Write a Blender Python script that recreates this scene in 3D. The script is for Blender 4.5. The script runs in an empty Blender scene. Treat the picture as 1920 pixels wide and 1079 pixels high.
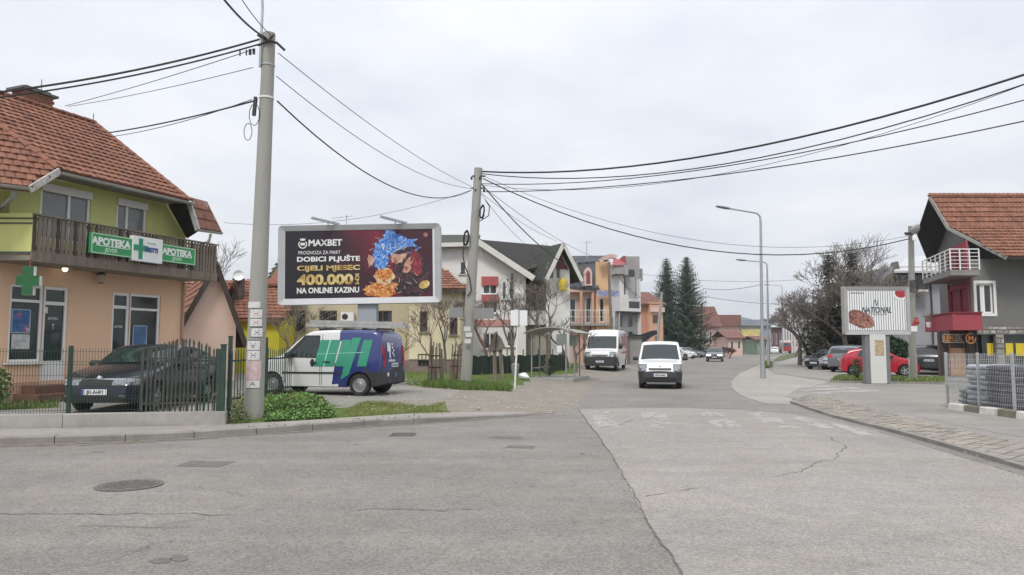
import bpy, math, random
from mathutils import Vector, Matrix
R = math.radians
V = Vector
SC = bpy.context.scene
COL = SC.collection
random.seed(7)

# ------------------------------------------------------------------ camera
F_PX, PITCH, CAM_Z = 1387.0, R(4.534), 1.6          # focal length in photo pixels, upward pitch, eye height
cam_d = bpy.data.cameras.new('camera'); cam = bpy.data.objects.new('camera', cam_d); COL.objects.link(cam)
cam_d.sensor_width = 36.0; cam_d.lens = F_PX / 1920 * 36.0
cam_d.clip_start = 0.1; cam_d.clip_end = 4000
cam.location = (0, 0, CAM_Z); cam.rotation_euler = (R(90) + PITCH, 0, 0)
SC.camera = cam

# ------------------------------------------------------------------ sky and sun (overcast)
SUN_EL, SUN_AZ = R(52), R(200)
wd = bpy.data.worlds.new('World'); SC.world = wd; wd.use_nodes = True
nt = wd.node_tree; nt.nodes.clear(); N = nt.nodes; Lk = nt.links
w_out = N.new('ShaderNodeOutputWorld'); bg = N.new('ShaderNodeBackground'); bg.inputs['Strength'].default_value = 0.1
sky = N.new('ShaderNodeTexSky'); sky.sky_type = 'NISHITA'; sky.sun_disc = False
sky.sun_elevation = SUN_EL; sky.sun_rotation = SUN_AZ; sky.air_density = 1.0; sky.dust_density = 2.0
tc = N.new('ShaderNodeTexCoord'); sep = N.new('ShaderNodeSeparateXYZ')
Lk.new(tc.outputs['Generated'], sep.inputs[0])
def wmath(op, a, b=None):
    n = N.new('ShaderNodeMath'); n.operation = op
    for i, v in ((0, a), (1, b)):
        if v is None: continue
        if isinstance(v, (int, float)): n.inputs[i].default_value = v
        else: Lk.new(v, n.inputs[i])
    return n.outputs[0]
zc = wmath('MAXIMUM', sep.outputs['Z'], 0.0)
# cloud layer seen in perspective: direction / (z + c)
zz = wmath('ADD', zc, 0.16)
cx = wmath('DIVIDE', sep.outputs['X'], zz); cy = wmath('DIVIDE', sep.outputs['Y'], zz)
cmb = N.new('ShaderNodeCombineXYZ'); Lk.new(cx, cmb.inputs[0]); Lk.new(cy, cmb.inputs[1])
nz = N.new('ShaderNodeTexNoise'); nz.inputs['Scale'].default_value = 1.15; nz.inputs['Detail'].default_value = 7; nz.inputs['Roughness'].default_value = 0.55
Lk.new(cmb.outputs[0], nz.inputs['Vector'])
ramp = N.new('ShaderNodeValToRGB'); Lk.new(nz.outputs['Fac'], ramp.inputs[0])
ramp.color_ramp.elements[0].position = 0.30; ramp.color_ramp.elements[0].color = (0.755, 0.80, 0.895, 1)
ramp.color_ramp.elements[1].position = 0.66; ramp.color_ramp.elements[1].color = (1.0, 1.015, 1.05, 1)
# an overcast sky is brighter towards the zenith (CIE overcast: 1 + 2 sin h)
lum = wmath('MULTIPLY', wmath('ADD', wmath('MULTIPLY', zc, 0.75), 1.0), 6.45)
vm = N.new('ShaderNodeVectorMath'); vm.operation = 'SCALE'; Lk.new(ramp.outputs[0], vm.inputs[0]); Lk.new(lum, vm.inputs['Scale'])
mx = N.new('ShaderNodeMixRGB'); mx.inputs[0].default_value = 0.93
Lk.new(sky.outputs[0], mx.inputs[1]); Lk.new(vm.outputs[0], mx.inputs[2])
Lk.new(mx.outputs[0], bg.inputs['Color']); Lk.new(bg.outputs[0], w_out.inputs['Surface'])
sun_d = bpy.data.lights.new('sun', 'SUN'); sun = bpy.data.objects.new('sun', sun_d); COL.objects.link(sun)
sun_d.energy = 1.5; sun_d.angle = R(14); sun_d.color = (1.0, 0.965, 0.91)
SUN_DIR = V((math.sin(SUN_AZ) * math.cos(SUN_EL), math.cos(SUN_AZ) * math.cos(SUN_EL), math.sin(SUN_EL)))
sun.rotation_euler = SUN_DIR.to_track_quat('Z', 'Y').to_euler()
vs = SC.view_settings; vs.view_transform = 'Standard'; vs.look = 'None'; vs.exposure = 0.40; vs.gamma = 1.0; vs.use_curve_mapping = False
SC.cycles.max_bounces = 6; SC.cycles.diffuse_bounces = 3; SC.cycles.glossy_bounces = 3; SC.cycles.transmission_bounces = 2
SC.cycles.transparent_max_bounces = 6; SC.cycles.caustics_reflective = False; SC.cycles.caustics_refractive = False

# ------------------------------------------------------------------ photo pixel -> world helpers (used once, to take measurements)
def ray(px, py):
    x = (px - 960) / F_PX; y = (539.5 - py) / F_PX
    return V((x, math.cos(PITCH) - y * math.sin(PITCH), math.sin(PITCH) + y * math.cos(PITCH)))
CAM = V((0, 0, CAM_Z))
def P(px, py, Y):
    d = ray(px, py); return CAM + d * (Y / d.y)
def G(px, py, z=0.0):
    d = ray(px, py); return CAM + d * ((z - CAM_Z) / d.z)

# ------------------------------------------------------------------ materials
MATS = {}
def mat(name, col, rough=0.8, var=0.14, scale=3.0, bump=0.0, bscale=40.0, metal=0.0, spec=0.5, coat=0.0, emit=0.0, dirt=0.0, dirtcol=(0.12, 0.1, 0.08), streak=False, tile=0.0):
    if name in MATS: return MATS[name]
    m = bpy.data.materials.new(name); m.use_nodes = True; MATS[name] = m
    t = m.node_tree; n = t.nodes; l = t.links; b = n['Principled BSDF']
    b.inputs['Roughness'].default_value = rough; b.inputs['Metallic'].default_value = metal
    b.inputs['Specular IOR Level'].default_value = spec; b.inputs['Coat Weight'].default_value = coat
    b.inputs['Coat Roughness'].default_value = 0.08
    c = n.new('ShaderNodeTexCoord'); src = c.outputs['Object']
    z1 = n.new('ShaderNodeTexNoise'); z1.inputs['Scale'].default_value = scale; z1.inputs['Detail'].default_value = 5; z1.inputs['Roughness'].default_value = 0.62
    if streak:
        mp = n.new('ShaderNodeMapping'); mp.inputs['Scale'].default_value = (1, 1, 0.12); l.new(src, mp.inputs[0]); l.new(mp.outputs[0], z1.inputs['Vector'])
    else: l.new(src, z1.inputs['Vector'])
    rp = n.new('ShaderNodeValToRGB'); l.new(z1.outputs['Fac'], rp.inputs[0])
    rp.color_ramp.elements[0].position = 0.28; rp.color_ramp.elements[1].position = 0.72
    lo = [max(0, x * (1 - var)) for x in col]; hi = [min(1, x * (1 + var)) for x in col]
    rp.color_ramp.elements[0].color = (*lo, 1); rp.color_ramp.elements[1].color = (*hi, 1)
    out = rp.outputs[0]
    if tile:
        vo = n.new('ShaderNodeTexVoronoi'); vo.inputs['Scale'].default_value = tile; l.new(src, vo.inputs['Vector'])
        sp = n.new('ShaderNodeSeparateXYZ'); l.new(vo.outputs['Color'], sp.inputs[0])
        mr = n.new('ShaderNodeMapRange'); mr.inputs[3].default_value = 0.84; mr.inputs[4].default_value = 1.14; l.new(sp.outputs[0], mr.inputs[0])
        sc = n.new('ShaderNodeVectorMath'); sc.operation = 'SCALE'; l.new(out, sc.inputs[0]); l.new(mr.outputs[0], sc.inputs['Scale']); out = sc.outputs[0]
    if dirt:
        z2 = n.new('ShaderNodeTexNoise'); z2.inputs['Scale'].default_value = scale * 0.45; z2.inputs['Detail'].default_value = 8; z2.inputs['Roughness'].default_value = 0.7
        if streak: l.new(mp.outputs[0], z2.inputs['Vector'])
        else: l.new(src, z2.inputs['Vector'])
        r2 = n.new('ShaderNodeMapRange'); r2.inputs[1].default_value = 0.42; r2.inputs[2].default_value = 0.75; r2.inputs[3].default_value = 0; r2.inputs[4].default_value = dirt
        l.new(z2.outputs['Fac'], r2.inputs[0])
        m2 = n.new('ShaderNodeMixRGB'); l.new(r2.outputs[0], m2.inputs[0]); l.new(out, m2.inputs[1]); m2.inputs[2].default_value = (*dirtcol, 1); out = m2.outputs[0]
    l.new(out, b.inputs['Base Color'])
    if bump:
        z3 = n.new('ShaderNodeTexNoise'); z3.inputs['Scale'].default_value = bscale; z3.inputs['Detail'].default_value = 4; l.new(src, z3.inputs['Vector'])
        bp = n.new('ShaderNodeBump'); bp.inputs['Strength'].default_value = bump; bp.inputs['Distance'].default_value = 0.02
        l.new(z3.outputs['Fac'], bp.inputs['Height']); l.new(bp.outputs[0], b.inputs['Normal'])
    if emit:
        b.inputs['Emission Color'].default_value = (*col, 1); b.inputs['Emission Strength'].default_value = emit
    return m

def asphalt(name, col, crack=0.5, rough=0.85, stain=0.25, fine=1.0, seed=0.0, crackscale=0.55, sdir=0, track=.09):
    """Worn asphalt in world metres: aggregate speckle, broad stains, a web of fine cracks."""
    m = bpy.data.materials.new(name); m.use_nodes = True; MATS[name] = m
    t = m.node_tree; n = t.nodes; l = t.links; b = n['Principled BSDF']
    b.inputs['Roughness'].default_value = rough; b.inputs['Specular IOR Level'].default_value = 0.35
    c = n.new('ShaderNodeTexCoord'); mp = n.new('ShaderNodeMapping'); mp.inputs['Location'].default_value = (seed, seed * .7, 0); l.new(c.outputs['Object'], mp.inputs[0]); src = mp.outputs[0]
    def noise(s, d=5, r=0.6):
        z = n.new('ShaderNodeTexNoise'); z.inputs['Scale'].default_value = s; z.inputs['Detail'].default_value = d; z.inputs['Roughness'].default_value = r; l.new(src, z.inputs['Vector']); return z
    def rng(s, a, b_, c_, d_):
        r = n.new('ShaderNodeMapRange'); r.inputs[1].default_value = a; r.inputs[2].default_value = b_; r.inputs[3].default_value = c_; r.inputs[4].default_value = d_; l.new(s, r.inputs[0]); return r.outputs[0]
    def mul(x, y):
        r = n.new('ShaderNodeMath'); r.operation = 'MULTIPLY'; l.new(x, r.inputs[0]); l.new(y, r.inputs[1]); return r.outputs[0]
    big = rng(noise(0.32, 8, 0.62).outputs['Fac'], 0.3, 0.7, 1 - stain, 1 + stain)
    mid = rng(noise(3.1, 6, 0.7).outputs['Fac'], 0.25, 0.75, 0.88, 1.12)
    vo = n.new('ShaderNodeTexVoronoi'); vo.inputs['Scale'].default_value = 62; l.new(src, vo.inputs['Vector'])
    spx = n.new('ShaderNodeSeparateXYZ'); l.new(vo.outputs['Color'], spx.inputs[0])
    speck = rng(spx.outputs[0], 0, 1, 1 - 0.30 * fine, 1 + 0.30 * fine)
    ms = n.new('ShaderNodeMapping'); ms.inputs['Rotation'].default_value = (0, 0, R(sdir)); ms.inputs['Scale'].default_value = (.07, 1.5, 1); l.new(src, ms.inputs[0])
    zs = n.new('ShaderNodeTexNoise'); zs.inputs['Scale'].default_value = 1.0; zs.inputs['Detail'].default_value = 4; zs.inputs['Roughness'].default_value = .55; l.new(ms.outputs[0], zs.inputs['Vector'])
    fac = mul(mul(mul(big, mid), speck), rng(zs.outputs['Fac'], .3, .7, 1 - track, 1 + track))
    # wandering cracks: thin lines where a distorted cell pattern meets
    zd = noise(1.3, 5, 0.6); md = n.new('ShaderNodeMixRGB'); md.blend_type = 'ADD'; md.inputs[0].default_value = 0.9; l.new(src, md.inputs[1]); l.new(zd.outputs['Color'], md.inputs[2])
    vc = n.new('ShaderNodeTexVoronoi'); vc.feature = 'DISTANCE_TO_EDGE'; vc.inputs['Scale'].default_value = crackscale; l.new(md.outputs[0], vc.inputs['Vector'])
    line = rng(vc.outputs['Distance'], 0.0, 0.012, 1.0, 0.0)
    gate = rng(noise(0.45, 3, 0.5).outputs['Fac'], 0.52, 0.62, 0.0, crack)
    ck = mul(line, gate)
    inv = n.new('ShaderNodeMath'); inv.operation = 'SUBTRACT'; inv.inputs[0].default_value = 1.0; l.new(ck, inv.inputs[1])
    fac = mul(fac, inv.outputs[0])
    tint = n.new('ShaderNodeValToRGB'); l.new(noise(0.8, 5, 0.6).outputs['Fac'], tint.inputs[0])
    tint.color_ramp.elements[0].position = .3; tint.color_ramp.elements[1].position = .7
    tint.color_ramp.elements[0].color = (col[0] * 0.96, col[1] * 0.97, col[2] * 1.0, 1); tint.color_ramp.elements[1].color = (col[0] * 1.05, col[1] * 1.02, col[2] * 0.97, 1)
    sc = n.new('ShaderNodeVectorMath'); sc.operation = 'SCALE'; l.new(tint.outputs[0], sc.inputs[0]); l.new(fac, sc.inputs['Scale'])
    l.new(sc.outputs[0], b.inputs['Base Color'])
    bp = n.new('ShaderNodeBump'); bp.inputs['Strength'].default_value = 0.4; bp.inputs['Distance'].default_value = 0.005
    l.new(vo.outputs['Distance'], bp.inputs['Height']); l.new(bp.outputs[0], b.inputs['Normal'])
    return m

def blotch(name, cols, scale, detail=6, rough=0.6, distort=0.0):
    """Printed / mottled colour: a noise runs through a list of (position, colour)."""
    m = bpy.data.materials.new(name); m.use_nodes = True; MATS[name] = m
    t = m.node_tree; n = t.nodes; l = t.links; b = n['Principled BSDF']; b.inputs['Roughness'].default_value = rough
    c = n.new('ShaderNodeTexCoord'); z = n.new('ShaderNodeTexNoise'); z.inputs['Scale'].default_value = scale; z.inputs['Detail'].default_value = detail; z.inputs['Roughness'].default_value = .65; z.inputs['Distortion'].default_value = distort
    l.new(c.outputs['Object'], z.inputs['Vector']); r = n.new('ShaderNodeValToRGB'); l.new(z.outputs['Fac'], r.inputs[0]); e = r.color_ramp.elements
    while len(e) < len(cols): e.new(0.5)
    for k, (p, co) in enumerate(cols): e[k].position = p; e[k].color = (*co, 1)
    l.new(r.outputs[0], b.inputs['Base Color']); return m

# ------------------------------------------------------------------ mesh builder
class MB:
    def __init__(s): s.v = []; s.f = []; s.m = []
    def add(s, pts, faces, mi=0):
        o = len(s.v); s.v += [V(p) for p in pts]
        for f in faces: s.f.append([i + o for i in f]); s.m.append(mi)
    def quad(s, a, b, c, d, mi=0): s.add([a, b, c, d], [(0, 1, 2, 3)], mi)
    def poly(s, pts, mi=0): s.add(pts, [tuple(range(len(pts)))], mi)
    def box(s, c, sx, sy, sz, ux=V((1, 0, 0)), uy=V((0, 1, 0)), uz=V((0, 0, 1)), mi=0):
        c = V(c); p = []
        for k in (-.5, .5):
            for j in (-.5, .5):
                for i in (-.5, .5): p.append(c + ux * (i * sx) + uy * (j * sy) + uz * (k * sz))
        s.add(p, [(0, 2, 3, 1), (4, 5, 7, 6), (0, 1, 5, 4), (2, 6, 7, 3), (0, 4, 6, 2), (1, 3, 7, 5)], mi)
    def bar(s, a, b, w, h, up=V((0, 0, 1)), mi=0):
        a, b = V(a), V(b); d = b - a; L = d.length
        if L < 1e-6: return
        d /= L; sd = d.cross(up)
        if sd.length < 1e-4: sd = d.cross(V((1, 0, 0)))
        sd.normalize(); u = sd.cross(d)
        s.box((a + b) / 2, w, L, h, sd, d, u, mi)
    def tube(s, pts, rad, n=6, cap=True, mi=0):
        pts = [V(p) for p in pts]
        if not isinstance(rad, (list, tuple)): rad = [rad] * len(pts)
        o = len(s.v); ref = None
        for i, p in enumerate(pts):
            d = (pts[min(i + 1, len(pts) - 1)] - pts[max(i - 1, 0)])
            if d.length < 1e-9: d = V((0, 0, 1))
            d.normalize()
            if ref is None: ref = V((0, 0, 1)) if abs(d.z) < .9 else V((1, 0, 0))
            a = d.cross(ref)
            if a.length < 1e-4: a = d.cross(V((0, 1, 0)))
            a.normalize(); b = d.cross(a); ref = a.cross(d)
            for k in range(n):
                t = 2 * math.pi * k / n; s.v.append(p + (a * math.cos(t) + b * math.sin(t)) * rad[i])
        for i in range(len(pts) - 1):
            for k in range(n):
                s.f.append([o + i * n + k, o + i * n + (k + 1) % n, o + (i + 1) * n + (k + 1) % n, o + (i + 1) * n + k]); s.m.append(mi)
        if cap:
            s.f.append([o + k for k in range(n)][::-1]); s.m.append(mi)
            s.f.append([o + (len(pts) - 1) * n + k for k in range(n)]); s.m.append(mi)
    def lathe(s, prof, n=20, c=V((0, 0, 0)), ax=V((0, 0, 1)), mi=0):
        ax = V(ax).normalized(); a = ax.cross(V((0, 0, 1)))
        if a.length < 1e-4: a = V((1, 0, 0))
        a.normalize(); b = ax.cross(a); o = len(s.v)
        for r, h in prof:
            for k in range(n):
                t = 2 * math.pi * k / n; s.v.append(V(c) + ax * h + (a * math.cos(t) + b * math.sin(t)) * r)
        for i in range(len(prof) - 1):
            for k in range(n):
                s.f.append([o + i * n + k, o + i * n + (k + 1) % n, o + (i + 1) * n + (k + 1) % n, o + (i + 1) * n + k]); s.m.append(mi)
    def prism(s, poly, vec, mi=0):
        """extrude a planar polygon (list of points) along vec"""
        n = len(poly); vec = V(vec); p = [V(q) for q in poly]; s.add(p + [q + vec for q in p], [tuple(range(n))[::-1], tuple(range(n, 2 * n))] + [(i, (i + 1) % n, n + (i + 1) % n, n + i) for i in range(n)], mi)
    def build(s, name, mats, parent=None, smooth=False, origin=None, angle=40):
        me = bpy.data.meshes.new(name)
        if parent is not None: off = BASE.get(parent.name, V((0, 0, 0)))
        elif origin is not None: off = V(origin)
        else: off = V((0, 0, 0))
        me.from_pydata([tuple(p - off) for p in s.v], [], s.f)
        if not isinstance(mats, (list, tuple)): mats = [mats]
        for k in mats: me.materials.append(k)
        if len(mats) > 1: me.polygons.foreach_set('material_index', s.m)
        if smooth:
            me.polygons.foreach_set('use_smooth', [True] * len(me.polygons))
            try: me.set_sharp_from_angle(angle=R(angle))
            except Exception: pass
        me.update()
        o = bpy.data.objects.new(name, me); COL.objects.link(o)
        if parent is not None: o.parent = parent; BASE[o.name] = off
        else: o.location = off; BASE[o.name] = off
        return o
BASE = {}
def thing(name, label, cat, loc=(0, 0, 0), group=None):
    o = bpy.data.objects.new(name, None); COL.objects.link(o); o.location = loc; o.empty_display_size = 0.2
    BASE[o.name] = V(loc); return tag(o, label, cat, group)
def tag(o, label=None, cat=None, group=None, kind=None):
    if label: o['label'] = label
    if cat: o['category'] = cat
    if group: o['group'] = group
    if kind: o['kind'] = kind
    return o
def copy_tree(o, parent=None, lib=None):
    c = o.copy(); COL.objects.link(c)
    if parent is not None: c.parent = parent
    for ch in KIDS.get(o.name) or list(o.children): copy_tree(ch, c)
    return c
KIDS = {}
def recolour(o, matmap):
    for ch in [o] + list(o.children_recursive):
        for sl in ch.material_slots:
            if sl.material and sl.material.name in matmap:
                nm = matmap[sl.material.name]; sl.link = 'OBJECT'; sl.material = nm

class Frame:
    """a vertical plane: origin O, horizontal direction u, outward normal n"""
    def __init__(s, O, u): s.O = V(O); s.u = V((u[0], u[1], 0)).normalized(); s.n = s.u.cross(V((0, 0, 1)))
    def pt(s, a, z, off=0.0): return V((s.O.x, s.O.y, 0)) + s.u * a + V((0, 0, z)) + s.n * off
    def px(s, px, py, off=0.0):
        d = ray(px, py); o = V((s.O.x, s.O.y, 0)) + s.n * off
        t = (o - CAM).dot(s.n) / d.dot(s.n); p = CAM + d * t
        return (p - o).dot(s.u), p.z
    def shift(s, a=0, off=0): return Frame(s.pt(a, 0, off), s.u)
def frame_px(pxa, Ya, pxb, Yb, py=650): 
    a, b = P(pxa, py, Ya), P(pxb, py, Yb); return Frame(a, b - a), (b - a).length

def wall(name, F, a0, a1, z0, z1, m, parent, holes=(), gable=None, reveal=0.12, cap=0.0):
    """wall surface with real openings; holes = (a,z,w,h); gable = list of extra (a,z) points above z1"""
    b = MB(); xs = sorted({a0, a1, *[h[0] for h in holes], *[h[0] + h[2] for h in holes]}); zs = sorted({z0, z1, *[h[1] for h in holes], *[h[1] + h[3] for h in holes]})
    for i in range(len(xs) - 1):
        for j in range(len(zs) - 1):
            cx_, cz_ = (xs[i] + xs[i + 1]) / 2, (zs[j] + zs[j + 1]) / 2
            if any(h[0] < cx_ < h[0] + h[2] and h[1] < cz_ < h[1] + h[3] for h in holes): continue
            if xs[i] < a0 or xs[i + 1] > a1 or zs[j] < z0 or zs[j + 1] > z1: continue
            b.quad(F.pt(xs[i], zs[j]), F.pt(xs[i + 1], zs[j]), F.pt(xs[i + 1], zs[j + 1]), F.pt(xs[i], zs[j + 1]))
    for a, z, w, h in holes:
        c = [(a, z), (a + w, z), (a + w, z + h), (a, z + h)]
        for k in range(4):
            p, q = c[k], c[(k + 1) % 4]
            b.quad(F.pt(*p), F.pt(*q), F.pt(*q, -reveal), F.pt(*p, -reveal))
    if gable: b.poly([F.pt(a0, z1)] + [F.pt(a1, z1)] + [F.pt(*g) for g in gable])
    return b.build(name, m, parent)
def window(F, a, z, w, h, fm, gm, parent, name='window', mull=(), trans=(), bar=0.06, depth=-0.07, sill=None, reveal=0.12):
    """frame (one mesh) with each pane its own sub-part; sits inside a wall opening"""
    b = MB(); d = 0.06; zc_ = depth
    def fb(a0_, z0_, a1_, z1_): b.box(F.pt((a0_ + a1_) / 2, (z0_ + z1_) / 2, zc_), a1_ - a0_, d, z1_ - z0_, F.u, F.n, V((0, 0, 1)))
    fb(a, z, a + bar, z + h); fb(a + w - bar, z, a + w, z + h); fb(a + bar, z, a + w - bar, z + bar); fb(a + bar, z + h - bar, a + w - bar, z + h)
    xs = [a + bar] + [a + w * t for t in mull] + [a + w - bar]; zs = [z + bar] + [z + h * t for t in trans] + [z + h - bar]
    for t in mull: fb(a + w * t - bar / 2, z + bar, a + w * t + bar / 2, z + h - bar)
    for t in trans:
        for i in range(len(xs) - 1): fb(xs[i] + (bar / 2 if i else 0), z + h * t - bar / 2, xs[i + 1] - (bar / 2 if i < len(xs) - 2 else 0), z + h * t + bar / 2)
    o = b.build(name, fm, parent)
    for i in range(len(xs) - 1):
        for j in range(len(zs) - 1):
            p = MB(); p.quad(F.pt(xs[i], zs[j], zc_ - .012), F.pt(xs[i + 1], zs[j], zc_ - .012), F.pt(xs[i + 1], zs[j + 1], zc_ - .012), F.pt(xs[i], zs[j + 1], zc_ - .012))
            p.build('pane', gm, o)
    if sill:
        s_ = MB(); s_.box(F.pt(a + w / 2, z - .03, .03), w + .16, .16, .05, F.u, F.n, V((0, 0, 1))); s_.build('sill', sill, o)
    return o
def text(body, size, F, a, z, off, m, parent, name='lettering', bold=0.0, depth=0.004, align='LEFT', sx=1.0, shear=0.0):
    cu = bpy.data.curves.new(name, 'FONT'); cu.body = body; cu.size = size; cu.extrude = depth; cu.offset = bold; cu.align_x = align; cu.shear = shear; cu.resolution_u = 3
    t = bpy.data.objects.new(name + '_source', cu); COL.objects.link(t)
    bpy.context.view_layer.update()
    me = bpy.data.meshes.new_from_object(t.evaluated_get(bpy.context.evaluated_depsgraph_get()))
    bpy.data.objects.remove(t); bpy.data.curves.remove(cu)
    base = BASE.get(parent.name, V((0, 0, 0))); o_ = F.pt(a, z, off) - base
    M = Matrix(((F.u.x * sx, 0, F.n.x, o_.x), (F.u.y * sx, 0, F.n.y, o_.y), (0, 1, F.n.z, o_.z), (0, 0, 0, 1)))
    if hasattr(F, 'zv'): M[0][1], M[1][1], M[2][1] = F.zv.x, F.zv.y, F.zv.z; M[2][0] = F.u.z * sx
    me.transform(M); me.name = name; me.materials.clear(); me.materials.append(m)
    o = bpy.data.objects.new(name, me); COL.objects.link(o); o.parent = parent; BASE[o.name] = base
    return o
def plate3(p, parent, m, name, thick=0.04, up=None):
    """slab from a planar polygon, thickened downwards"""
    b = MB(); b.prism([q - V((0, 0, thick)) for q in p], V((0, 0, thick))); return b.build(name, m, parent)
def inside(poly, x, y):
    r = False; j = len(poly) - 1
    for i in range(len(poly)):
        xi, yi = poly[i]; xj, yj = poly[j]
        if (yi > y) != (yj > y) and x < (xj - xi) * (y - yi) / (yj - yi) + xi: r = not r
        j = i
    return r
def tiles(poly, eave_dir, mats, parent, rowh=0.31, tw=0.22, lift=0.045, name='roof_tiles', rng=None, curve=True, gap=0.012):
    """clay tiles laid in courses on a planar roof polygon (world points); eave_dir = horizontal direction along the courses"""
    rng = rng or random.Random(3); e = V(eave_dir).normalized(); o = V(poly[0]); nrm = (V(poly[1]) - o).cross(V(poly[2]) - o).normalized()
    if nrm.z < 0: nrm = -nrm
    up = nrm.cross(e)
    if up.z < 0: up = -up
    q = [((V(p) - o).dot(e), (V(p) - o).dot(up)) for p in poly]
    x0, x1 = min(p[0] for p in q), max(p[0] for p in q); y0, y1 = min(p[1] for p in q), max(p[1] for p in q)
    b = MB(); r = 0; y = y0 - 0.03
    while y < y1:
        x = x0 - (tw / 2 if r % 2 else 0)
        while x < x1:
            cx_, cy_ = x + tw / 2, y + rowh / 2
            if inside(q, cx_, min(cy_, y1 - .02)):
                l = lift * rng.uniform(.85, 1.2); yo = rng.uniform(-.008, .008); t = rng.uniform(-.006, .006)
                def pt(a, c, h): return o + e * a + up * c + nrm * h
                xa, xb = x + gap / 2, x + tw - gap / 2; xm = (xa + xb) / 2; ya, yb = y + yo, y + rowh * 1.04
                h2 = .012
                pts = [pt(xa, ya, l - t), pt(xm, ya, l + .018), pt(xb, ya, l + t), pt(xa, yb, h2), pt(xm, yb, h2 + .012), pt(xb, yb, h2), pt(xa, ya, 0), pt(xm, ya, 0.0), pt(xb, ya, 0)]
                b.add(pts, [(0, 1, 4, 3), (1, 2, 5, 4), (6, 7, 1, 0), (7, 8, 2, 1)], rng.choice((0, 0, 0, 1, 1, 2)) if isinstance(mats, (list, tuple)) and len(mats) > 2 else 0)
            x += tw
        y += rowh; r += 1
    ob = b.build(name, mats, parent); ob['kind'] = 'stuff'; return ob
def cable(name, label, a, b, sag, r, m, group=None, seg=18, wob=0.0):
    a, b = V(a), V(b); pts = []
    for i in range(seg + 1):
        t = i / seg; p = a.lerp(b, t); p.z -= sag * 4 * t * (1 - t)
        if wob: p.z += random.uniform(-wob, wob)
        pts.append(p)
    k = MB(); k.tube(pts, r, 5); o = k.build(name, m, None, origin=a); return tag(o, label, 'cable', group)
# ------------------------------------------------------------------ material palette
concrete = mat('concrete', (0.36, 0.345, 0.32), .9, .16, 2.2, .35, 45, dirt=.5, dirtcol=(.16, .15, .13))
kerbm = mat('kerb_concrete', (0.27, 0.255, 0.235), .9, .22, 1.7, .4, 40, dirt=.6, dirtcol=(.13, .12, .105))
pole_conc = mat('pole_concrete', (0.36, 0.35, 0.32), .9, .12, 1.2, .3, 30, dirt=.55, dirtcol=(.2, .2, .17), streak=True)
galv = mat('galvanised_steel', (0.42, 0.44, 0.45), .45, .1, 6, 0, metal=.6, dirt=.25, dirtcol=(.3, .3, .29))
galv_fence = mat('galvanised_wire', (0.5, 0.51, 0.51), .5, .1, 6, metal=.4)
steel_dark = mat('dark_steel', (0.06, 0.065, 0.07), .5, .2, 5)
green_steel = mat('green_fence_steel', (0.018, 0.055, 0.04), .5, .25, 8, dirt=.3, dirtcol=(.06, .05, .04))
rust_green = mat('weathered_picket_steel', (0.045, 0.055, 0.045), .65, .4, 9, dirt=.5, dirtcol=(.09, .07, .05))
black_rub = mat('black_rubber', (0.018, 0.018, 0.019), .8, .2, 10)
cable_m = mat('cable_sheath', (0.02, 0.02, 0.022), .6, .1, 3)
white_pvc = mat('white_pvc', (0.84, 0.84, 0.83), .4, .04, 3, dirt=.12, dirtcol=(.5, .48, .43))
glass = mat('window_glass', (0.028, 0.034, 0.036), .04, .3, 1.5, spec=.8)
glass_dim = mat('dim_window_glass', (0.045, 0.05, 0.05), .12, .4, 2.5, spec=.5)
carglass = mat('car_glass', (0.025, 0.035, 0.035), .05, .15, 1, spec=.7)
peach = mat('peach_render', (0.82, 0.55, 0.37), .9, .05, 1.1, .2, 60, dirt=.55, dirtcol=(.60, .41, .29), streak=True)
lime = mat('lime_render', (0.64, 0.67, 0.25), .9, .06, 1.1, .2, 60, dirt=.5, dirtcol=(.44, .46, .19), streak=True)
wood_grey = mat('weathered_wood', (0.17, 0.135, 0.105), .85, .35, 9, .4, 30, dirt=.5, dirtcol=(.32, .28, .23), streak=True)
wood_dark = mat('dark_wood', (0.05, 0.038, 0.03), .8, .35, 8, streak=True)
white_paint = mat('white_paint', (0.76, 0.76, 0.74), .55, .06, 3, dirt=.2, dirtcol=(.5, .48, .44))
tile_a = mat('clay_tile', (0.225, 0.092, 0.053), .8, .18, 6, tile=3.2, dirt=.5, dirtcol=(.2, .085, .06))
tile_b = mat('pale_clay_tile', (0.25, 0.106, 0.062), .8, .18, 6, tile=3.2, dirt=.4, dirtcol=(.25, .12, .08))
tile_c = mat('dark_clay_tile', (0.19, 0.078, 0.046), .8, .2, 6, tile=3.2, dirt=.5, dirtcol=(.14, .07, .05))
TILES = [tile_a, tile_b, tile_c]
roof_under = mat('roof_underlay', (0.2, 0.075, 0.045), .9, .2, 5)
zinc = mat('zinc_gutter', (0.42, 0.43, 0.41), .5, .15, 4, metal=.3, dirt=.4, dirtcol=(.22, .22, .2))
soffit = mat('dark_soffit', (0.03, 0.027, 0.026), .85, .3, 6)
leafm = mat('weed_leaf', (0.085, 0.19, 0.03), .6, .45, 3)
grassm = mat('grass_blade', (0.12, 0.205, 0.035), .7, .4, 1.2)
drygrass = mat('dry_grass_blade', (0.25, 0.24, 0.09), .8, .35, 2)
bark = mat('bark', (0.14, 0.118, 0.095), .95, .35, 8, .5, 25)
bark_pale = mat('pale_bark', (0.2, 0.17, 0.14), .95, .3, 8, .5, 25)
needle = mat('spruce_needle', (0.032, 0.06, 0.032), .8, .5, 1.1)
needle_dull = mat('dull_conifer_needle', (0.058, 0.055, 0.04), .85, .45, 1.3)

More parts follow.
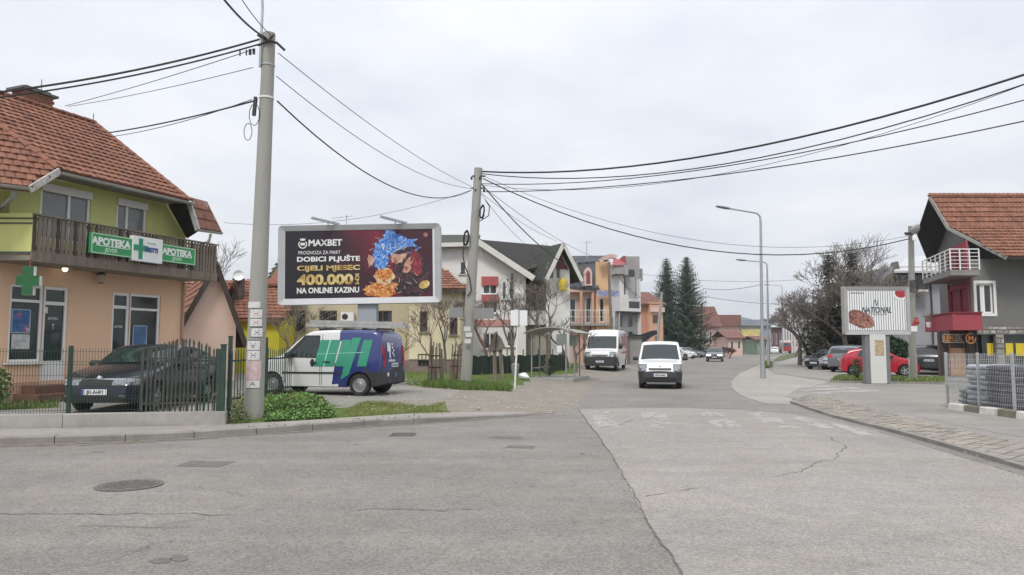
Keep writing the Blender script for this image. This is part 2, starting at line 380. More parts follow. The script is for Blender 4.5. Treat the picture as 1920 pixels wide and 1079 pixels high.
# ------------------------------------------------------------------ ground lines measured on the photo
KERB_PX = [(-420, 838), (-150, 838), (0, 835), (120, 832), (230, 829), (350, 823), (480, 815), (590, 807), (690, 800), (780, 795), (850, 790), (930, 783), (1000, 777), (1040, 772)]
KERB = [G(x, y) for x, y in KERB_PX]
EDGE = [KERB[-1]] + [G(x, y) for x, y in [(1085, 764), (1100, 742), (1122, 716), (1195, 694), (1290, 672), (1400, 663), (1480, 655.5), (1505, 652)]]
BACK_PX = [(-420, 805), (0, 803), (230, 800), (420, 795), (560, 788), (700, 779), (830, 771), (930, 766), (1000, 764), (1040, 766)]
BACK = [G(x, y, .13) for x, y in BACK_PX]
def seg_d(p, a, b):
    ab = b - a; t = max(0, min(1, ((p.x - a.x) * ab.x + (p.y - a.y) * ab.y) / (ab.x ** 2 + ab.y ** 2))); dx, dy = p.x - a.x - ab.x * t, p.y - a.y - ab.y * t
    return math.hypot(dx, dy), (ab.x * (p.y - a.y) - ab.y * (p.x - a.x))
def sdist(p, line):
    best = min((seg_d(p, line[i], line[i + 1]) for i in range(len(line) - 1)), key=lambda q: q[0])
    return best[0] if best[1] > 0 else -best[0]
def hnoise(x, y): return math.sin(x * 1.7 + math.sin(y * 1.3) * 1.5) * .5 + math.sin(y * 2.3 + x * .9) * .5
def yard_z(x, y, wob=True):
    p = V((x, y, 0)); de = sdist(p, EDGE); db = sdist(p, BACK) if y < 26 and x < EDGE[2].x + .5 else 9
    z = min(.21, .012 + de * .075) if de > 0 else -.05 + max(de, -1) * .1
    if x < BACK[-1].x - .2:
        z = min(z if x > BACK[-1].x - 3 else .3, .118 + min(.09, max(db, 0) * .05)) if db > 0 else -.1
    if wob and z > .0: z += hnoise(x * 1.2, y * 1.2) * .014
    return z

# the whole earth out to the horizon
b = MB(); b.quad((-1500, -300, -.25), (1500, -300, -.25), (1500, 2500, -.25), (-1500, 2500, -.25))
tag(b.build('ground', mat('earth_and_grass', (.12, .115, .06), .95, .35, .08, dirt=.5, dirtcol=(.09, .12, .04))), kind='structure')
# asphalt: junction in front, street running away
asph = asphalt('asphalt_old', (0.222, 0.208, 0.19), .4, stain=.17, fine=.95)
road_pts_l = [V((-45, 12.5, 0)), V((-14, 13.3, 0))] + [p + V((-1.2, .6, 0)) for p in KERB[2:-1]] + [EDGE[0] + V((-1, 1, 0))] + [e + V((-2.5, 1.5, 0)) for e in EDGE[1:]]
far_r = [G(x, y) for x, y in [(1515, 652), (1500, 657), (1470, 666), (1425, 681)]]
b = MB()
b.poly([V((-45, -14, 0)), V((45, -14, 0)), V((45, 60, 0)), V((34, 62, 0))] + [far_r[3] + V((3, 0, 0)), far_r[2] + V((2, 0, 0)), far_r[1] + V((2, 0, 0)), far_r[0] + V((3, 0, 0))] + road_pts_l[::-1])
road = tag(b.build('road', asph), kind='structure')
# newer pale asphalt on the right half of the junction
pale = asphalt('asphalt_pale', (0.287, 0.269, 0.247), .22, stain=.11, seed=13, fine=.8, sdir=72, track=.06)
PALE_PX = [(1085, 767.5), (1180, 765.5), (1290, 765.5), (1400, 770), (1480, 776), (1560, 789), (1640, 808), (1760, 845), (1920, 893)]
PL = [G(x, y) for x, y in PALE_PX]; PL += [V((9.4, 7.2, 0)), V((11, 2, 0)), V((11, -13, 0)), V((1.1, -13, 0)), V((1.06, 2, 0))]
LEFT_PX = [(1281, 1079), (1262, 1045), (1235, 1010), (1212, 975), (1195, 945), (1178, 912), (1160, 880), (1148, 858), (1136, 838), (1118, 812), (1100, 790)]
LP_ = [G(x, y) for x, y in LEFT_PX]
b = MB(); b.poly([V((p.x, p.y, .004)) for p in PL + LP_]); tag(b.build('road_resurfacing', pale), kind='structure')
def strip(pts, w0, name, m, parent, z=.009, jit=.02, seed=1, frag=0.0):
    """a ragged dark crack or seam along a ground polyline"""
    rg = random.Random(seed); b = MB(); q = []; z = min(z, .0085)
    for i in range(len(pts) - 1):
        a, c = V(pts[i]), V(pts[i + 1]); n = max(1, int((c - a).length / .06))
        for k in range(n): q.append(a.lerp(c, k / n))
    q.append(V(pts[-1])); prev = None; o = 0; fade = 1.0; tgt = 1.0
    for i, p in enumerate(q):
        d = q[min(i + 1, len(q) - 1)] - q[max(i - 1, 0)]; d.normalize(); s = V((-d.y, d.x, 0)); o = o * .86 + rg.uniform(-jit, jit) * .5
        if rg.random() < .08: tgt = 0.0 if rg.random() < frag else 1.0
        fade += (tgt - fade) * .3; w = w0 * rg.uniform(.3, 1.2) * fade; c_ = V((p.x, p.y, z)) + s * o
        cur = (c_ - s * (w / 2), c_ + s * (w / 2), w)
        if prev and (w > .002 or prev[2] > .002): b.quad(prev[0], cur[0], cur[1], prev[1])
        prev = cur
    o_ = b.build(name, m, parent); o_['kind'] = 'stuff'; return o_
tar = mat('tar_dark', (.14, .132, .122), .8, .3, 6)
strip([G(x, y) for x, y in LEFT_PX] + [PL[0]], .02, 'seam', tar, road, seed=2)
strip([G(x, y) for x, y in [(-60, 962), (150, 965), (300, 964), (480, 968), (620, 960), (700, 955), (830, 958), (960, 950), (1090, 944)]], .02, 'crack', tar, road, seed=3, jit=.05, frag=.35)
strip([G(x, y) for x, y in [(150, 986), (330, 990), (480, 986)]], .012, 'crack', tar, road, seed=4, jit=.04, frag=.4)
strip([G(x, y) for x, y in [(1212, 932), (1330, 912), (1420, 902), (1500, 885), (1560, 862), (1582, 838), (1560, 820)]], .014, 'crack', tar, road, seed=5, jit=.05, frag=.4)
strip([G(x, y) for x, y in [(1128, 802), (1160, 798), (1190, 788)]], .018, 'crack', tar, road, seed=6, jit=.03, frag=.2)
strip([G(x, y) for x, y in [(PALE_PX[i]) for i in range(9)]], .016, 'seam', tar, road, seed=7)
dk = mat('asphalt_patch', (.15, .142, .132), .9, .2, 8, .3, 60)
def patch(px, name='asphalt_patch', m=dk, z=.0035): 
    b = MB(); b.poly([V((*G(x, y).xy, z)) for x, y in px]); o = b.build(name, m, road); return o
patch([(328, 875), (356, 864.5), (443, 866), (410, 876.5)])
patch([(278, 1053), (298, 1046), (322, 1048), (318, 1056), (290, 1058)]); patch([(318, 1050), (330, 1040), (350, 1043), (354, 1050), (336, 1054)])
patch([(915, 822), (925, 817.5), (978, 819), (975, 824)]); patch([(945, 840), (955, 835), (1005, 837), (1000, 841.5)]); patch([(165, 848.5), (175, 846.8), (196, 847), (192, 849)])
patch([(1086, 851), (1092, 848.5), (1098, 851), (1092, 853)], m=tar)
mc = G(243, 911)
iron = mat('cast_iron', (.14, .132, .122), .6, .25, 20, .4, 80)
mh = thing('manhole_cover', 'round cast iron manhole cover set in the dark asphalt', 'manhole cover', mc)
b = MB(); b.lathe([(.36, .004), (.36, .012), (.315, .012), (.312, .006)], 32, mc); b.build('ring', iron, mh)
b = MB(); b.lathe([(.308, .006), (.308, .013), (.0, .013)], 32, mc)
for i in range(-4, 5):
    for j in range(-4, 5):
        if math.hypot(i, j) < 4.4: b.box(mc + V((i * .062, j * .062, .016)), .036, .036, .006)
b.build('lid', iron, mh)
dc = G(755, 816)
dr = thing('drain_grate', 'rectangular iron drain grate beside the kerb', 'drain grate', dc)
b = MB()
for s_ in (-.19, .19): b.box(dc + V((0, s_, .009)), .42, .03, .018)
for s_ in (-.2, .2): b.box(dc + V((s_, 0, .009)), .03, .35, .018)
b.build('frame', iron, dr)
for i in range(7):
    b = MB(); b.box(dc + V((-.15 + i * .05, 0, .008)), .022, .345, .012); b.build('bar', iron, dr)
# zebra paint, almost worn away
def worn_paint(name, amount, under):
    m = bpy.data.materials.new(name); m.use_nodes = True; t = m.node_tree; n = t.nodes; l = t.links; b = n['Principled BSDF']; b.inputs['Roughness'].default_value = .8
    c = n.new('ShaderNodeTexCoord'); z = n.new('ShaderNodeTexNoise'); z.inputs['Scale'].default_value = 2.6; z.inputs['Detail'].default_value = 9; z.inputs['Roughness'].default_value = .75; l.new(c.outputs['Object'], z.inputs['Vector'])
    r = n.new('ShaderNodeMapRange'); r.inputs[1].default_value = .56 - amount * .3; r.inputs[2].default_value = .74 - amount * .2; l.new(z.outputs['Fac'], r.inputs[0])
    x = n.new('ShaderNodeMixRGB'); l.new(r.outputs[0], x.inputs[0]); x.inputs[1].default_value = (*under, 1); x.inputs[2].default_value = (.5, .49, .46, 1); l.new(x.outputs[0], b.inputs['Base Color']); return m
wp = mat('worn_zebra_paint', (.39, .375, .35), .85, .12, 4, dirt=.6, dirtcol=(.33, .31, .285)); rgz = random.Random(51)
def flecks(px, n, smin, smax, z):
    q = [G(x, y).xy for x, y in px]; b = MB(); xs, ys = [p[0] for p in q], [p[1] for p in q]; c = 0; t = 0
    while c < n and t < n * 30:
        t += 1; x, y = rgz.uniform(min(xs), max(xs)), rgz.uniform(min(ys), max(ys))
        if not inside(q, x, y) or math.sin(x * 3.1 + y * 1.7) + math.sin(y * 4.3 - x) + rgz.uniform(-1.2, 1.2) < -.2: continue
        c += 1; s_ = rgz.uniform(smin, smax); k = rgz.randrange(5, 8); a0 = rgz.uniform(0, 6); b.poly([V((x + s_ * rgz.uniform(.6, 1.2) * math.cos(a0 + 6.283 * i / k), y + 1.5 * s_ * rgz.uniform(.6, 1.2) * math.sin(a0 + 6.283 * i / k), z + c * 4e-6)) for i in range(k)])
    tag(b.build('zebra_stripe', wp, road), kind='stuff')
for (xa, xb) in [(1104, 1142), (1196, 1238), (1300, 1342), (1392, 1432)]:
    k = (xa - 1150) * .16 + 22; k2 = (xb - 1150) * .16 + 22; flecks([(xa, 772), (xb, 772), (xb + k2, 803), (xa + k, 803)], 130, .02, .085, .006)
flecks([(1478, 780), (1510, 783), (1575, 806), (1532, 802)], 130, .02, .08, .006); flecks([(1552, 793), (1580, 798), (1652, 822), (1610, 815)], 130, .02, .08, .006)
gritm = mat('gutter_grit', (.26, .225, .18), .95, .3, 5, dirt=.5, dirtcol=(.15, .13, .1))
for k_, (w_, o_) in enumerate(((.16, .07), (.07, .2), (.05, .3))): strip([p + V((.0, -o_, 0)) for p in KERB[1:]], w_, 'gutter_grit', gritm, road, z=.007 + .001 * k_, jit=.04, seed=60 + k_, frag=.08 + .25 * k_)
# left pavement with its kerb stones
b = MB(); n = 60
def along(line, t):
    L = [0]
    for i in range(len(line) - 1): L.append(L[-1] + (line[i + 1] - line[i]).length)
    s = t * L[-1]
    for i in range(len(line) - 1):
        if s <= L[i + 1] or i == len(line) - 2: return line[i].lerp(line[i + 1], (s - L[i]) / (L[i + 1] - L[i]))
KI = []
for i, p in enumerate(KERB):
    d = KERB[min(i + 1, len(KERB) - 1)] - KERB[max(i - 1, 0)]; d.normalize(); KI.append(p + V((-d.y, d.x, 0)) * .145)
def kz(p): return .125 if p.x < -2.2 else max(.012, .125 - (p.x + 2.2) * .038)
pav_m = asphalt('pavement_asphalt', (.30, .28, .255), .4, stain=.12, seed=31, fine=.6)
for i in range(n):
    q = [along(KI, i / n), along(KI, (i + 1) / n), along(BACK, (i + 1) / n), along(BACK, i / n)]
    b.quad(*[V((p.x, p.y, kz(p) - .004)) for p in q])
pavement = tag(b.build('pavement', pav_m), kind='structure')
L = sum((KERB[i + 1] - KERB[i]).length for i in range(len(KERB) - 1)); nk = int(L / 1.0); rg = random.Random(5)
for i in range(nk):
    a, c = along(KERB, i / nk), along(KERB, (i + 1) / nk); g = (c - a).normalized(); sd = V((-g.y, g.x, 0)); a = a + g * .006; c = c - g * .006
    za, zb = kz(a) + rg.uniform(-.006, .006), kz(c) + rg.uniform(-.006, .006); j = sd * rg.uniform(-.008, .008)
    b = MB(); w = .14; lo = V((0, 0, -.1))
    A = [a + j + lo, c + j + lo, c + j + sd * w + lo, a + j + sd * w + lo]; za_, zb_ = V((0, 0, za - .02)), V((0, 0, zb - .02)); 
    B = [a + j + za_, c + j + zb_, c + j + sd * w + zb_ + V((0, 0, .02)), a + j + sd * w + za_ + V((0, 0, .02))]; C = [a + j + sd * .02 + V((0, 0, za)), c + j + sd * .02 + V((0, 0, zb))]
    b.add(A + B + C, [(0, 1, 5, 4), (4, 5, 9, 8), (8, 9, 6, 7), (2, 3, 7, 6), (0, 4, 8, 7, 3), (1, 2, 6, 9, 5)])
    b.build('kerb_stone', kerbm, pavement)

# yard ground on the left: one relief with zones of lawn, worn asphalt and stony dirt
LAWN_PX = [[(757, 684), (757, 722), (800, 727), (850, 727), (905, 733), (955, 731), (990, 716), (1005, 706), (1080, 700), (1090, 668), (1080, 655), (757, 655)], [(-80, 700), (60, 730), (110, 745), (110, 765), (-80, 775)]]
LAWN = [[G(x, y, .2).xy for x, y in l] for l in LAWN_PX]
VERGE = [[G(x, y, .17).xy for x, y in l] for l in [[(640, 772), (690, 756), (790, 763), (835, 757), (838, 768), (760, 778), (680, 783)], [(425, 793), (425, 772), (500, 740), (560, 735), (600, 755), (655, 770), (640, 782), (540, 790)]]]
DRIVE = [G(x, y, .2).xy for x, y in [(580, 745), (470, 745), (440, 690), (757, 690), (757, 724), (860, 735), (830, 750), (690, 752), (640, 766)]]
FORE = [V((-25, 13.2)), V((-6.4, 13.6)), V((-6.3, 22)), V((-8, 34)), V((-25, 34))]
b = MB(); st = .3; X0, X1, Y0, Y1 = -24, 9, 12.6, 62; nx, ny = int((X1 - X0) / st), int((Y1 - Y0) / st); zone = []
def near_poly(poly, x, y): return 1.0 if inside(poly, x, y) else 0.0
for j in range(ny + 1):
    for i in range(nx + 1):
        x, y = X0 + i * st, Y0 + j * st; b.v.append(V((x, y, yard_z(x, y))))
        g = max([near_poly(l, x, y) for l in LAWN] + [near_poly(l, x, y) * .75 for l in VERGE]); a = max(near_poly(DRIVE, x, y), near_poly(FORE, x, y)); zone.append((g, a, 0, 1))
for j in range(ny):
    for i in range(nx): b.f.append([j * (nx + 1) + i, j * (nx + 1) + i + 1, (j + 1) * (nx + 1) + i + 1, (j + 1) * (nx + 1) + i]); b.m.append(0)
def yard_mat():
    m = bpy.data.materials.new('yard_ground'); m.use_nodes = True; t = m.node_tree; n = t.nodes; l = t.links; bs = n['Principled BSDF']; bs.inputs['Roughness'].default_value = .95; bs.inputs['Specular IOR Level'].default_value = .2
    c = n.new('ShaderNodeTexCoord'); at = n.new('ShaderNodeVertexColor'); at.layer_name = 'zone'; sp = n.new('ShaderNodeSeparateXYZ'); l.new(at.outputs[0], sp.inputs[0])
    def noise(s, d=6, r=.65):
        z = n.new('ShaderNodeTexNoise'); z.inputs['Scale'].default_value = s; z.inputs['Detail'].default_value = d; z.inputs['Roughness'].default_value = r; l.new(c.outputs['Object'], z.inputs['Vector']); return z.outputs['Fac']
    def ramp(s, a, b_, p=.3, q=.7):
        r = n.new('ShaderNodeValToRGB'); l.new(s, r.inputs[0]); r.color_ramp.elements[0].position = p; r.color_ramp.elements[1].position = q; r.color_ramp.elements[0].color = (*a, 1); r.color_ramp.elements[1].color = (*b_, 1); return r.outputs[0]
    def mix(f, a, b_):
        x = n.new('ShaderNodeMixRGB'); l.new(f, x.inputs[0]); l.new(a, x.inputs[1]); l.new(b_, x.inputs[2]); return x.outputs[0]
    def edge(ch, amt=.5):
        k = n.new('ShaderNodeMath'); k.operation = 'MULTIPLY_ADD'; l.new(noise(2.2, 8, .75), k.inputs[0]); k.inputs[1].default_value = amt; l.new(ch, k.inputs[2])
        r = n.new('ShaderNodeMapRange'); r.inputs[1].default_value = .5 + amt * .4; r.inputs[2].default_value = .62 + amt * .5; l.new(k.outputs[0], r.inputs[0]); return r.outputs[0]
    dirt = ramp(noise(1.3, 9, .75), (.20, .175, .14), (.36, .33, .285)); v = n.new('ShaderNodeTexVoronoi'); v.inputs['Scale'].default_value = 27; l.new(c.outputs['Object'], v.inputs['Vector'])
    st_ = mix(noise(7, 3), dirt, ramp(v.outputs['Distance'], (.34, .315, .275), (.21, .19, .155), .1, .75)); asp = ramp(noise(2.5, 8, .7), (.25, .24, .22), (.34, .32, .29)); gr = ramp(noise(3, 7, .7), (.065, .115, .022), (.14, .175, .05))
    o = mix(edge(sp.outputs[1]), st_, asp); o = mix(edge(sp.outputs[0]), o, gr); l.new(o, bs.inputs['Base Color'])
    bp = n.new('ShaderNodeBump'); bp.inputs['Strength'].default_value = .6; bp.inputs['Distance'].default_value = .03; l.new(v.outputs['Distance'], bp.inputs['Height']); l.new(bp.outputs[0], bs.inputs['Normal']); return m
yard = tag(b.build('yard_ground', yard_mat(), smooth=True, angle=80), kind='structure')
ca = yard.data.color_attributes.new('zone', 'FLOAT_COLOR', 'POINT')
for k, z in enumerate(zone): ca.data[k].color = z
# land beyond, both sides of the street
b = MB(); b.poly([V((-200, 55, -.02)), V((9.5, 61.5, -.02)), V((14.5, 66, -.02)), G(1290, 672) + V((-3, 0, -.02)), G(1400, 663) + V((-3, 0, -.02)), G(1480, 655.5) + V((-4, 0, -.02)), V((60, 500, -.02)), V((-300, 500, -.02))])
b.poly([V((-200, 12.6, -.02)), V((-23.5, 12.6, .1)), V((-23.5, 61.7, .1)), V((-200, 61.7, -.02))])
tag(b.build('far_yard_ground', mat('far_yard_earth', (.2, .18, .14), .95, .3, .25, dirt=.6, dirtcol=(.1, .13, .05))), kind='structure')

# right side: yard apron, paved strip with kerb, car park, verges
lotm = asphalt('asphalt_yard', (.262, .246, .224), .4, stain=.15, seed=57, fine=.5, sdir=-10)
KR_PX = [(1481, 756), (1520, 770), (1560, 783), (1660, 808), (1790, 844), (1920, 882), (2150, 950)]
KR = [G(x, y) for x, y in KR_PX]
b = MB(); b.poly([V((p.x, p.y, .006)) for p in [G(1492, 748), G(1470, 744), G(1500, 728), G(1545, 719), G(1560, 716.5)]] + [V((*G(1780, 722).xy, .006)), V((30, 33, .006)), V((30, 6, .006))] + [V((p.x + .02, p.y + .05, .006)) for p in KR[::-1]])
tag(b.build('yard_apron', lotm), kind='structure')
# pale concrete mouth where the side yard meets the street
b = MB(); b.poly([V((*G(x, y).xy, .005)) for x, y in [(1425, 684), (1388, 700), (1371, 716), (1373, 728), (1390, 742), (1430, 756), (1481, 760), (1492, 749), (1470, 744), (1500, 728), (1545, 719), (1560, 714), (1540, 702), (1450, 700)]])
tag(b.build('concrete_apron', asphalt('concrete_pale', (.335, .314, .285), .35, stain=.14, seed=71, fine=.5)), kind='structure')
for px in ([(1480, 726), (1560, 723), (1570, 725), (1485, 729)], [(1500, 731), (1600, 727), (1615, 729), (1510, 734)], [(1520, 737), (1640, 731), (1650, 733.5), (1535, 740)]):
    flecks(px, 220, .03, .13, .0085)
for k_, (w_, pts_) in enumerate(((.03, [(1545, 741), (1640, 752), (1780, 772), (1925, 797)]), (.025, [(1700, 778), (1800, 800), (1925, 822)]), (.02, [(1600, 722), (1650, 735), (1760, 742)]))): strip([G(x, y) for x, y in pts_], w_, 'crack', tar, road, z=.0125, seed=80 + k_, jit=.03, frag=.4)
# pavers: strip between kerb and yard
strip_kerb = bpy.data.objects.new('paved_strip', None); COL.objects.link(strip_kerb); tag(strip_kerb, kind='structure')
PAV_PX = [(1492, 750), (1520, 743), (1560, 750), (1600, 760), (1700, 787), (1800, 810), (1920, 836), (2150, 885), (2150, 946), (1920, 878), (1790, 840), (1660, 804), (1560, 779), (1520, 766)]
PAV = [G(x, y).xy for x, y in PAV_PX]; dx = (KR[5] - KR[2]).normalized(); dy = V((-dx.y, dx.x, 0)); dg = (dx + dy).normalized(); dg2 = (dy - dx).normalized()
pm = [mat('paver_%s' % k, c, .9, .2, 5, .3, 60, dirt=.4, dirtcol=(.2, .18, .15)) for k, c in (('grey', (.30, .275, .24)), ('tan', (.34, .30, .25)), ('dark', (.24, .22, .19)))]
cells = []; s_ = .24; rg = random.Random(9); o0 = KR[5]
for i in range(-90, 90):
    for j in range(-90, 90):
        c = o0 + dg * (i * s_) + dg2 * (j * s_)
        if inside(PAV, c.x, c.y): cells.append(c)
cells.sort(key=lambda c: c.y); rest = MB(); pmesh = {}
def paver(b, c):
    h = rg.uniform(.022, .034); w = s_ - .03; t = rg.uniform(-.004, .004); q = [c + dg * (sx * w / 2) + dg2 * (sy * w / 2) for sx, sy in ((-1, -1), (1, -1), (1, 1), (-1, 1))]
    b.add([V((p.x, p.y, .004)) for p in q] + [V((p.x, p.y, h + (t if k < 2 else -t))) for k, p in enumerate([c + (p - c) * .94 for p in q])], [(4, 5, 6, 7), (0, 1, 5, 4), (1, 2, 6, 5), (2, 3, 7, 6), (3, 0, 4, 7)])
seen = [c for c in cells if (c.x / max(c.y, 1)) < .71]
for k, c in enumerate(seen):
    if k < 290:
        b = MB(); paver(b, c); b.build('paver', pm[rg.choice((0, 0, 1, 2))], strip_kerb)
    else: paver(rest, c)
for c in cells:
    if c not in seen: paver(rest, c)
tag(rest.build('paver_field', pm[0], strip_kerb), kind='stuff')
b = MB(); b.poly([V((p[0], p[1], .0085)) for p in PAV]); b.build('sand_bed', mat('sand_bed', (.2, .175, .14), .95, .3, 8), strip_kerb)
L = sum((KR[i + 1] - KR[i]).length for i in range(len(KR) - 1)); nk = int(L / .9)
for i in range(nk):
    a, c = along(KR, i / nk), along(KR, (i + 1) / nk); g = (c - a).normalized(); sd = V((-g.y, g.x, 0)); b = MB(); z = .062 + rg.uniform(-.008, .008)
    b.box((a + c) / 2 + sd * .06 + V((0, 0, z / 2 - .02)), (c - a).length - .012, .12, z + .04, g, sd); b.build('kerb_stone', kerbm, strip_kerb)
# far verges and footpath on the right side of the street
gv = mat('verge_soil', (.1, .12, .045), .95, .35, 1.5)
b = MB(); b.poly([V((*G(x, y).xy, .03)) for x, y in [(1430, 692), (1447, 689), (1448, 683), (1440, 679), (1432, 682)]])
b.poly([V((*G(x, y).xy, .03)) for x, y in [(1448, 678.5), (1470, 676), (1500, 668), (1524, 658), (1518, 655), (1490, 662), (1462, 669)]])
b.poly([V((*G(x, y).xy, .03)) for x, y in [(1556, 717), (1776, 720.5), (1776, 709), (1570, 706)]])
b.poly([V((*G(x, y).xy, .03)) for x, y in [(1518, 688), (1530, 684), (1540, 672), (1528, 672)]])
tag(b.build('grass_verge', gv), kind='structure')
b = MB(); b.poly([V((*G(x, y).xy, .02)) for x, y in [(1448, 700), (1560, 716), (1780, 720), (1780, 690), (1560, 682), (1545, 668), (1528, 657), (1521, 657), (1500, 668), (1472, 676), (1452, 683)]])
tag(b.build('footpath', asphalt('footpath_asphalt', (.285, .268, .242), .3, stain=.12, seed=91, fine=.4)), kind='structure')
b = MB(); b.poly([V((22, 33.4, .012)), V((60, 33.4, .012)), V((60, 110, .012)), V((36, 110, .012)), V((26, 60, .012)), V((19.5, 45, .012)), V((16, 36, .012))])
tag(b.build('car_park', asphalt('car_park_asphalt', (.27, .255, .235), .3, stain=.15, seed=17, fine=.4)), kind='structure')
b = MB(); q = [(1556, 718), (1780, 721.5)]; a, c = G(*q[0]), G(*q[1]); g = (c - a).normalized(); sd = V((-g.y, g.x, 0))
vk = bpy.data.objects.new('verge_kerb', None); COL.objects.link(vk); tag(vk, kind='structure')
for i in range(9):
    p, q_ = a.lerp(c, i / 9), a.lerp(c, (i + 1) / 9); b = MB(); b.box((p + q_) / 2 + V((0, 0, .04)), (q_ - p).length - .015, .12, .1, g, sd); b.build('kerb_stone', kerbm, vk)

# hills at the end of the street
b = MB(); hb = []
rgh = random.Random(4)
for i in range(0, 61):
    x = -900 + i * 50; h = 8 + 18 * (0.5 + .5 * math.sin(i * .45 + 1)) + 9 * math.sin(i * 1.3)
    h *= 1.0 if x > 100 else .55
    hb.append((V((x, 1250, -1)), V((x, 1420, h)), V((x, 1600, h * .7))))
for i in range(60): b.quad(hb[i][0], hb[i + 1][0], hb[i + 1][1], hb[i][1]); b.quad(hb[i][1], hb[i + 1][1], hb[i + 1][2], hb[i][2])
tag(b.build('hills', mat('wooded_hill', (.07, .085, .06), .95, .35, .02), smooth=True), kind='structure')
# ------------------------------------------------------------------ pharmacy house on the left
TH = R(22); DS = V((math.sin(TH), math.cos(TH), 0))
c0 = P(60, 440, 17.5); FB = Frame(c0, DS); FW = FB.shift(0, -1.15)
ph = thing('pharmacy_house', 'lime green and peach house with wooden balcony and clay tiled roof', 'house', FW.pt(2, .2))
wins_low = [(.33, 1.2, .87, 1.95), (1.2, .72, .69, 2.43), (3.23, .72, .58, 2.41), (3.81, .9, 1.09, 2.23)]
w_low = wall('ground_floor_wall', FW, -5, 5.78, .1, 3.66, peach, ph, wins_low)
wins_up = [(.98, 4.35, 1.44, 1.46), (3.24, 4.5, 1.03, 1.32)]
wall('upper_floor_wall', FW, .2, 5.78, 3.66, 5.98, lime, ph, wins_up)
FS = Frame(FW.pt(5.78, 0), -FW.n)      # right-hand end wall, runs back from the corner
wall('end_wall', FS, 0, 7.5, .1, 3.66, peach, ph); 
wall('end_wall', FS, 0, 7.5, 3.66, 6.0, lime, ph, gable=[(7.5, 6.2), (3.6, 8.6), (.2, 6.2)])
FX = Frame(V((-22, c0.y + 1.0, 0)), (1, 0, 0))   # wing wall facing the camera behind the green parapet
wxe = FW.pt(.35, 0).x + 22
wall('wing_wall', FX, 0, wxe, 3.66, 5.75, lime, ph)
glass_shop = mat('shop_glass', (0.035, 0.042, 0.04), .07, .5, 1.2, spec=.55)
o = window(FW, .33, 1.2, .87, 1.95, white_pvc, glass_shop, ph, trans=(.79,), bar=.07, sill=white_paint)
def door(F, a, z, w, h, ftop, panel, parent):
    b = MB(); d = .06
    def fb(a0_, z0_, a1_, z1_): b.box(F.pt((a0_ + a1_) / 2, (z0_ + z1_) / 2, -.07), a1_ - a0_, d, z1_ - z0_, F.u, F.n, V((0, 0, 1)))
    fb(a, z, a + .08, z + h); fb(a + w - .08, z, a + w, z + h); fb(a + .08, z + h - .08, a + w - .08, z + h); fb(a + .08, z + ftop, a + w - .08, z + ftop + .09); fb(a + .08, z, a + w - .08, z + panel)
    o = b.build('door', white_pvc, parent)
    for z0_, z1_ in ((z + panel, z + ftop), (z + ftop + .09, z + h - .08)):
        p = MB(); p.quad(F.pt(a + .08, z0_, -.085), F.pt(a + w - .08, z0_, -.085), F.pt(a + w - .08, z1_, -.085), F.pt(a + .08, z1_, -.085)); p.build('pane', glass_shop, o)
    h_ = MB(); h_.tube([F.pt(a + .12, z + 1.0, -.04), F.pt(a + .12, z + 1.0, 0), F.pt(a + .12, z + 1.25, 0), F.pt(a + .12, z + 1.25, -.04)], .012, 6); h_.build('handle', steel_dark, o)
    return o
door(FW, 1.2, .72, .69, 2.43, 1.95, .5, ph)
door(FW, 3.23, .72, .58, 2.41, 1.95, .12, ph)
window(FW, 3.81, .9, 1.09, 2.23, white_pvc, glass_shop, ph, trans=(.8,), bar=.07, sill=white_paint)
blind = mat('roller_blind', (.33, .35, .37), .6, .12, 2)
blind_sky = mat('blind_sky_glass', (.2, .215, .225), .06, .25, 1.2, spec=.7)  # blinds behind and the sky's reflection both put into the pane colour
window(FW, .98, 4.35, 1.44, 1.46, white_pvc, blind_sky, ph, mull=(.57,), bar=.075)
window(FW, 3.24, 4.5, 1.03, 1.32, white_pvc, blind_sky, ph, mull=(.36,), bar=.075)
for F_, a, z, w, h, m_, off in ((FW, .98, 5.62, 1.44, .2, white_pvc, -.02), (FW, 3.24, 5.64, 1.03, .2, white_pvc, -.02)):
    b = MB(); b.box(F_.pt(a + w / 2, z + h / 2, off), w, .14, h, F_.u, F_.n, V((0, 0, 1))); b.build('shutter_box', m_, ph)
# plinth course and steps
plm = mat('plinth_render', (.55, .33, .23), .9, .1, 2, dirt=.4, dirtcol=(.3, .22, .17))
for x_, w_ in ((-1.5, 5.3), (2.55, 1.3), (5.35, .85)):
    b = MB(); b.box(FW.pt(x_, .4, .02), w_, .05, .6, FW.u, FW.n); b.build('plinth', plm, ph)
stepm = mat('brown_step_tile', (.17, .075, .055), .6, .2, 4)
for k, (w, dpt, zt) in enumerate(((1.7, .9, .42), (1.3, .5, .62))):
    b = MB(); b.box(FW.pt(1.35, (zt + .1) / 2, .05 + dpt / 2), w, dpt, zt - .1, FW.u, FW.n); b.build('step', stepm, ph)
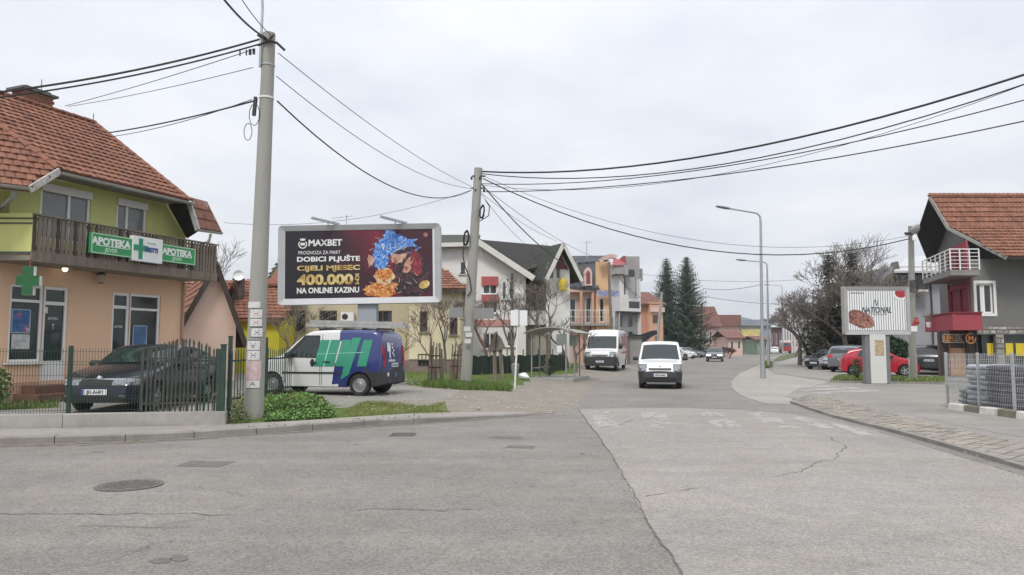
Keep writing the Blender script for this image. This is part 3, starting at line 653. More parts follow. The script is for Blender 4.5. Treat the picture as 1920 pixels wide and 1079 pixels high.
# balcony: slab, slats, rails, plastered parapet on the left
slabm = mat('balcony_slab', (.27, .24, .2), .9, .25, 3, dirt=.6, dirtcol=(.14, .12, .1))
e0, e1 = FB.pt(0, 0), FB.pt(5.9, 0); lft = V((-22, c0.y, 0))
b = MB(); b.prism([V((p.x, p.y, 3.64)) for p in (lft, e0, e1, FW.pt(5.9, 0), FW.pt(.3, 0), V((-22, c0.y + 1.0, 0)))], (0, 0, .14)); b.build('balcony_slab', slabm, ph)
b = MB(); b.box(FB.pt(2.95, 3.74, .03), 5.94, .05, .25, FB.u, FB.n); b.build('fascia_board', wood_grey, ph)
for z in (3.95, 4.66): 
    b = MB(); b.bar(FB.pt(0, z, -.02), FB.pt(5.9, z, -.02), .04, .07); b.bar(FB.pt(5.88, z, -.02), FW.pt(5.88, z, 0), .04, .07); b.build('balcony_rail', wood_grey, ph)
b = MB(); b.bar(FB.pt(-.02, 4.755, .0), FB.pt(5.95, 4.755, .0), .12, .035); b.build('handrail', wood_grey, ph)
rg = random.Random(11); nsl = 50; sl0 = None
for i in range(nsl):
    a = .05 + i * (5.8 / (nsl - 1)); b = MB(); w = .088 * rg.uniform(.9, 1.05); t = rg.uniform(-.006, .006)
    prof = [(-w / 2, 3.86), (w / 2, 3.86), (w / 2 * .96, 4.1), (w / 2, 4.3), (w / 2 * .8, 4.5), (w / 2, 4.58), (w / 2 * .6, 4.735), (-w / 2 * .6, 4.735), (-w / 2, 4.58), (-w / 2 * .8, 4.5), (-w / 2, 4.3), (-w / 2 * .96, 4.1)]
    b.prism([FB.pt(a + x + t, z, .0) for x, z in prof], FB.n * .024); b.build('slat', wood_grey if rg.random() < .75 else wood_dark, ph)
for i in range(9):
    b = MB(); p = FB.pt(5.9, 0, -.08 - i * .125); b.box(V((p.x, p.y, 4.3)), .024, .08, .86, FB.u, FB.n); b.build('slat', wood_grey, ph)
FPn = Frame(lft, (1, 0, 0)); wl = c0.x + 22
b = MB(); b.box(FPn.pt(wl / 2, 4.2, -.05), wl, .1, .86, FPn.u, FPn.n); b.build('parapet', lime, ph)
for z, h, m_ in ((4.72, .1, mat('lime_band', (.52, .58, .2), .9, .06, 2)), (4.645, .03, steel_dark), (4.53, .03, steel_dark), (3.82, .05, steel_dark)):
    b = MB(); b.box(FPn.pt(wl / 2, z, .012), wl, .03, h, FPn.u, FPn.n); b.build('parapet_band', m_, ph)
# roof: main slope, back slope, left hip over the wing, small hip on the right
EZ, PT = 6.05, .683
def rp(a, s, dz=0): return FB.pt(a, EZ + PT * s + dz, -.3 - s)
Q0 = rp(.8, 0); L0 = P(55, 351, 17.25); L1 = L0 + V((-7, 0, 0)); n1 = (rp(5, 0) - rp(1, 0)).cross(rp(1, 2) - rp(1, 0)).normalized(); Q1 = rp(.02, 4.2); n2 = (Q1 - Q0).cross(L0 - Q0).normalized(); hh = n2.cross(V((0, 0, 1))).normalized(); hh = -hh if hh.x > 0 else hh; L1 = L0 + hh * 7
a1 = (Q1 - V((FB.O.x, FB.O.y, 0))).dot(FB.u)
main_poly = [Q0, rp(5.04, 0), rp(5.04, 4.2), Q1]
rf = MB(); rf.prism([p - V((0, 0, .12)) for p in main_poly], (0, 0, .1)); rf.prism([p - V((0, 0, .12)) for p in (rp(5.04, 4.2), FB.pt(5.04, 5.9, -9.0), FB.pt(a1, 5.9, -9.0), Q1)], (0, 0, .1))
wing_poly = [L1, L0, Q0, Q1, Q1 + hh * 6]
rf.prism([p - V((0, 0, .12)) for p in wing_poly], (0, 0, .1)); roof = rf.build('roof', roof_under, ph)
tiles(main_poly, DS, TILES, roof, .31, .215); tiles(wing_poly, hh, TILES, roof, .31, .215, rng=random.Random(8))
# ridge and hip caps
def caps(p, q, parent, r=.12, L=.36):
    n = max(1, int((q - p).length / L)); b = MB(); g = (q - p).normalized()
    for i in range(n):
        a, c = p.lerp(q, i / n), p.lerp(q, (i + 1) / n); a = a - g * .03
        sd = g.cross(V((0, 0, 1))).normalized(); u = sd.cross(g); ra, rc = r * 1.08, r * .92; ar = []
        for (pt_, rr) in ((a, ra), (c, rc)):
            for k in range(6):
                t = math.pi * k / 5; ar.append(pt_ + sd * math.cos(t) * rr + u * (math.sin(t) * rr * .75 - .02))
        b.add(ar, [(k, k + 1, k + 7, k + 6) for k in range(5)] + [(0, 1, 2, 3, 4, 5)])
    o = b.build('ridge_tiles', TILES[0], parent, smooth=True); o['kind'] = 'stuff'; return o
caps(Q1 + V((0, 0, .03)), rp(5.04, 4.2, .03), roof); caps(rp(5.02, -.05, .03), rp(5.02, 4.2, .03), roof, .1); caps(Q0 + V((0, 0, .03)), Q1 + V((0, 0, .03)), roof, .11)
# right-hand lower hip
h_a, h_b, h_c, h_d = rp(5.08, .15), P(416, 434, 24.6), P(371, 427, 22.2), rp(5.1, 2.2)
b = MB(); hA = rp(5.06, -.02, -.05); hp = [hA, h_c, h_b, hA + (h_b - h_c) * .75]
b.prism([p - V((0, 0, .1)) for p in hp], (0, 0, .08)); hip = b.build('lower_roof', roof_under, ph); tiles(hp, h_b - h_c, TILES, hip, .34, .25, rng=random.Random(5))
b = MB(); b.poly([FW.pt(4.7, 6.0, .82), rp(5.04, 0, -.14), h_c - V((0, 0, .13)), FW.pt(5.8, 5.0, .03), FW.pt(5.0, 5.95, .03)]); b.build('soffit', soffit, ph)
b = MB(); b.bar(rp(5.04, 0, -.1), h_c - V((0, 0, .08)), .05, .16); b.build('verge_board', zinc, ph)
b = MB(); b.quad(rp(.85, .0, -.13), rp(5.0, 0, -.13), FW.pt(5.0, 5.98, .01), FW.pt(.5, 5.98, .01)); b.build('soffit', mat('eave_boards', (.25, .24, .2), .85, .2, 4), ph)
def gutter(p, q, name='gutter', r=.075):
    b = MB(); g = (q - p).normalized(); sd = g.cross(V((0, 0, 1))).normalized(); n = 6; ar = []
    for pt_ in (p, q):
        for k in range(n + 1):
            t = math.pi * k / n; ar.append(pt_ + sd * math.cos(t) * r - V((0, 0, 1)) * math.sin(t) * r)
    m = n + 1; b.add(ar, [(k, k + 1, m + k + 1, m + k) for k in range(n)]); return b.build(name, zinc, ph, smooth=True)
gutter(rp(.78, -.08, -.03), rp(5.06, -.08, -.03)); gutter(L1 + V((0, -.08, -.03)), L0 + V((.05, -.08, -.03))); gutter(h_c + V((0, -.06, -.05)), h_b + V((0, -.06, -.05)))
b = MB(); b.bar(L0 + V((.03, -.02, -.06)), Q0 + V((.05, -.03, -.06)), .04, .17); b.build('verge_board', mat('peeling_white_board', (.55, .54, .5), .8, .25, 7, dirt=.6, dirtcol=(.16, .13, .11)), ph)
b = MB(); b.tube([P(28, 352, 17.2), P(26, 368, 17.25), P(10, 384, 17.5), P(-12, 398, 18.3)], .055, 8); b.build('downpipe', zinc, ph, smooth=True)
b = MB(); b.tube([h_b + V((-.35, -.06, -.1)), h_b + V((-.4, -.05, -.35)), h_b + V((-.9, -.1, -.55)), h_b + V((-1.4, -.1, -.62))], .05, 8); b.build('downpipe', zinc, ph, smooth=True)
b = MB(); b.tube([FW.pt(5.72, 3.6, .06), FW.pt(5.72, .3, .06)], .04, 8); b.build('downpipe', mat('peach_pipe', (.5, .32, .24), .6, .1, 3), ph, smooth=True)
# chimney
chm = MB(); cc = P(61, 190, 22.2); cb = mat('chimney_brick', (.24, .095, .065), .9, .3, 9, .5, 20)
cz = cc.z; chimney = MB(); chimney.box(V((cc.x, cc.y, cz - .55)), .55, .9, 1.5, FB.n, FB.u); chimney = chimney.build('chimney', mat('mortar', (.3, .27, .24), .95, .2, 6), ph)
bm_ = []
for r_ in range(5):
    for (ux, uy, sx, sy) in ((FB.n, FB.u, .55, .9), (FB.u, FB.n, .9, .55)):
        for s_ in (-1, 1):
            nb = int(sx / .22); 
            for k in range(nb):
                b = MB(); off = (k + .5 + (.25 if r_ % 2 else -.0)) * sx / nb - sx / 2
                if abs(off) > sx / 2 - .05: continue
                b.box(V((cc.x, cc.y, cz - .22 + r_ * .085)) + ux * off + uy * s_ * (sy / 2 + .004), sx / nb - .02, .025, .07, ux, uy); b.build('brick', cb, chimney)
b = MB(); b.box(V((cc.x, cc.y, cz + .24)), .75, 1.15, .07, FB.n, FB.u); b.box(V((cc.x, cc.y, cz + .33)), .5, .8, .05, FB.n, FB.u); b.build('cap', mat('chimney_cap', (.13, .125, .12), .9, .2, 5), chimney)
for px, py in ((78, 158), (175, 222)):
    b = MB(); p = P(px, py, 23.0); b.tube([p + V((0, 0, -.3)), p + V((0, 0, .15))], .012, 5); b.build('lightning_rod', steel_dark, ph)

# signs on the balcony
sign_green = mat('sign_green', (.035, .30, .10), .5, .12, 1.5); sign_white = mat('sign_white', (.78, .79, .78), .45, .04, 2); sign_rim = mat('sign_rim', (.40, .62, .42), .5, .08, 3); navy_print = mat('navy_print', (.05, .10, .28), .5, .05, 2)
FSn = FB.shift(0, .06)
def sign(px0, px1, yt, yb, label, base, thick, off=.0):
    a0_, z1_ = FSn.px(px0, yt); a1_, _ = FSn.px(px1, yt); _, z0_ = FSn.px(px0, yb)
    t = thing('pharmacy_sign', label, 'sign', FSn.pt((a0_ + a1_) / 2, z0_), 'signs fixed to the balcony'); b = MB(); b.box(FSn.pt((a0_ + a1_) / 2, (z0_ + z1_) / 2, off + thick / 2), a1_ - a0_, thick, z1_ - z0_, FSn.u, FSn.n); b.build('board', base, t); return t, a0_, a1_, z0_, z1_
def rim(t, a0_, a1_, z0_, z1_, off, m, w=.03):
    b = MB()
    for (x, z, sx, sz) in (((a0_ + a1_) / 2, z1_ - w / 2, a1_ - a0_, w), ((a0_ + a1_) / 2, z0_ + w / 2, a1_ - a0_, w), (a0_ + w / 2, (z0_ + z1_) / 2, w, z1_ - z0_ - 2 * w), (a1_ - w / 2, (z0_ + z1_) / 2, w, z1_ - z0_ - 2 * w)): b.box(FSn.pt(x, z, off), sx, .02, sz, FSn.u, FSn.n)
    b.build('rim', m, t)
for px0, px1, yt, yb, lab in ((167, 247, 436, 474.5, 'green pharmacy sign APOTEKA, wider one left of the white cross sign'), (298, 362, 458, 490, 'green pharmacy sign APOTEKA, smaller one right of the white cross sign')):
    t, a0_, a1_, z0_, z1_ = sign(px0, px1, yt, yb, lab, sign_green, .1); h = z1_ - z0_; w = a1_ - a0_; rim(t, a0_, a1_, z0_, z1_, .1, sign_rim)
    text('APOTEKA', h * .50, FSn, a0_ + w * .46, z0_ + h * .46, .102, sign_white, t, bold=.012, align='CENTER', sx=.98)
    text('JEVER', h * .26, FSn, a0_ + w * .46, z0_ + h * .14, .102, sign_rim, t, bold=.006, align='CENTER', sx=1.1)
    b = MB(); b.box(FSn.pt(a0_ + w * .5, z0_ + h * .405, .104), w * .78, .008, .018, FSn.u, FSn.n); b.build('underline', sign_white, t)
t, a0_, a1_, z0_, z1_ = sign(243, 298, 442, 489, 'white pharmacy sign with green cross between the two green signs', sign_white, .16); h = z1_ - z0_; w = a1_ - a0_
b = MB(); b.box(FSn.pt(a0_ + w * .24, z0_ + h * .5, .163), .13, .012, h * .82, FSn.u, FSn.n); b.box(FSn.pt(a0_ + w * .08, z0_ + h * .53, .163), w * .16, .012, .16, FSn.u, FSn.n); b.box(FSn.pt(a0_ + w * .4, z0_ + h * .53, .163), w * .16, .012, .16, FSn.u, FSn.n); b.build('green_cross', mat('cross_green', (.02, .27, .14), .5, .1, 2), t)
text('SBETTI', h * .25, FSn, a0_ + w * .40, z0_ + h * .42, .175, navy_print, t, bold=.008, sx=.82)
text('Apoteka', h * .14, FSn, a0_ + w * .45, z0_ + h * .74, .165, sign_rim, t, sx=.9)
# projecting green cross
fx = Frame(P(31, 526, 17.3), (1, .22)); cr = thing('cross_sign', 'green pharmacy cross light box hanging below the balcony corner', 'sign', fx.pt(.2, 3.1)); zc_ = P(50, 526, 17.3).z; u_ = .235
def plus(m_w): 
    return [(-u_ * .5, -u_ * 1.45), (u_ * .5, -u_ * 1.45), (u_ * .5, -u_ * .5), (u_ * 1.05, -u_ * .5), (u_ * 1.05, u_ * .5), (u_ * .5, u_ * .5), (u_ * .5, u_ * 1.45), (-u_ * .5, u_ * 1.45), (-u_ * .5, u_ * .5), (-u_ * 1.05, u_ * .5), (-u_ * 1.05, -u_ * .5), (-u_ * .5, -u_ * .5)]
b = MB(); b.prism([fx.pt(.235 + x, zc_ + z, -.16) for x, z in plus(1)], fx.n * .16); b.build('case', sign_white, cr)
b = MB(); b.prism([fx.pt(.235 + x, zc_ + z, .002) for x, z in plus(1)], fx.n * .012); b.build('face', mat('cross_face', (.018, .12, .04), .35, .3, 6), cr)
b = MB(); b.tube([fx.pt(.235, zc_ + .3, -.08), fx.pt(.235, 3.66, -.08)], .02, 6); b.build('bracket', mat('rusty_bracket', (.2, .06, .05), .7, .3, 6), cr)
# lamps
p = FW.px(122, 505, .25); lp = FW.pt(p[0], p[1], .25); wl_ = thing('wall_lamp', 'small lit round lamp on the peach wall under the balcony', 'lamp', lp)
b = MB(); b.lathe([(0.001, -.075), (.05, -.055), (.075, 0), (.05, .055), (0.001, .075)], 14, lp); b.build('globe', mat('lit_globe', (1, .88, .66), .4, .0, 1, emit=1.6), wl_, smooth=True, angle=180)
b = MB(); b.tube([lp + V((0, 0, .06)), lp + V((0, 0, .12))], .05, 10); b.bar(lp + V((0, 0, .1)), FW.pt(p[0], p[1] + .1, 0), .04, .04); b.build('bracket', white_paint, wl_)
p = FW.px(190, 523, .2); lp = FW.pt(p[0], p[1], .2); wl_ = thing('wall_lantern', 'unlit glass lantern on the peach wall between the shop windows', 'lantern', lp)
b = MB(); b.lathe([(.07, -.11), (.1, .1)], 6, lp); b.build('glass_cage', mat('lantern_glass', (.5, .42, .34), .2, .2, 4), wl_)
b = MB(); b.lathe([(.075, -.13), (.075, -.11)], 6, lp); b.lathe([(.125, .1), (.12, .13), (.02, .19)], 6, lp); b.bar(lp + V((0, 0, .14)), FW.pt(p[0], p[1] + .14, 0), .03, .03); b.build('bracket', mat('lantern_brown', (.13, .07, .05), .6, .2, 4), wl_)
# posters in the shop windows
pos_blue = blotch('poster_blue_print', [(.32, (.03, .07, .2)), (.5, (.06, .16, .38)), (.58, (.4, .08, .14)), (.7, (.55, .6, .7))], 5, 4)
pos_paper = blotch('poster_paper_print', [(.35, (.34, .36, .36)), (.55, (.6, .62, .6)), (.7, (.45, .47, .42))], 7, 5)
def poster(F, px0, py0, px1, py1, m, label, off=-.062, cat='poster', rimm=None):
    a0_, z1_ = F.px(px0, py0, off); a1_, _ = F.px(px1, py0, off); z0_ = F.px(px0, py1, off)[1]; t = thing('poster', label, cat, F.pt((a0_ + a1_) / 2, z0_, off), 'posters in the pharmacy windows')
    b = MB(); b.box(F.pt((a0_ + a1_) / 2, (z0_ + z1_) / 2, off), a1_ - a0_, .01, z1_ - z0_, F.u, F.n); b.build('sheet', m, t)
    if rimm:
        b = MB(); w = .03
        for (x, z, sx, sz) in (((a0_ + a1_) / 2, z1_, a1_ - a0_, w), ((a0_ + a1_) / 2, z0_, a1_ - a0_, w), (a0_, (z0_ + z1_) / 2, w, z1_ - z0_), (a1_, (z0_ + z1_) / 2, w, z1_ - z0_)): b.box(F.pt(x, z, off), sx, .02, sz, F.u, F.n)
        b.build('frame', rimm, t)
    return t
rim_b = mat('poster_rim', (.3, .42, .5), .5, .1, 3)
poster(FW, 23, 580, 57, 624, pos_blue, 'blue and red framed poster in the left shop window', rimm=rim_b)
poster(FW, 22, 627, 56, 655, pos_paper, 'pale printed sheet below the blue poster in the left window')
poster(FW, 250, 611, 275, 650, mat('poster_flat_blue', (.07, .15, .3), .5, .3, 4), 'plain blue framed poster in the right shop window', rimm=rim_b)
pt_w = mat('door_print', (.6, .62, .62), .6, .1, 3)
for (F, px, py, s) in ((FW, 99, 600, .1), (FW, 99, 618, .12), (FW, 222, 615, .1)):
    a_, z_ = F.px(px, py, -.08); text('APOTEKA' if s < .11 else 'T', .09 if s < .11 else .2, F, a_, z_, -.08, pt_w, w_low, 'lettering', .002, align='CENTER', sx=.7)
for px, py in ((86, 582), (237, 608)):
    a_, z_ = FW.px(px, py, -.075); b = MB(); b.box(FW.pt(a_, z_, -.075), .1, .006, .16, FW.u, FW.n); tag(b.build('notice', white_paint, None, origin=FW.pt(a_, z_)), 'small white notice on the %s glass door' % ('left' if px < 100 else 'right'), 'notice', 'notices on the pharmacy doors')

# ------------------------------------------------------------------ fence in front of the pharmacy
fa, fb_ = G(0, 803, .13), G(422, 795.5, .13); FF = Frame(fa, fb_ - fa).shift(0, -.1); flen = (fb_ - fa).length; fal = FF.u * -6
pw = thing('fence_plinth', 'low weathered concrete plinth wall under the wire fence', 'wall', FF.pt(2, .13))
for k, (x0_, x1_) in enumerate(((-6, -3.05), (-3.04, -.4), (-.39, 1.02), (1.03, flen))):
    b = MB(); z1_ = .36 + .004 * (k % 2); b.prism([FF.pt(x0_, .05, .1), FF.pt(x1_, .05, .1), FF.pt(x1_, z1_ - .015, .1), FF.pt(x1_, z1_, .085), FF.pt(x0_, z1_, .085), FF.pt(x0_, z1_ - .015, .1)], -FF.n * .19); b.build('wall_section', concrete, pw)
mf = thing('wire_mesh_fence', 'dark green welded wire mesh fence on the concrete plinth', 'fence', FF.pt(0, .36))
ap = FF.px(130, 700)[0]; agl = FF.px(266, 700)[0]
for (x0_, x1_) in ((ap - 5.0, ap - 2.5), (ap - 2.48, ap - .02), (ap + .02, agl)):
    b = MB(); n = int((x1_ - x0_) / .05)
    for i in range(n + 1): x = x0_ + (x1_ - x0_) * i / n; b.bar(FF.pt(x, .37), FF.pt(x, 1.56), .0055, .0055, FF.n)
    for z in (.42, .62, .67, .86, 1.06, 1.26, 1.31, 1.5): b.bar(FF.pt(x0_, z, .006), FF.pt(x1_, z, .006), .006, .006)
    o = b.build('mesh_panel', green_steel, mf); o['kind'] = 'stuff'
for x in (ap - 5, ap - 2.49, ap):
    b = MB(); b.box(FF.pt(x, .98, -.03), .07, .05, 1.26, FF.u, FF.n); b.build('post', green_steel, mf)
g1 = thing('picket_gate', 'old iron picket gate leaf with an arched top standing before the navy car', 'gate', FF.pt(agl, .36)); agr = FF.px(410, 700)[0]; rg = random.Random(21)
for lay, (off, n) in enumerate(((.0, 19), (-.3, 14))):
    for i in range(n):
        t = i / (n - 1); x = agl + .02 + (agr - agl - .04) * t; zt = 1.50 + .20 * math.sin(math.pi * min(1, t * 1.08)) * (.4 + .6 * min(1, t * 2)); lean = rg.uniform(-.03, .03) if lay else rg.uniform(-.008, .008)
        zb_ = .38 if lay == 0 else .25; b = MB(); b.bar(FF.pt(x, zb_, off), FF.pt(x + lean, zt, off), .028, .012, FF.n); b.prism([FF.pt(x + lean - .02, zt, off + .006), FF.pt(x + lean + .02, zt, off + .006), FF.pt(x + lean, zt + .07, off + .006)], -FF.n * .012); b.build('picket', rust_green if rg.random() < .8 else green_steel, g1)
    for z in (.52, 1.36) if lay == 0 else (.6, 1.3): b = MB(); b.bar(FF.pt(agl, z, off - .015), FF.pt(agr, z + .02, off - .015), .02, .035); b.build('rail', rust_green, g1)
b = MB(); b.box(FF.pt(agl - .01, .93, -.02), .03, .04, 1.15, FF.u, FF.n); b.box(FF.pt(agr, .95, -.02), .04, .04, 1.2, FF.u, FF.n); b.build('stile', rust_green, g1)
for px, h, w in ((417, 1.62, .09), (426, 1.78, .07)):
    x = FF.px(px, 700)[0]; b = MB(); b.box(FF.pt(x, (.13 + h) / 2, -.05 if px < 420 else -.25), w, w, h - .13, FF.u, FF.n); b.box(FF.pt(x, h + .01, -.05 if px < 420 else -.25), w + .02, w + .02, .02, FF.u, FF.n)
    o = b.build('gate_post', green_steel, None, origin=FF.pt(x, .13)); tag(o, 'thick green steel gate post at the end of the plinth' if px < 420 else 'taller thin green gate post behind the thick one', 'post', 'green steel gate posts')
# second fence leaf running back along the driveway
q0, q1 = G(430, 772, .2), G(568, 736, .2); F2 = Frame(q0, q1 - q0); l2 = (q1 - q0).length
g2 = thing('picket_fence', 'dark green picket fence running back along the driveway beside the pole', 'fence', q0)
n = int(l2 / .19)
for i in range(n):
    x = .1 + i * (l2 - .2) / (n - 1); z1_ = 1.42 + .08 * abs(math.sin(i * .35)); b = MB(); b.bar(F2.pt(x, .28, 0), F2.pt(x + rg.uniform(-.01, .01), z1_, 0), .03, .014, F2.n); b.prism([F2.pt(x - .02, z1_, .006), F2.pt(x + .02, z1_, .006), F2.pt(x, z1_ + .08, .006)], -F2.n * .012); b.build('picket', green_steel, g2)
for z in (.45, 1.28): b = MB(); b.bar(F2.pt(0, z, -.015), F2.pt(l2, z, -.015), .025, .04); b.build('rail', green_steel, g2)
for x, h in ((l2, 1.5), (l2 * .38, 1.72)): b = MB(); b.box(F2.pt(x, h / 2 + .1, 0), .12, .12, h, F2.u, F2.n); b.build('post', green_steel, g2)
# ------------------------------------------------------------------ vehicles
tyre_m = mat('tyre', (.02, .02, .021), .85, .2, 20, dirt=.5, dirtcol=(.09, .085, .075)); rim_steel = mat('wheel_silver', (.42, .43, .44), .35, .1, 10, metal=.7); hub_m = mat('hub_dark', (.05, .05, .052), .6, .2, 10)
black_plastic = mat('black_plastic', (.028, .029, .031), .55, .15, 8, dirt=.35, dirtcol=(.08, .075, .07)); lamp_clear = mat('lamp_clear', (.25, .26, .27), .06, .6, 22, metal=.5, spec=.8); lamp_red = mat('lamp_red', (.42, .012, .015), .12, .3, 9, spec=.7); chrome = mat('chrome', (.6, .61, .62), .15, .1, 5, metal=.9); plate_m = mat('plate_white', (.72, .73, .73), .4, .03, 4); plate_ink = mat('plate_ink', (.02, .02, .03), .5, 0, 1); plate_blue = mat('plate_blue', (.03, .08, .4), .5, 0, 1)
def paint(name, c, dirt=.12, rough=.22, metal=0.0): return mat('paint_' + name, c, rough, .03, 1.5, coat=.7, spec=.5, metal=metal, dirt=dirt, dirtcol=tuple(x * .6 + .07 for x in c))
def chaikin(p, n=2):
    for _ in range(n):
        q = [p[0]]
        for i in range(len(p) - 1):
            a, c = p[i], p[i + 1]; q += [(a[0] * .75 + c[0] * .25, a[1] * .75 + c[1] * .25), (a[0] * .25 + c[0] * .75, a[1] * .25 + c[1] * .75)]
        p = q + [p[-1]]
    return p
class Car:
    def __init__(s, L, W, H, top, belt, wheels, rw, zs=.2, tum=.16, nose=(.55, .2), tail=(.35, .1), crown=.03, bumper=None):
        s.L, s.W, s.H, s.belt, s.wheels, s.rw, s.zs, s.tum, s.nose, s.tail, s.crown = L, W, H, belt, wheels, rw, zs, tum, nose, tail, crown
        s.prof = chaikin(top, 2); s.bumper = bumper
    def top(s, x):
        p = s.prof
        if x <= p[0][0]: return p[0][1]
        for i in range(len(p) - 1):
            if p[i][0] <= x <= p[i + 1][0]:
                d = p[i + 1][0] - p[i][0]; return p[i][1] if d < 1e-6 else p[i][1] + (p[i + 1][1] - p[i][1]) * (x - p[i][0]) / d
        return p[-1][1]
    def bot(s, x):
        z = s.zs + max(0, (.35 - x)) * .12 + max(0, x - s.L + .35) * .25
        for wx in s.wheels:
            r = s.rw * 1.17
            if abs(x - wx) < r: z = max(z, s.rw + math.sqrt(r * r - (x - wx) ** 2) * .96)
        return z
    def hw(s, x, z):
        f = 1.0; a, c = s.nose
        if x < a: f -= c * ((a - x) / a) ** 2.2
        a, c = s.tail
        if x > s.L - a: f -= c * ((x - s.L + a) / a) ** 2.2
        if z > s.belt: f *= 1 - s.tum * (z - s.belt) / (s.H - s.belt) - .012
        else: f *= 1 - .05 * ((s.belt - z) / s.belt) ** 2 - .012 * max(0, 1 - abs(z - s.belt) / .1)
        return s.W / 2 * f
    def side(s, x, z, sd, off=.006): return V((sd * (s.hw(x, z) + off), x - s.L / 2, z))
    def lim(s, y, z, x): return min(abs(y), s.hw(x, z) * .985)
    def front(s, y, z, off=.01):
        x = 0; y = math.copysign(s.lim(y, z, s.nose[0]), y)
        while x < s.nose[0] + 1.2 and (s.hw(x, z) < abs(y) or s.top(x) + s.crown * (1 - (y / s.hw(x, z)) ** 2) < z): x += .005
        return V((y, x - s.L / 2 - off, z))
    def rear(s, y, z, off=.01):
        x = s.L; y = math.copysign(s.lim(y, z, s.L - s.tail[0]), y)
        while x > s.L - 1.2 and (s.hw(x, z) < abs(y) or s.top(x) + s.crown * (1 - (y / s.hw(x, z)) ** 2) < z): x -= .005
        return V((y, x - s.L / 2 + off, z))
    def body(s, parent, mats, fn=None):
        xs = set([p[0] for p in s.prof]); n = int(s.L / .12)
        for i in range(n + 1): xs.add(s.L * i / n)
        for wx in s.wheels:
            r = s.rw * 1.17
            for k in range(13): xs.add(wx + r * math.cos(math.pi * k / 12))
            xs.add(wx - r - .002); xs.add(wx + r + .002)
        xs = sorted(x for x in xs if 0 <= x <= s.L); q = [xs[0]]
        for x in xs[1:]:
            if x - q[-1] > .0015: q.append(x)
        b = MB(); rings = []
        for x in q:
            zt, zb = s.top(x), s.bot(x); zb = min(zb, zt - .03); r = min(.10, (zt - zb) * .3); m = 7; half = [(0, zb + .03), (s.hw(x, zb) - .22, zb + .03), (s.hw(x, zb) - .03, zb)]
            for k in range(m + 1): z = zb + .02 + (zt - r - zb - .02) * k / m; half.append((s.hw(x, z), z))
            ye = s.hw(x, zt - r)
            for a in (30, 60): half.append((ye - r + r * math.cos(R(a)), zt - r + r * math.sin(R(a))))
            half += [(ye - r, zt), ((ye - r) * .5, zt + s.crown * .75), (0, zt + s.crown)]
            rings.append([V((y, x - s.L / 2, z)) for y, z in half] + [V((-y, x - s.L / 2, z)) for y, z in half[-2:0:-1]])
        N_ = len(rings[0]); H_ = (N_ + 2) // 2
        for r_ in rings: b.v += r_
        for i in range(len(rings) - 1):
            for k in range(N_):
                k2 = (k + 1) % N_; f = [i * N_ + k, i * N_ + k2, (i + 1) * N_ + k2, (i + 1) * N_ + k]
                c = (b.v[f[0]] + b.v[f[1]] + b.v[f[2]] + b.v[f[3]]) / 4; under = k in (0, 1, N_ - 1, N_ - 2)
                b.f.append(f[::-1]); b.m.append(1 if under else (fn(c.x, c.y + s.L / 2, c.z) if fn else 0))
        for i, rv in ((0, False), (len(rings) - 1, True)):
            f = [i * N_ + k for k in range(N_)]; b.f.append(f if not rv else f[::-1]); c = sum((b.v[k] for k in f), V((0, 0, 0))) / N_; b.m.append(fn(0, c.y + s.L / 2, c.z) if fn else 0)
        return b.build('body', mats, parent, smooth=True, angle=38)
    def grid(s, fn, nu, nv):
        b = MB(); b.v = [V(fn(u / nu, v / nv)) for v in range(nv + 1) for u in range(nu + 1)]
        for v in range(nv):
            for u in range(nu): b.f.append([v * (nu + 1) + u, v * (nu + 1) + u + 1, (v + 1) * (nu + 1) + u + 1, (v + 1) * (nu + 1) + u]); b.m.append(0)
        return b
    def sidepatch(s, q, sd, off=.006, nu=6, nv=3):
        """q = four (x,z): low front, low rear, top rear, top front"""
        def fn(u, v):
            x = (q[0][0] * (1 - u) + q[1][0] * u) * (1 - v) + (q[3][0] * (1 - u) + q[2][0] * u) * v; z = (q[0][1] * (1 - u) + q[1][1] * u) * (1 - v) + (q[3][1] * (1 - u) + q[2][1] * u) * v; return s.side(x, z, sd, off)
        return s.grid(fn, nu, nv)
    def screen(s, a, c, name, m, parent, inset=.05, off=.012):
        """glass across the car between profile points a=(x,z) low and c=(x,z) high"""
        d = V((c[0] - a[0], c[1] - a[1])).normalized(); n = V((-d.y, d.x)) if a[0] < c[0] else V((d.y, -d.x))
        n = n if n.y > 0 or abs(n.y) < .3 else -n
        if a[0] > s.L / 2: n = V((abs(n.x), n.y))
        else: n = V((-abs(n.x), n.y))
        def fn(u, v):
            x = a[0] + (c[0] - a[0]) * v; z = s.top(x); h = s.hw(x, z) - inset - .04; t = 2 * u - 1
            return V((t * h, x + n.x * off - s.L / 2, z + n.y * off + s.crown * (1 - t * t) * (1 if abs(d.y) < .8 else .4)))
        return s.grid(fn, 8, 5).build(name, m, parent, smooth=True)
    def frontpatch(s, y0, y1, z0, z1, name, m, parent, rear=False, off=.012, nu=6, nv=2, taper=0):
        g = s.rear if rear else s.front
        return s.grid(lambda u, v: g(y0 + (y1 - y0) * u, z0 + (z1 - z0) * v + taper * u * (1 - v), off), nu, nv).build(name, m, parent, smooth=True)
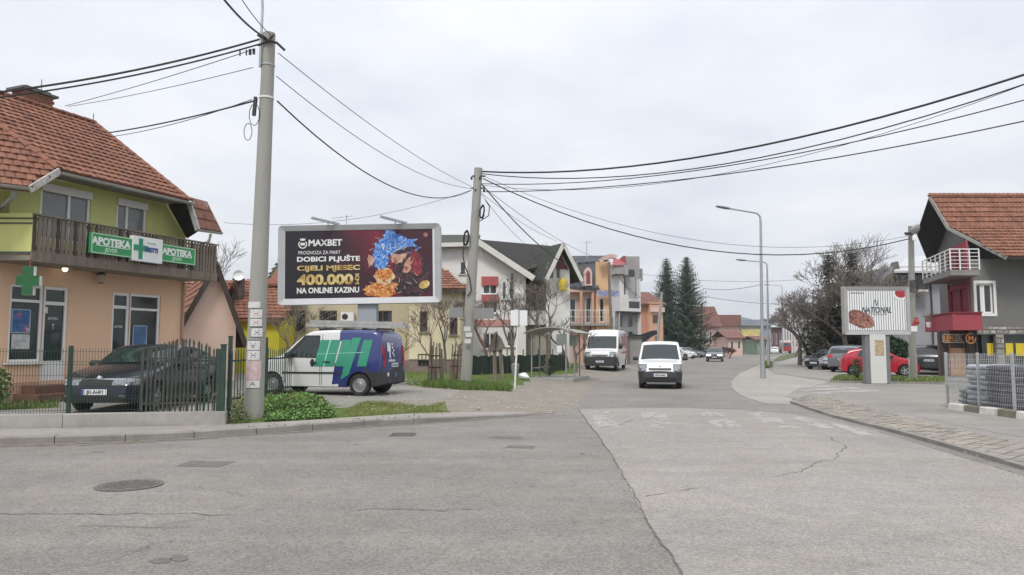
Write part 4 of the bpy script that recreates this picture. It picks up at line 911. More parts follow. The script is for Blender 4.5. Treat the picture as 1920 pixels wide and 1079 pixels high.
    def wheels_(s, parent, spokes=5, steel=False, w=.2):
        for wx in s.wheels:
            for sd in (-1, 1):
                c = V((sd * (s.hw(wx, s.rw) - .02 - w / 2), wx - s.L / 2, s.rw)); ax = V((sd, 0, 0)); r = s.rw
                wh = MB(); wh.lathe([(r * .64, -w / 2), (r * .64, w * .3)], 20, c, ax); wh = wh.build('wheel', hub_m, parent)
                b = MB(); b.lathe([(r * .66, -w / 2), (r * .9, -w / 2), (r, -w * .36), (r, w * .36), (r * .93, w / 2), (r * .68, w / 2), (r * .64, w * .4), (r * .64, w * .1)], 28, c, ax); b.build('tyre', tyre_m, wh, smooth=True, angle=50)
                b = MB(); b.lathe([(r * .66, w * .42), (r * .6, w * .40), (r * .57, w * .25)], 24, c, ax); b.lathe([(r * .2, w * .36), (r * .16, w * .42), (.0, w * .43)], 14, c, ax)
                if steel: b.lathe([(r * .57, w * .25), (r * .45, w * .32), (r * .3, w * .3), (r * .2, w * .36)], 24, c, ax)
                else:
                    for k in range(spokes):
                        t = 2 * math.pi * k / spokes; dr = V((0, math.cos(t), math.sin(t))); b.bar(c + ax * (w * .33) + dr * r * .12, c + ax * (w * .36) + dr * r * .6, r * .2, .025, ax)
                    b.lathe([(r * .57, w * .12), (.02, w * .12)], 20, c, ax, 1)
                b.build('rim', [rim_steel, hub_m], wh, smooth=True, angle=40)
    def mirror(s, parent, x, z, m, h=.15, w=.2):
        for sd in (-1, 1):
            p = s.side(x, z, sd, .0); b = MB(); c = p + V((sd * (w / 2 + .03), 0, h * .4)); b.bar(p, c - V((0, 0, h * .3)), .05, .04)
            rr = [(.3, -.5), (.85, -.42), (1, 0), (.85, .42), (.3, .5)]; ar = []
            for fz, t in rr:
                for k in range(8):
                    a = 2 * math.pi * k / 8; ar.append(c + V((t * w, math.cos(a) * .09 * (fz ** .5), math.sin(a) * h / 2 * fz ** .5)))
            b.add(ar, [(i * 8 + k, i * 8 + (k + 1) % 8, i * 8 + 8 + (k + 1) % 8, i * 8 + 8 + k) for i in range(4) for k in range(8)] + [tuple(range(8))[::-1], tuple(range(32, 40))]); b.build('mirror', m, parent, smooth=True, angle=60)
    def seams(s, parent, lines, sides=(-1, 1)):
        b = MB()
        for sd in sides:
            for pts in lines:
                for i in range(len(pts) - 1):
                    (xa, za), (xb, zb) = pts[i], pts[i + 1]; n = max(1, int(math.hypot(xb - xa, zb - za) / .15)); w = .007; dx_, dz_ = xb - xa, zb - za; l = math.hypot(dx_, dz_); px_, pz_ = -dz_ / l * w, dx_ / l * w
                    for k in range(n):
                        q = []
                        for t, sg in ((k / n, -1), ((k + 1) / n, -1), ((k + 1) / n, 1), (k / n, 1)): q.append(s.side(xa + dx_ * t + px_ * sg, za + dz_ * t + pz_ * sg, sd, .004))
                        b.quad(*q)
        o = b.build('door_seams', black_plastic, parent); o['kind'] = 'stuff'
    def handles(s, parent, pts, m, sides=(-1, 1)):
        for sd in sides:
            for x, z in pts: b = MB(); b.bar(s.side(x - .09, z, sd, .02), s.side(x + .09, z, sd, .02), .03, .03); b.build('door_handle', m, parent)
    def plate(s, parent, txt, z, rear=False, y=0.0, off=.02, w=.52, h=.115):
        p = (s.rear if rear else s.front)(y, z, off); F = Frame(p, (-1, 0)) if rear else Frame(p, (1, 0))
        b = MB(); b.box(F.pt(0, z, .004), w, .012, h, F.u, F.n); o = b.build('number_plate', plate_m, parent)
        b = MB(); b.box(F.pt(-w / 2 + .025, z, .006), .045, .012, h * .96, F.u, F.n); b.build('plate_band', plate_blue, o)
        text(txt, h * .78, F, .02, z - h * .28, .0115, plate_ink, o, bold=.003, align='CENTER', depth=.001, sx=.95)
def place(root, x, y, z, heading): root.location = (x, y, z); root.rotation_euler = (0, 0, heading); BASE[root.name] = V((0, 0, 0))
def wagon(name, cat, label, loc, heading, col, spec, group=None, plate=None, detail=True, steel=False, bump=None):
    """spec: dict with the Car and its glass outline"""
    c = spec['car']; t = thing(name, label, cat, (0, 0, 0), group); pm_ = paint(*col) if isinstance(col, tuple) else col
    c.body(t, [pm_, black_plastic] + spec.get('mats', []), bump); c.screen(*spec['ws'], 'windscreen', carglass, t)
    if spec.get('rs'): c.screen(*spec['rs'], 'rear_window', carglass, t, inset=spec.get('rsi', .08))
    for sd in (-1, 1):
        for q in spec['sw']:
            c.sidepatch(q, sd).build('side_window', carglass, t, smooth=True)
        y0, y1, z0, z1 = spec['hl']; hl_o = c.frontpatch(sd * y0, sd * y1, z0, z1, 'headlight', lamp_clear, t, taper=spec.get('hlt', .05), off=.018); c.frontpatch(sd * (y0 - .02), sd * (y1 + .02), z0 - .02, z1 + .02, 'lamp_seal', black_plastic, hl_o, taper=spec.get('hlt', .05), off=.010)
        y0, y1, z0, z1 = spec['tl']; c.frontpatch(sd * y0, sd * y1, z0, z1, 'taillight', lamp_red, t, rear=True)
    for y0, y1, z0, z1, m_ in spec.get('grilles', []): c.frontpatch(y0, y1, z0, z1, 'grille', m_, t)
    c.wheels_(t, steel=steel); c.mirror(t, *spec['mir'], spec.get('mirm', black_plastic), spec.get('mirh', .15)); c.seams(t, spec['seams']); c.handles(t, spec['han'], spec.get('hanm', pm_))
    if plate:
        c.plate(t, plate, spec['pz'][0]); c.plate(t, plate, spec['pz'][1], rear=True)
    b = MB()
    for sd in (-1, 1): b.bar(V((sd * .35, spec['ws'][0][0] - c.L / 2 - .005, spec['ws'][0][1] + .03)), V((sd * .35 - .5, (spec['ws'][0][0] + .16) - c.L / 2, spec['ws'][0][1] + .085)), .02, .02)
    b.build('wiper', black_plastic, t); place(t, *loc, heading); return t
# liftback, small van, tall van, hatchback, suv
LIFT = dict(car=Car(4.6, 1.78, 1.43, [(0, .45), (.02, .62), (.14, .72), (.5, .82), (1.25, .97), (1.45, 1.0), (2.15, 1.40), (2.6, 1.43), (3.3, 1.40), (4.1, 1.12), (4.5, 1.02), (4.57, .8), (4.6, .5)], .93, (.92, 3.62), .31, nose=(.75, .3), tail=(.5, .14), tum=.2),
    ws=((1.42, .985), (2.1, 1.37)), rs=((4.05, 1.14), (3.38, 1.36)), sw=[[(1.75, .96), (2.55, .95), (2.52, 1.33), (2.2, 1.33)], [(2.62, .95), (3.35, .96), (3.3, 1.31), (2.6, 1.33)], [(3.42, .97), (3.85, 1.0), (3.6, 1.2), (3.38, 1.29)]], hl=(.34, .80, .60, .735), tl=(.45, .8, .72, .92), hlt=.0,
    grilles=[(-.32, .32, .60, .70, black_plastic), (-.6, .6, .24, .34, black_plastic)], mir=(1.75, .95), seams=[[(1.5, .93), (1.45, .35)], [(2.6, .93), (2.6, .3)], [(3.4, .95), (3.45, .65)], [(1.5, .28), (3.2, .28)]], han=[(2.42, .84), (3.3, .86)], pz=(.46, .7))
SMALLVAN = dict(car=Car(4.05, 1.68, 1.78, [(0, .45), (.02, .68), (.12, .80), (.45, .93), (.95, 1.03), (1.12, 1.07), (1.75, 1.70), (2.1, 1.78), (3.3, 1.78), (3.92, 1.74), (4.0, 1.4), (4.05, .5)], 1.05, (.78, 3.42), .30, nose=(.6, .26), tail=(.3, .06), tum=.14),
    ws=((1.1, 1.06), (1.72, 1.66)), rs=((4.0, 1.05), (3.97, 1.6)), sw=[[(1.42, 1.07), (2.15, 1.06), (2.12, 1.62), (1.85, 1.62)]], hl=(.5, .80, .70, .90), tl=(.62, .80, .8, 1.25), grilles=[(-.42, .42, .70, .78, black_plastic)], hlt=-.08,
    mir=(1.42, 1.06), seams=[[(1.3, 1.0), (1.28, .35)], [(2.2, 1.6), (2.22, .3)], [(2.95, 1.6), (2.95, .5)], [(2.2, .95), (3.95, .95)]], han=[(2.05, .95), (2.4, .95)], pz=(.52, .75))
DOBLO = dict(car=Car(4.3, 1.78, 1.86, [(0, .45), (.02, .72), (.12, .86), (.5, 1.0), (1.0, 1.1), (1.15, 1.14), (1.85, 1.77), (2.2, 1.86), (3.6, 1.86), (4.14, 1.83), (4.24, 1.45), (4.3, .5)], 1.1, (.86, 3.58), .315, nose=(.6, .24), tail=(.28, .07), tum=.1, zs=.24),
    ws=((1.16, 1.14), (1.82, 1.73)), sw=[[(1.42, 1.12), (2.32, 1.1), (2.28, 1.66), (1.93, 1.66)]], hl=(.55, .85, .75, .95), tl=(.66, .82, .82, 1.42), grilles=[(-.42, .42, .72, .8, black_plastic)],
    mir=(1.45, 1.1), seams=[[(1.3, 1.05), (1.28, .35)], [(2.42, 1.75), (2.44, .3)], [(2.38, .95), (2.38, .3)]], han=[(2.2, .93), (2.6, .96)], pz=(.52, .86))
BIGVAN = dict(car=Car(5.9, 2.04, 2.52, [(0, .5), (.02, .85), (.08, 1.0), (.3, 1.12), (.75, 1.25), (.9, 1.32), (1.45, 2.15), (1.75, 2.46), (2.2, 2.52), (5.5, 2.52), (5.82, 2.48), (5.87, 1.4), (5.9, .5)], 1.3, (.98, 4.9), .34, nose=(.55, .2), tail=(.2, .03), tum=.08, zs=.26),
    ws=((.88, 1.30), (1.42, 2.05)), sw=[[(1.28, 1.32), (2.1, 1.3), (2.06, 2.0), (1.72, 2.0)]], hl=(.55, .95, .92, 1.12), tl=(.86, .98, .9, 1.5), grilles=[(-.62, .62, .98, 1.08, mat('paint_white_dull', (.6, .6, .6), .4, .05, 2)), (-.5, .5, .9, .97, black_plastic)], hlt=-.06,
    mir=(1.32, 1.35), mirh=.34, seams=[[(1.15, 1.2), (1.12, .4)], [(2.2, 2.2), (2.2, .35)], [(3.5, 2.2), (3.5, .4)], [(2.2, 1.1), (5.8, 1.1)]], han=[(2.05, 1.15), (2.4, 1.15)], pz=(.56, .9))
HATCH = dict(car=Car(3.85, 1.68, 1.48, [(0, .42), (.02, .62), (.12, .74), (.45, .86), (.9, .98), (1.05, 1.02), (1.75, 1.43), (2.15, 1.48), (2.9, 1.45), (3.45, 1.36), (3.7, 1.0), (3.82, .85), (3.85, .5)], .96, (.75, 3.2), .30, nose=(.65, .28), tail=(.4, .14), tum=.19),
    ws=((1.03, 1.02), (1.7, 1.40)), rs=((3.68, 1.02), (3.46, 1.32)), sw=[[(1.35, .99), (2.15, .98), (2.12, 1.38), (1.82, 1.38)], [(2.22, .98), (3.05, 1.02), (2.9, 1.36), (2.2, 1.38)]], hl=(.42, .78, .66, .80), tl=(.58, .76, .8, 1.02), grilles=[(-.38, .38, .62, .68, black_plastic), (-.55, .55, .28, .42, black_plastic)],
    mir=(1.38, .98), seams=[[(1.2, .95), (1.18, .32)], [(2.18, .95), (2.2, .3)], [(3.0, .98), (2.85, .5)]], han=[(2.05, .86), (2.85, .88)], pz=(.48, .78))
SUV = dict(car=Car(4.5, 1.84, 1.66, [(0, .5), (.02, .78), (.12, .92), (.5, 1.02), (1.15, 1.1), (1.3, 1.13), (1.95, 1.6), (2.4, 1.66), (3.4, 1.64), (4.1, 1.55), (4.38, 1.1), (4.47, .95), (4.5, .5)], 1.06, (.9, 3.6), .34, nose=(.6, .22), tail=(.4, .12), tum=.18, zs=.26),
    ws=((1.3, 1.13), (1.92, 1.57)), rs=((4.36, 1.12), (4.13, 1.5)), sw=[[(1.6, 1.09), (2.45, 1.08), (2.42, 1.54), (2.05, 1.54)], [(2.52, 1.08), (3.4, 1.1), (3.3, 1.52), (2.5, 1.54)]], hl=(.5, .86, .8, .95), tl=(.55, .85, .9, 1.1), grilles=[(-.42, .42, .72, .92, black_plastic), (-.6, .6, .32, .5, black_plastic)],
    mir=(1.62, 1.1), seams=[[(1.4, 1.05), (1.38, .4)], [(2.48, 1.05), (2.5, .35)], [(3.35, 1.05), (3.2, .6)]], han=[(2.35, .95), (3.2, .97)], pz=(.58, .8))
PI = math.pi
# navy liftback behind the fence
p = P(188, 760, 15.5); lag = wagon('liftback_car', 'car', 'dark navy liftback car parked behind the wire fence by the pharmacy', (-8.56, 15.3 + 2.3, .2), 0.0, ('navy', (.009, .011, .026), .0), dict(LIFT, grilles=[(-.34, .34, .59, .695, mat('grille_black', (.012, .012, .013), .7, .2, 8)), (-.6, .6, .24, .36, mat('grille_black', (.012, .012, .013)))]), plate='J31-A-471')
c = LIFT['car']; b = MB(); b.lathe([(.055, 0), (.05, .02), (0.001, .024)], 8, c.front(0, .74, .0), V((0, -1, .3))); b.build('emblem', chrome, lag); BASE[lag.name] = V((0, 0, 0))
c.frontpatch(-.55, .55, .71, .735, 'chrome_strip', chrome, lag)
for sd in (-1, 1): c.frontpatch(sd * .5, sd * .62, .34, .4, 'fog_lamp', lamp_clear, lag)
for sd in (-1, 1): c.sidepatch([(.5, .5), (4.2, .52), (4.2, .56), (.5, .54)], sd, .008, 16, 1).build('side_moulding', black_plastic, lag, smooth=True)
# service van with the green bars
van_white = paint('van_white', (.72, .72, .71), .25); van_navy = paint('van_navy', (.022, .035, .17), .2, .3)
def doblo_fn(x, X, z):
    if z < .42 and X > 3.3: return 1
    if X > 3.75 and z < .72: return 1
    if z < .3: return 1
    return 2 if X > (2.95 if z > 1.62 else 3.05 if z > .92 else 2.98) else 0
sv = wagon('service_van', 'van', 'white and navy service van with green bars and a roof ladder', (0, 0, 0), 0, van_white, dict(DOBLO, mats=[van_navy], hanm=black_plastic), plate='A72-K-318', steel=True, bump=doblo_fn)
c = DOBLO['car']; grn = mat('green_vinyl', (.045, .29, .19), .35, .06, 2); wvin = mat('white_vinyl', (.74, .76, .75), .4, .04, 2); tvin = mat('mint_vinyl', (.35, .75, .62), .4, .04, 2)
c.sidepatch([(2.75, .32), (3.2, .36), (3.2, .92), (2.85, .92)], 1, .004, 4, 3).build('navy_panel', van_navy, sv, smooth=True)
for q in [[(x, .83), (x + .29, .83), (x + .45, 1.58), (x + .17, 1.58)] for x in (2.2, 2.53, 2.86, 3.52)] + [[(3.02, .46), (3.28, .6), (3.62, 1.64), (3.34, 1.64)]]:
    c.sidepatch(q, 1, .011, 5, 6).build('green_bar', grn, sv, smooth=True)
c.sidepatch([(2.495, .83), (2.525, .83), (2.69, 1.58), (2.655, 1.58)], 1, .014, 2, 6).build('mint_bar', tvin, sv, smooth=True)
c.sidepatch([(2.28, 1.17), (3.7, 1.22), (3.7, 1.232), (2.28, 1.182)], 1, .016, 20, 1).build('thin_stripe', tvin, sv, smooth=True)
c.sidepatch([(1.2, .62), (3.1, .62), (3.1, .67), (1.2, .67)], 1, .016, 16, 1).build('side_moulding', black_plastic, sv, smooth=True)
c.sidepatch([(1.22, 1.08), (2.36, 1.06), (2.34, 1.71), (1.86, 1.71)], 1, .004, 6, 3).build('window_seal', black_plastic, sv, smooth=True)
b = MB(); q = [c.side(2.15 + .07 * math.cos(t * PI / 6), .93 + .11 * math.sin(t * PI / 6), 1, .014) for t in range(12)]; b.poly(q); b.build('handle_cup', black_plastic, sv)
def rearplate(y0, y1, z0, z1, name, m, off=.016): c.frontpatch(y0, y1, z0, z1, name, m, sv, rear=True, off=off, nu=4, nv=3)
rearplate(.22, .48, 1.25, 1.5, 'logo', wvin); rearplate(.26, .36, 1.06, 1.27, 'logo', wvin); 
for y, z in ((.1, 1.46), (.1, 1.36), (.02, 1.28), (.1, 1.2), (.02, 1.14)): rearplate(y - .045, y + .035, z - .035, z + .035, 'logo_dot', wvin)
Fr = Frame(c.rear(0, .98, .02), (-1, 0)); text('m:tel servis', .11, Fr, -.45, .96, .0, wvin, sv, bold=.003)
rearplate(-.62, .1, .68, .9, 'plate_recess', black_plastic, .012); rearplate(-.005, .005, .5, 1.75, 'door_gap', black_plastic, .014)
Fr2 = Frame(c.rear(0, .6, .02), (-1, 0)); text('21', .17, Fr2, -.05, .52, .0, mat('sticker_blue', (.12, .25, .5), .5, .1, 3), sv, bold=.004)
b = MB(); b.lathe([(.06, 0), (.06, .012), (0, .014)], 12, c.rear(.5, .6, .01), V((0, 1, 0))); b.build('sticker', wvin, sv)
VX, VY, VH = -5.5, 22.1, R(90 - 14)
for x in (2.35, 2.95, 3.55, 4.0): b = MB(); b.bar(V((-.62, x - c.L / 2, 1.895)), V((.62, x - c.L / 2, 1.895)), .05, .035); [b.bar(V((s_ * .6, x - c.L / 2, 1.84)), V((s_ * .6, x - c.L / 2, 1.895)), .045, .045, V((0, 1, 0))) for s_ in (-1, 1)]; b.build('roof_bar', black_plastic, sv)
# heading: the car's nose is at local -y; turn it so the nose points to the photo's left and away
sv.location = (VX, VY, .2); sv.rotation_euler = (0, 0, -(PI / 2) - R(13))
alu = mat('ladder_aluminium', (.46, .46, .44), .5, .15, 6, metal=.35, dirt=.4, dirtcol=(.3, .28, .25))
ld = thing('ladder', 'grey aluminium extension ladder lying on the roof of the service van', 'ladder', (0, 0, 0))
for k, (dx_, dz_) in enumerate(((.2, 0), (.58, 0), (.26, .1), (.52, .1))):
    b = MB(); b.bar(V((dx_, -.4 + (.1 if k > 1 else 0), 2.02 + dz_)), V((dx_, 2.7 - (.1 if k > 1 else 0), 1.94 + dz_)), .035, .09); b.build('rail', alu, ld)
for k in range(15): b = MB(); b.bar(V((.2, -.3 + k * .205, 1.94)), V((.58, -.3 + k * .205, 1.94)), .035, .035); b.build('rung', alu, ld)
for k in range(14): b = MB(); b.bar(V((.26, -.2 + k * .21, 2.04)), V((.52, -.2 + k * .21, 2.04)), .03, .03); b.build('rung', alu, ld)
ld.location = sv.location; ld.rotation_euler = sv.rotation_euler
# white small van driving towards us
white = paint('white', (.76, .76, .76), .1)
def lowblack(zl): return lambda x, X, z: 1 if (z < zl and (X < .55 or X > 3.6)) or z < .3 else 0
p = G(1240, 729); kg = wagon('small_van', 'van', 'small white van driving towards the camera in the middle of the street', (p.x + .3, p.y + 1.6, 0), R(-12), white, SMALLVAN, plate='M79-E-802', steel=True, bump=lowblack(.66))
c = SMALLVAN['car']; b = MB(); f = c.front(0, .83, .02); b.add([f + V((0, 0, .07)), f + V((.045, 0, 0)), f + V((0, 0, -.07)), f + V((-.045, 0, 0)), f + V((0, -.02, 0))], [(0, 1, 4), (1, 2, 4), (2, 3, 4), (3, 0, 4)]); b.build('emblem', chrome, kg)
c.frontpatch(-.6, .6, .28, .42, 'bumper_grille', mat('grille_black', (.012, .012, .013), .7, .2, 8), kg); b = MB(); b.tube([V((-.2, 2.0 - 2.0 + .3 - .4, 1.8)), V((-.2, .1, 2.05))], .008, 5); b.build('aerial', black_plastic, kg)
dash = MB(); dash.box(V((0, -.5, 1.35)), .5, .02, .08); dash.build('sun_strip', mat('strip_grey', (.3, .33, .32), .5, .1, 3), kg)
# tall white van parked on the left
p = V((1124 - 960, 0, 0)) * (44.6 / F_PX) + V((0, 44.6, 0)); bv = wagon('delivery_van', 'van', 'tall white delivery van with red lettering parked on the dirt shoulder', (p.x + .75, p.y + 2.9, yard_z(p.x + .6, p.y + 2.5, False) - .02), R(-15), white, BIGVAN, plate='T90-J-655', bump=lambda x, X, z: 1 if (z < .86 and X < .75 and abs(x) > .0) or z < .42 else 0)
c = BIGVAN['car']; redp = mat('red_vinyl', (.42, .03, .04), .4, .1, 3)
for q in ([(3.0, 1.5), (3.35, 1.5), (3.3, 2.3), (3.05, 2.3)], [(3.55, 1.5), (3.75, 1.5), (3.75, 2.1), (3.55, 2.1)], [(3.95, 1.5), (4.25, 1.5), (4.25, 2.1), (3.95, 2.1)], [(4.45, 1.4), (4.9, 1.4), (4.9, 2.35), (4.45, 2.35)], [(2.7, 1.0), (5.0, 1.05), (5.0, 1.15), (2.7, 1.1)]): c.sidepatch(q, 1, .008, 3, 3).build('red_lettering', redp, bv, smooth=True)
c.sidepatch([(5.1, .6), (5.6, .6), (5.6, 2.3), (5.1, 2.3)], 1, .008, 3, 4).build('red_panel', redp, bv, smooth=True)
# oncoming dark car and the row parked on the left
p = G(1351, 678.5); wagon('dark_car', 'car', 'black car with headlights on coming along the distant street', (p.x, p.y + 2.1, 0), R(-17), ('black', (.013, .014, .016), .06), LIFT, plate='E51-O-220')
hl = mat('dipped_beam', (1, .97, .9), .3, 0, 1, emit=2.2)
for ch in SC.objects:
    if ch.parent and ch.parent.name.startswith('dark_car') and ch.name.startswith('headlight'): ch.data.materials[0] = hl
silver = paint('silver', (.42, .44, .46), .1, .3, .4); grey = paint('grey', (.16, .175, .19), .1, .25, .3); black = paint('black', (.013, .014, .016), .06); red = paint('red', (.42, .008, .028), .06)
row = 'cars parked along the left of the street'
hx = [(1279, 673, white, 'HATCH', 'white car parked first in the row behind the small van'), (1297, 671, grey, 'HATCH', 'grey car parked between the white ones on the left of the street'), (1309, 669.5, white, 'SUV', 'white off-roader in the row parked left of the black car'), (1322, 668, white, 'HATCH', 'small white car parked fourth in the left row'), (1332, 667, black, 'LIFT', 'dark car parked at the far end of the left row')]
protos = {'HATCH': HATCH, 'SUV': SUV, 'LIFT': LIFT}; made = {}
def spawn(kind, colm, label, cat, loc, head, group, name='parked_car'):
    if kind not in made:
        t = wagon(name, cat, label, loc, head, white, protos[kind], group, plate='K21-T-904'); made[kind] = t
        bpy.context.view_layer.update()
    else:
        t = copy_tree(made[kind]); t.name = name; tag(t, label, cat, group); t.location = loc; t.rotation_euler = (0, 0, head)
    if colm is not white: recolour(t, {'paint_white': colm})
    else: recolour(t, {'paint_white': white})
    return t
for px, py, cm, k, lab in hx:
    p = G(px, py); spawn(k, cm, lab, 'car', (p.x + .3, p.y + 1.5, 0), R(40), row)
# yard on the right: red hatchback side-on, others nosed in
rowr = 'cars parked in the yard behind the small billboard'
def yc(kind, cm, lab, px, Y, hd): a = P(px, 650, Y); spawn(kind, cm, lab, 'car', (a.x, a.y, .015), R(hd), rowr)
yc('HATCH', red, 'red hatchback parked side-on behind the small billboard pillar', 1645, 40.5, 72)
yc('SUV', grey, 'dark grey estate car parked left of the red hatchback', 1598, 46.5, 140)
yc('HATCH', silver, 'silver car parked between the grey estate and the black car', 1583, 50.5, -58)
yc('LIFT', black, 'black car parked nose to the street at the left end of the yard row', 1557, 52, -52)
yc('HATCH', white, 'white car parked at the back of the yard row by the brown hedge', 1607, 55, -40)
yc('SUV', black, 'black off-roader parked beside the white utility pole foot', 1741, 43, 150)
yc('SUV', white, 'white off-roader parked beside the grey house wall', 1761, 49, 165)
# far traffic
yel = paint('yellow', (.62, .46, .02), .1); red2 = paint('truck_red', (.33, .035, .035), .1)
p = G(1408, 661); yv = spawn('SUV', yel, 'yellow van parked by the yellow shop far along the street', 'van', (p.x, p.y + 2, 0), R(75), 'far traffic', 'yellow_van')
p = G(1459, 664); spawn('HATCH', white, 'white car driving away far along the street', 'car', (p.x, p.y + 2, 0), R(160), 'far traffic', 'distant_car')
for px, yb, cm, lab in ((1497, 656.5, silver, 'tiny silver car near the far end of the street'), (1511, 654.8, black, 'tiny dark car at the far end of the street'), (1395, 664.5, grey, 'grey car parked by the yellow shop front far away'), (1378, 665.5, white, 'white car parked before the low pink house far away')):
    p = G(px, yb); spawn('HATCH', cm, lab, 'car', (p.x, p.y + 2, 0), R(150 if px > 1450 else 70), 'far traffic', 'distant_car')
# ------------------------------------------------------------------ billboard, poles, lamps, shelter and the rest of the street furniture
class TFrame(Frame):
    def __init__(s, O, u, zv): s.O = V(O); s.u = V(u).normalized(); s.zv = V(zv).normalized(); s.n = s.u.cross(s.zv)
    def pt(s, a, z, off=0.0): return s.O + s.u * a + s.zv * z + s.n * off
def fbox(b, F, a0, a1, z0, z1, off, d, mi=0): b.box(F.pt((a0 + a1) / 2, (z0 + z1) / 2, off), abs(a1 - a0), d, abs(z1 - z0), F.u, F.n, getattr(F, 'zv', V((0, 0, 1))), mi)
def fit_text(body, F, a0, a1, z0, z1, off, m, parent, bold=.0, name='lettering', depth=.003, shear=0.0):
    o = text(body, 1.0, F, 0, 0, off, m, parent, name=name, bold=bold, depth=depth, shear=shear); zv = getattr(F, 'zv', V((0, 0, 1))); base = BASE[o.name]; ref = F.pt(0, 0, off) - base
    us = [(v.co - ref).dot(F.u) for v in o.data.vertices]; zs = [(v.co - ref).dot(zv) for v in o.data.vertices]
    su, sz = (a1 - a0) / (max(us) - min(us)), (z1 - z0) / (max(zs) - min(zs)); mu, mz = min(us), min(zs)
    for v, u_, z_ in zip(o.data.vertices, us, zs):
        k = (v.co - ref).dot(F.n); v.co = ref + F.u * (a0 + (u_ - mu) * su) + zv * (z0 + (z_ - mz) * sz) + F.n * k
    return o
BY = 25.0; bs = BY / F_PX; bc = P(676, 496, BY); tl_ = R(1.0); FBb = TFrame(bc, (math.cos(tl_), 0, math.sin(tl_)), (-math.sin(tl_), 0, math.cos(tl_)))
def bx(px): return (px - 676) * bs
def bz(py): return -(py - 496) * bs
bb = thing('billboard', 'large billboard on a grey column with dark casino advertisement', 'billboard', V((bc.x, bc.y, .2)))
frame_m = mat('billboard_frame', (.46, .47, .48), .5, .06, 2, metal=.2, dirt=.2, dirtcol=(.3, .3, .3)); liner = mat('billboard_liner', (.7, .71, .72), .5, .04, 2); dark_edge = mat('billboard_corner', (.26, .27, .29), .5, .1, 3)
X0b, X1b, Z0b, Z1b = bx(524), bx(828), bz(571), bz(422)
b = MB()
def rrect(a0, a1, z0, z1, r, n=5):
    q = []
    for cx_, cz_, s0 in ((a1 - r, z0 + r, -90), (a1 - r, z1 - r, 0), (a0 + r, z1 - r, 90), (a0 + r, z0 + r, 180)):
        for k in range(n + 1): t = R(s0 + 90 * k / n); q.append((cx_ + r * math.cos(t), cz_ + r * math.sin(t)))
    return q
outer = rrect(X0b, X1b, Z0b, Z1b, .12); inner = rrect(X0b + .2, X1b - .2, Z0b + .2, Z1b - .17, .02); n = len(outer)
pts = [FBb.pt(a, z, .22) for a, z in outer] + [FBb.pt(a, z, .16) for a, z in inner] + [FBb.pt(a, z, -.22) for a, z in outer]
b.add(pts, [(i, (i + 1) % n, n + (i + 1) % n, n + i) for i in range(n)] + [(2 * n + i, 2 * n + (i + 1) % n, (i + 1) % n, i) for i in range(n)] + [tuple(range(2 * n, 3 * n))[::-1]])
b.build('frame', frame_m, bb, smooth=True, angle=35)
b = MB(); 
for (a0, a1, z0, z1) in ((X0b + .19, X1b - .19, Z0b + .19, bz(559.5)), (X0b + .19, X1b - .19, bz(432), Z1b - .16), (X0b + .19, bx(536), bz(559.5), bz(432)), (bx(813), X1b - .19, bz(559.5), bz(432))): fbox(b, FBb, a0, a1, z0, z1, .135, .03)
b.build('liner', liner, bb)
def print_mat():
    m = bpy.data.materials.new('billboard_print'); m.use_nodes = True; t = m.node_tree; n = t.nodes; l = t.links; bs_ = n['Principled BSDF']; bs_.inputs['Roughness'].default_value = .45
    c = n.new('ShaderNodeTexCoord'); sp = n.new('ShaderNodeSeparateXYZ'); l.new(c.outputs['Object'], sp.inputs[0]); z = n.new('ShaderNodeTexNoise'); z.inputs['Scale'].default_value = 1.1; z.inputs['Detail'].default_value = 5; l.new(c.outputs['Object'], z.inputs['Vector'])
    k = n.new('ShaderNodeMath'); k.operation = 'MULTIPLY_ADD'; l.new(z.outputs['Fac'], k.inputs[0]); k.inputs[1].default_value = 1.8; l.new(sp.outputs[0], k.inputs[2])
    h = n.new('ShaderNodeMath'); h.operation = 'MULTIPLY_ADD'; l.new(sp.outputs[2], h.inputs[0]); h.inputs[1].default_value = .55; l.new(k.outputs[0], h.inputs[2])
    mr = n.new('ShaderNodeMapRange'); mr.inputs[1].default_value = 1.2; mr.inputs[2].default_value = 5.2; l.new(h.outputs[0], mr.inputs[0])
    r = n.new('ShaderNodeValToRGB'); l.new(mr.outputs[0], r.inputs[0]); e = r.color_ramp.elements; e[0].position = .2; e[0].color = (.012, .011, .018, 1); e[1].position = .8; e[1].color = (.20, .012, .035, 1); q = e.new(.5); q.color = (.045, .012, .022, 1); q = e.new(.95); q.color = (.05, .01, .02, 1)
    l.new(r.outputs[0], bs_.inputs['Base Color']); return m
b = MB(); fbox(b, FBb, bx(536), bx(813), bz(559.5), bz(432), .12, .03); b.build('poster', print_mat(), bb)
white_ink = mat('white_ink', (.78, .78, .76), .45, .04, 6); gold_ink = blotch('gold_ink', [(.35, (.36, .22, .05)), (.5, (.6, .43, .14)), (.65, (.72, .6, .3))], 4, 3)
po = .138
fit_text('MAXBET', FBb, bx(580), bx(643), bz(461), bz(448.5), po, white_ink, bb, .03)
fit_text('PROGNOZA ZA MART', FBb, bx(561), bx(640), bz(476.5), bz(470), po, white_ink, bb, .0)
fit_text('DOBICI PLJUŠTE', FBb, bx(558.5), bx(676.5), bz(493), bz(478.5), po, white_ink, bb, .035)
fit_text('CIJELI MJESEC', FBb, bx(558.5), bx(676.5), bz(510), bz(497.5), po, gold_ink, bb, .035)
fit_text('400.000', FBb, bx(558.5), bx(664), bz(534.5), bz(514), po, gold_ink, bb, .045)
FV = TFrame(FBb.pt(bx(675), bz(534), 0), -FBb.zv, FBb.u); FV = TFrame(FBb.pt(bx(667.5), bz(514.5), 0), -FBb.zv, FBb.u)
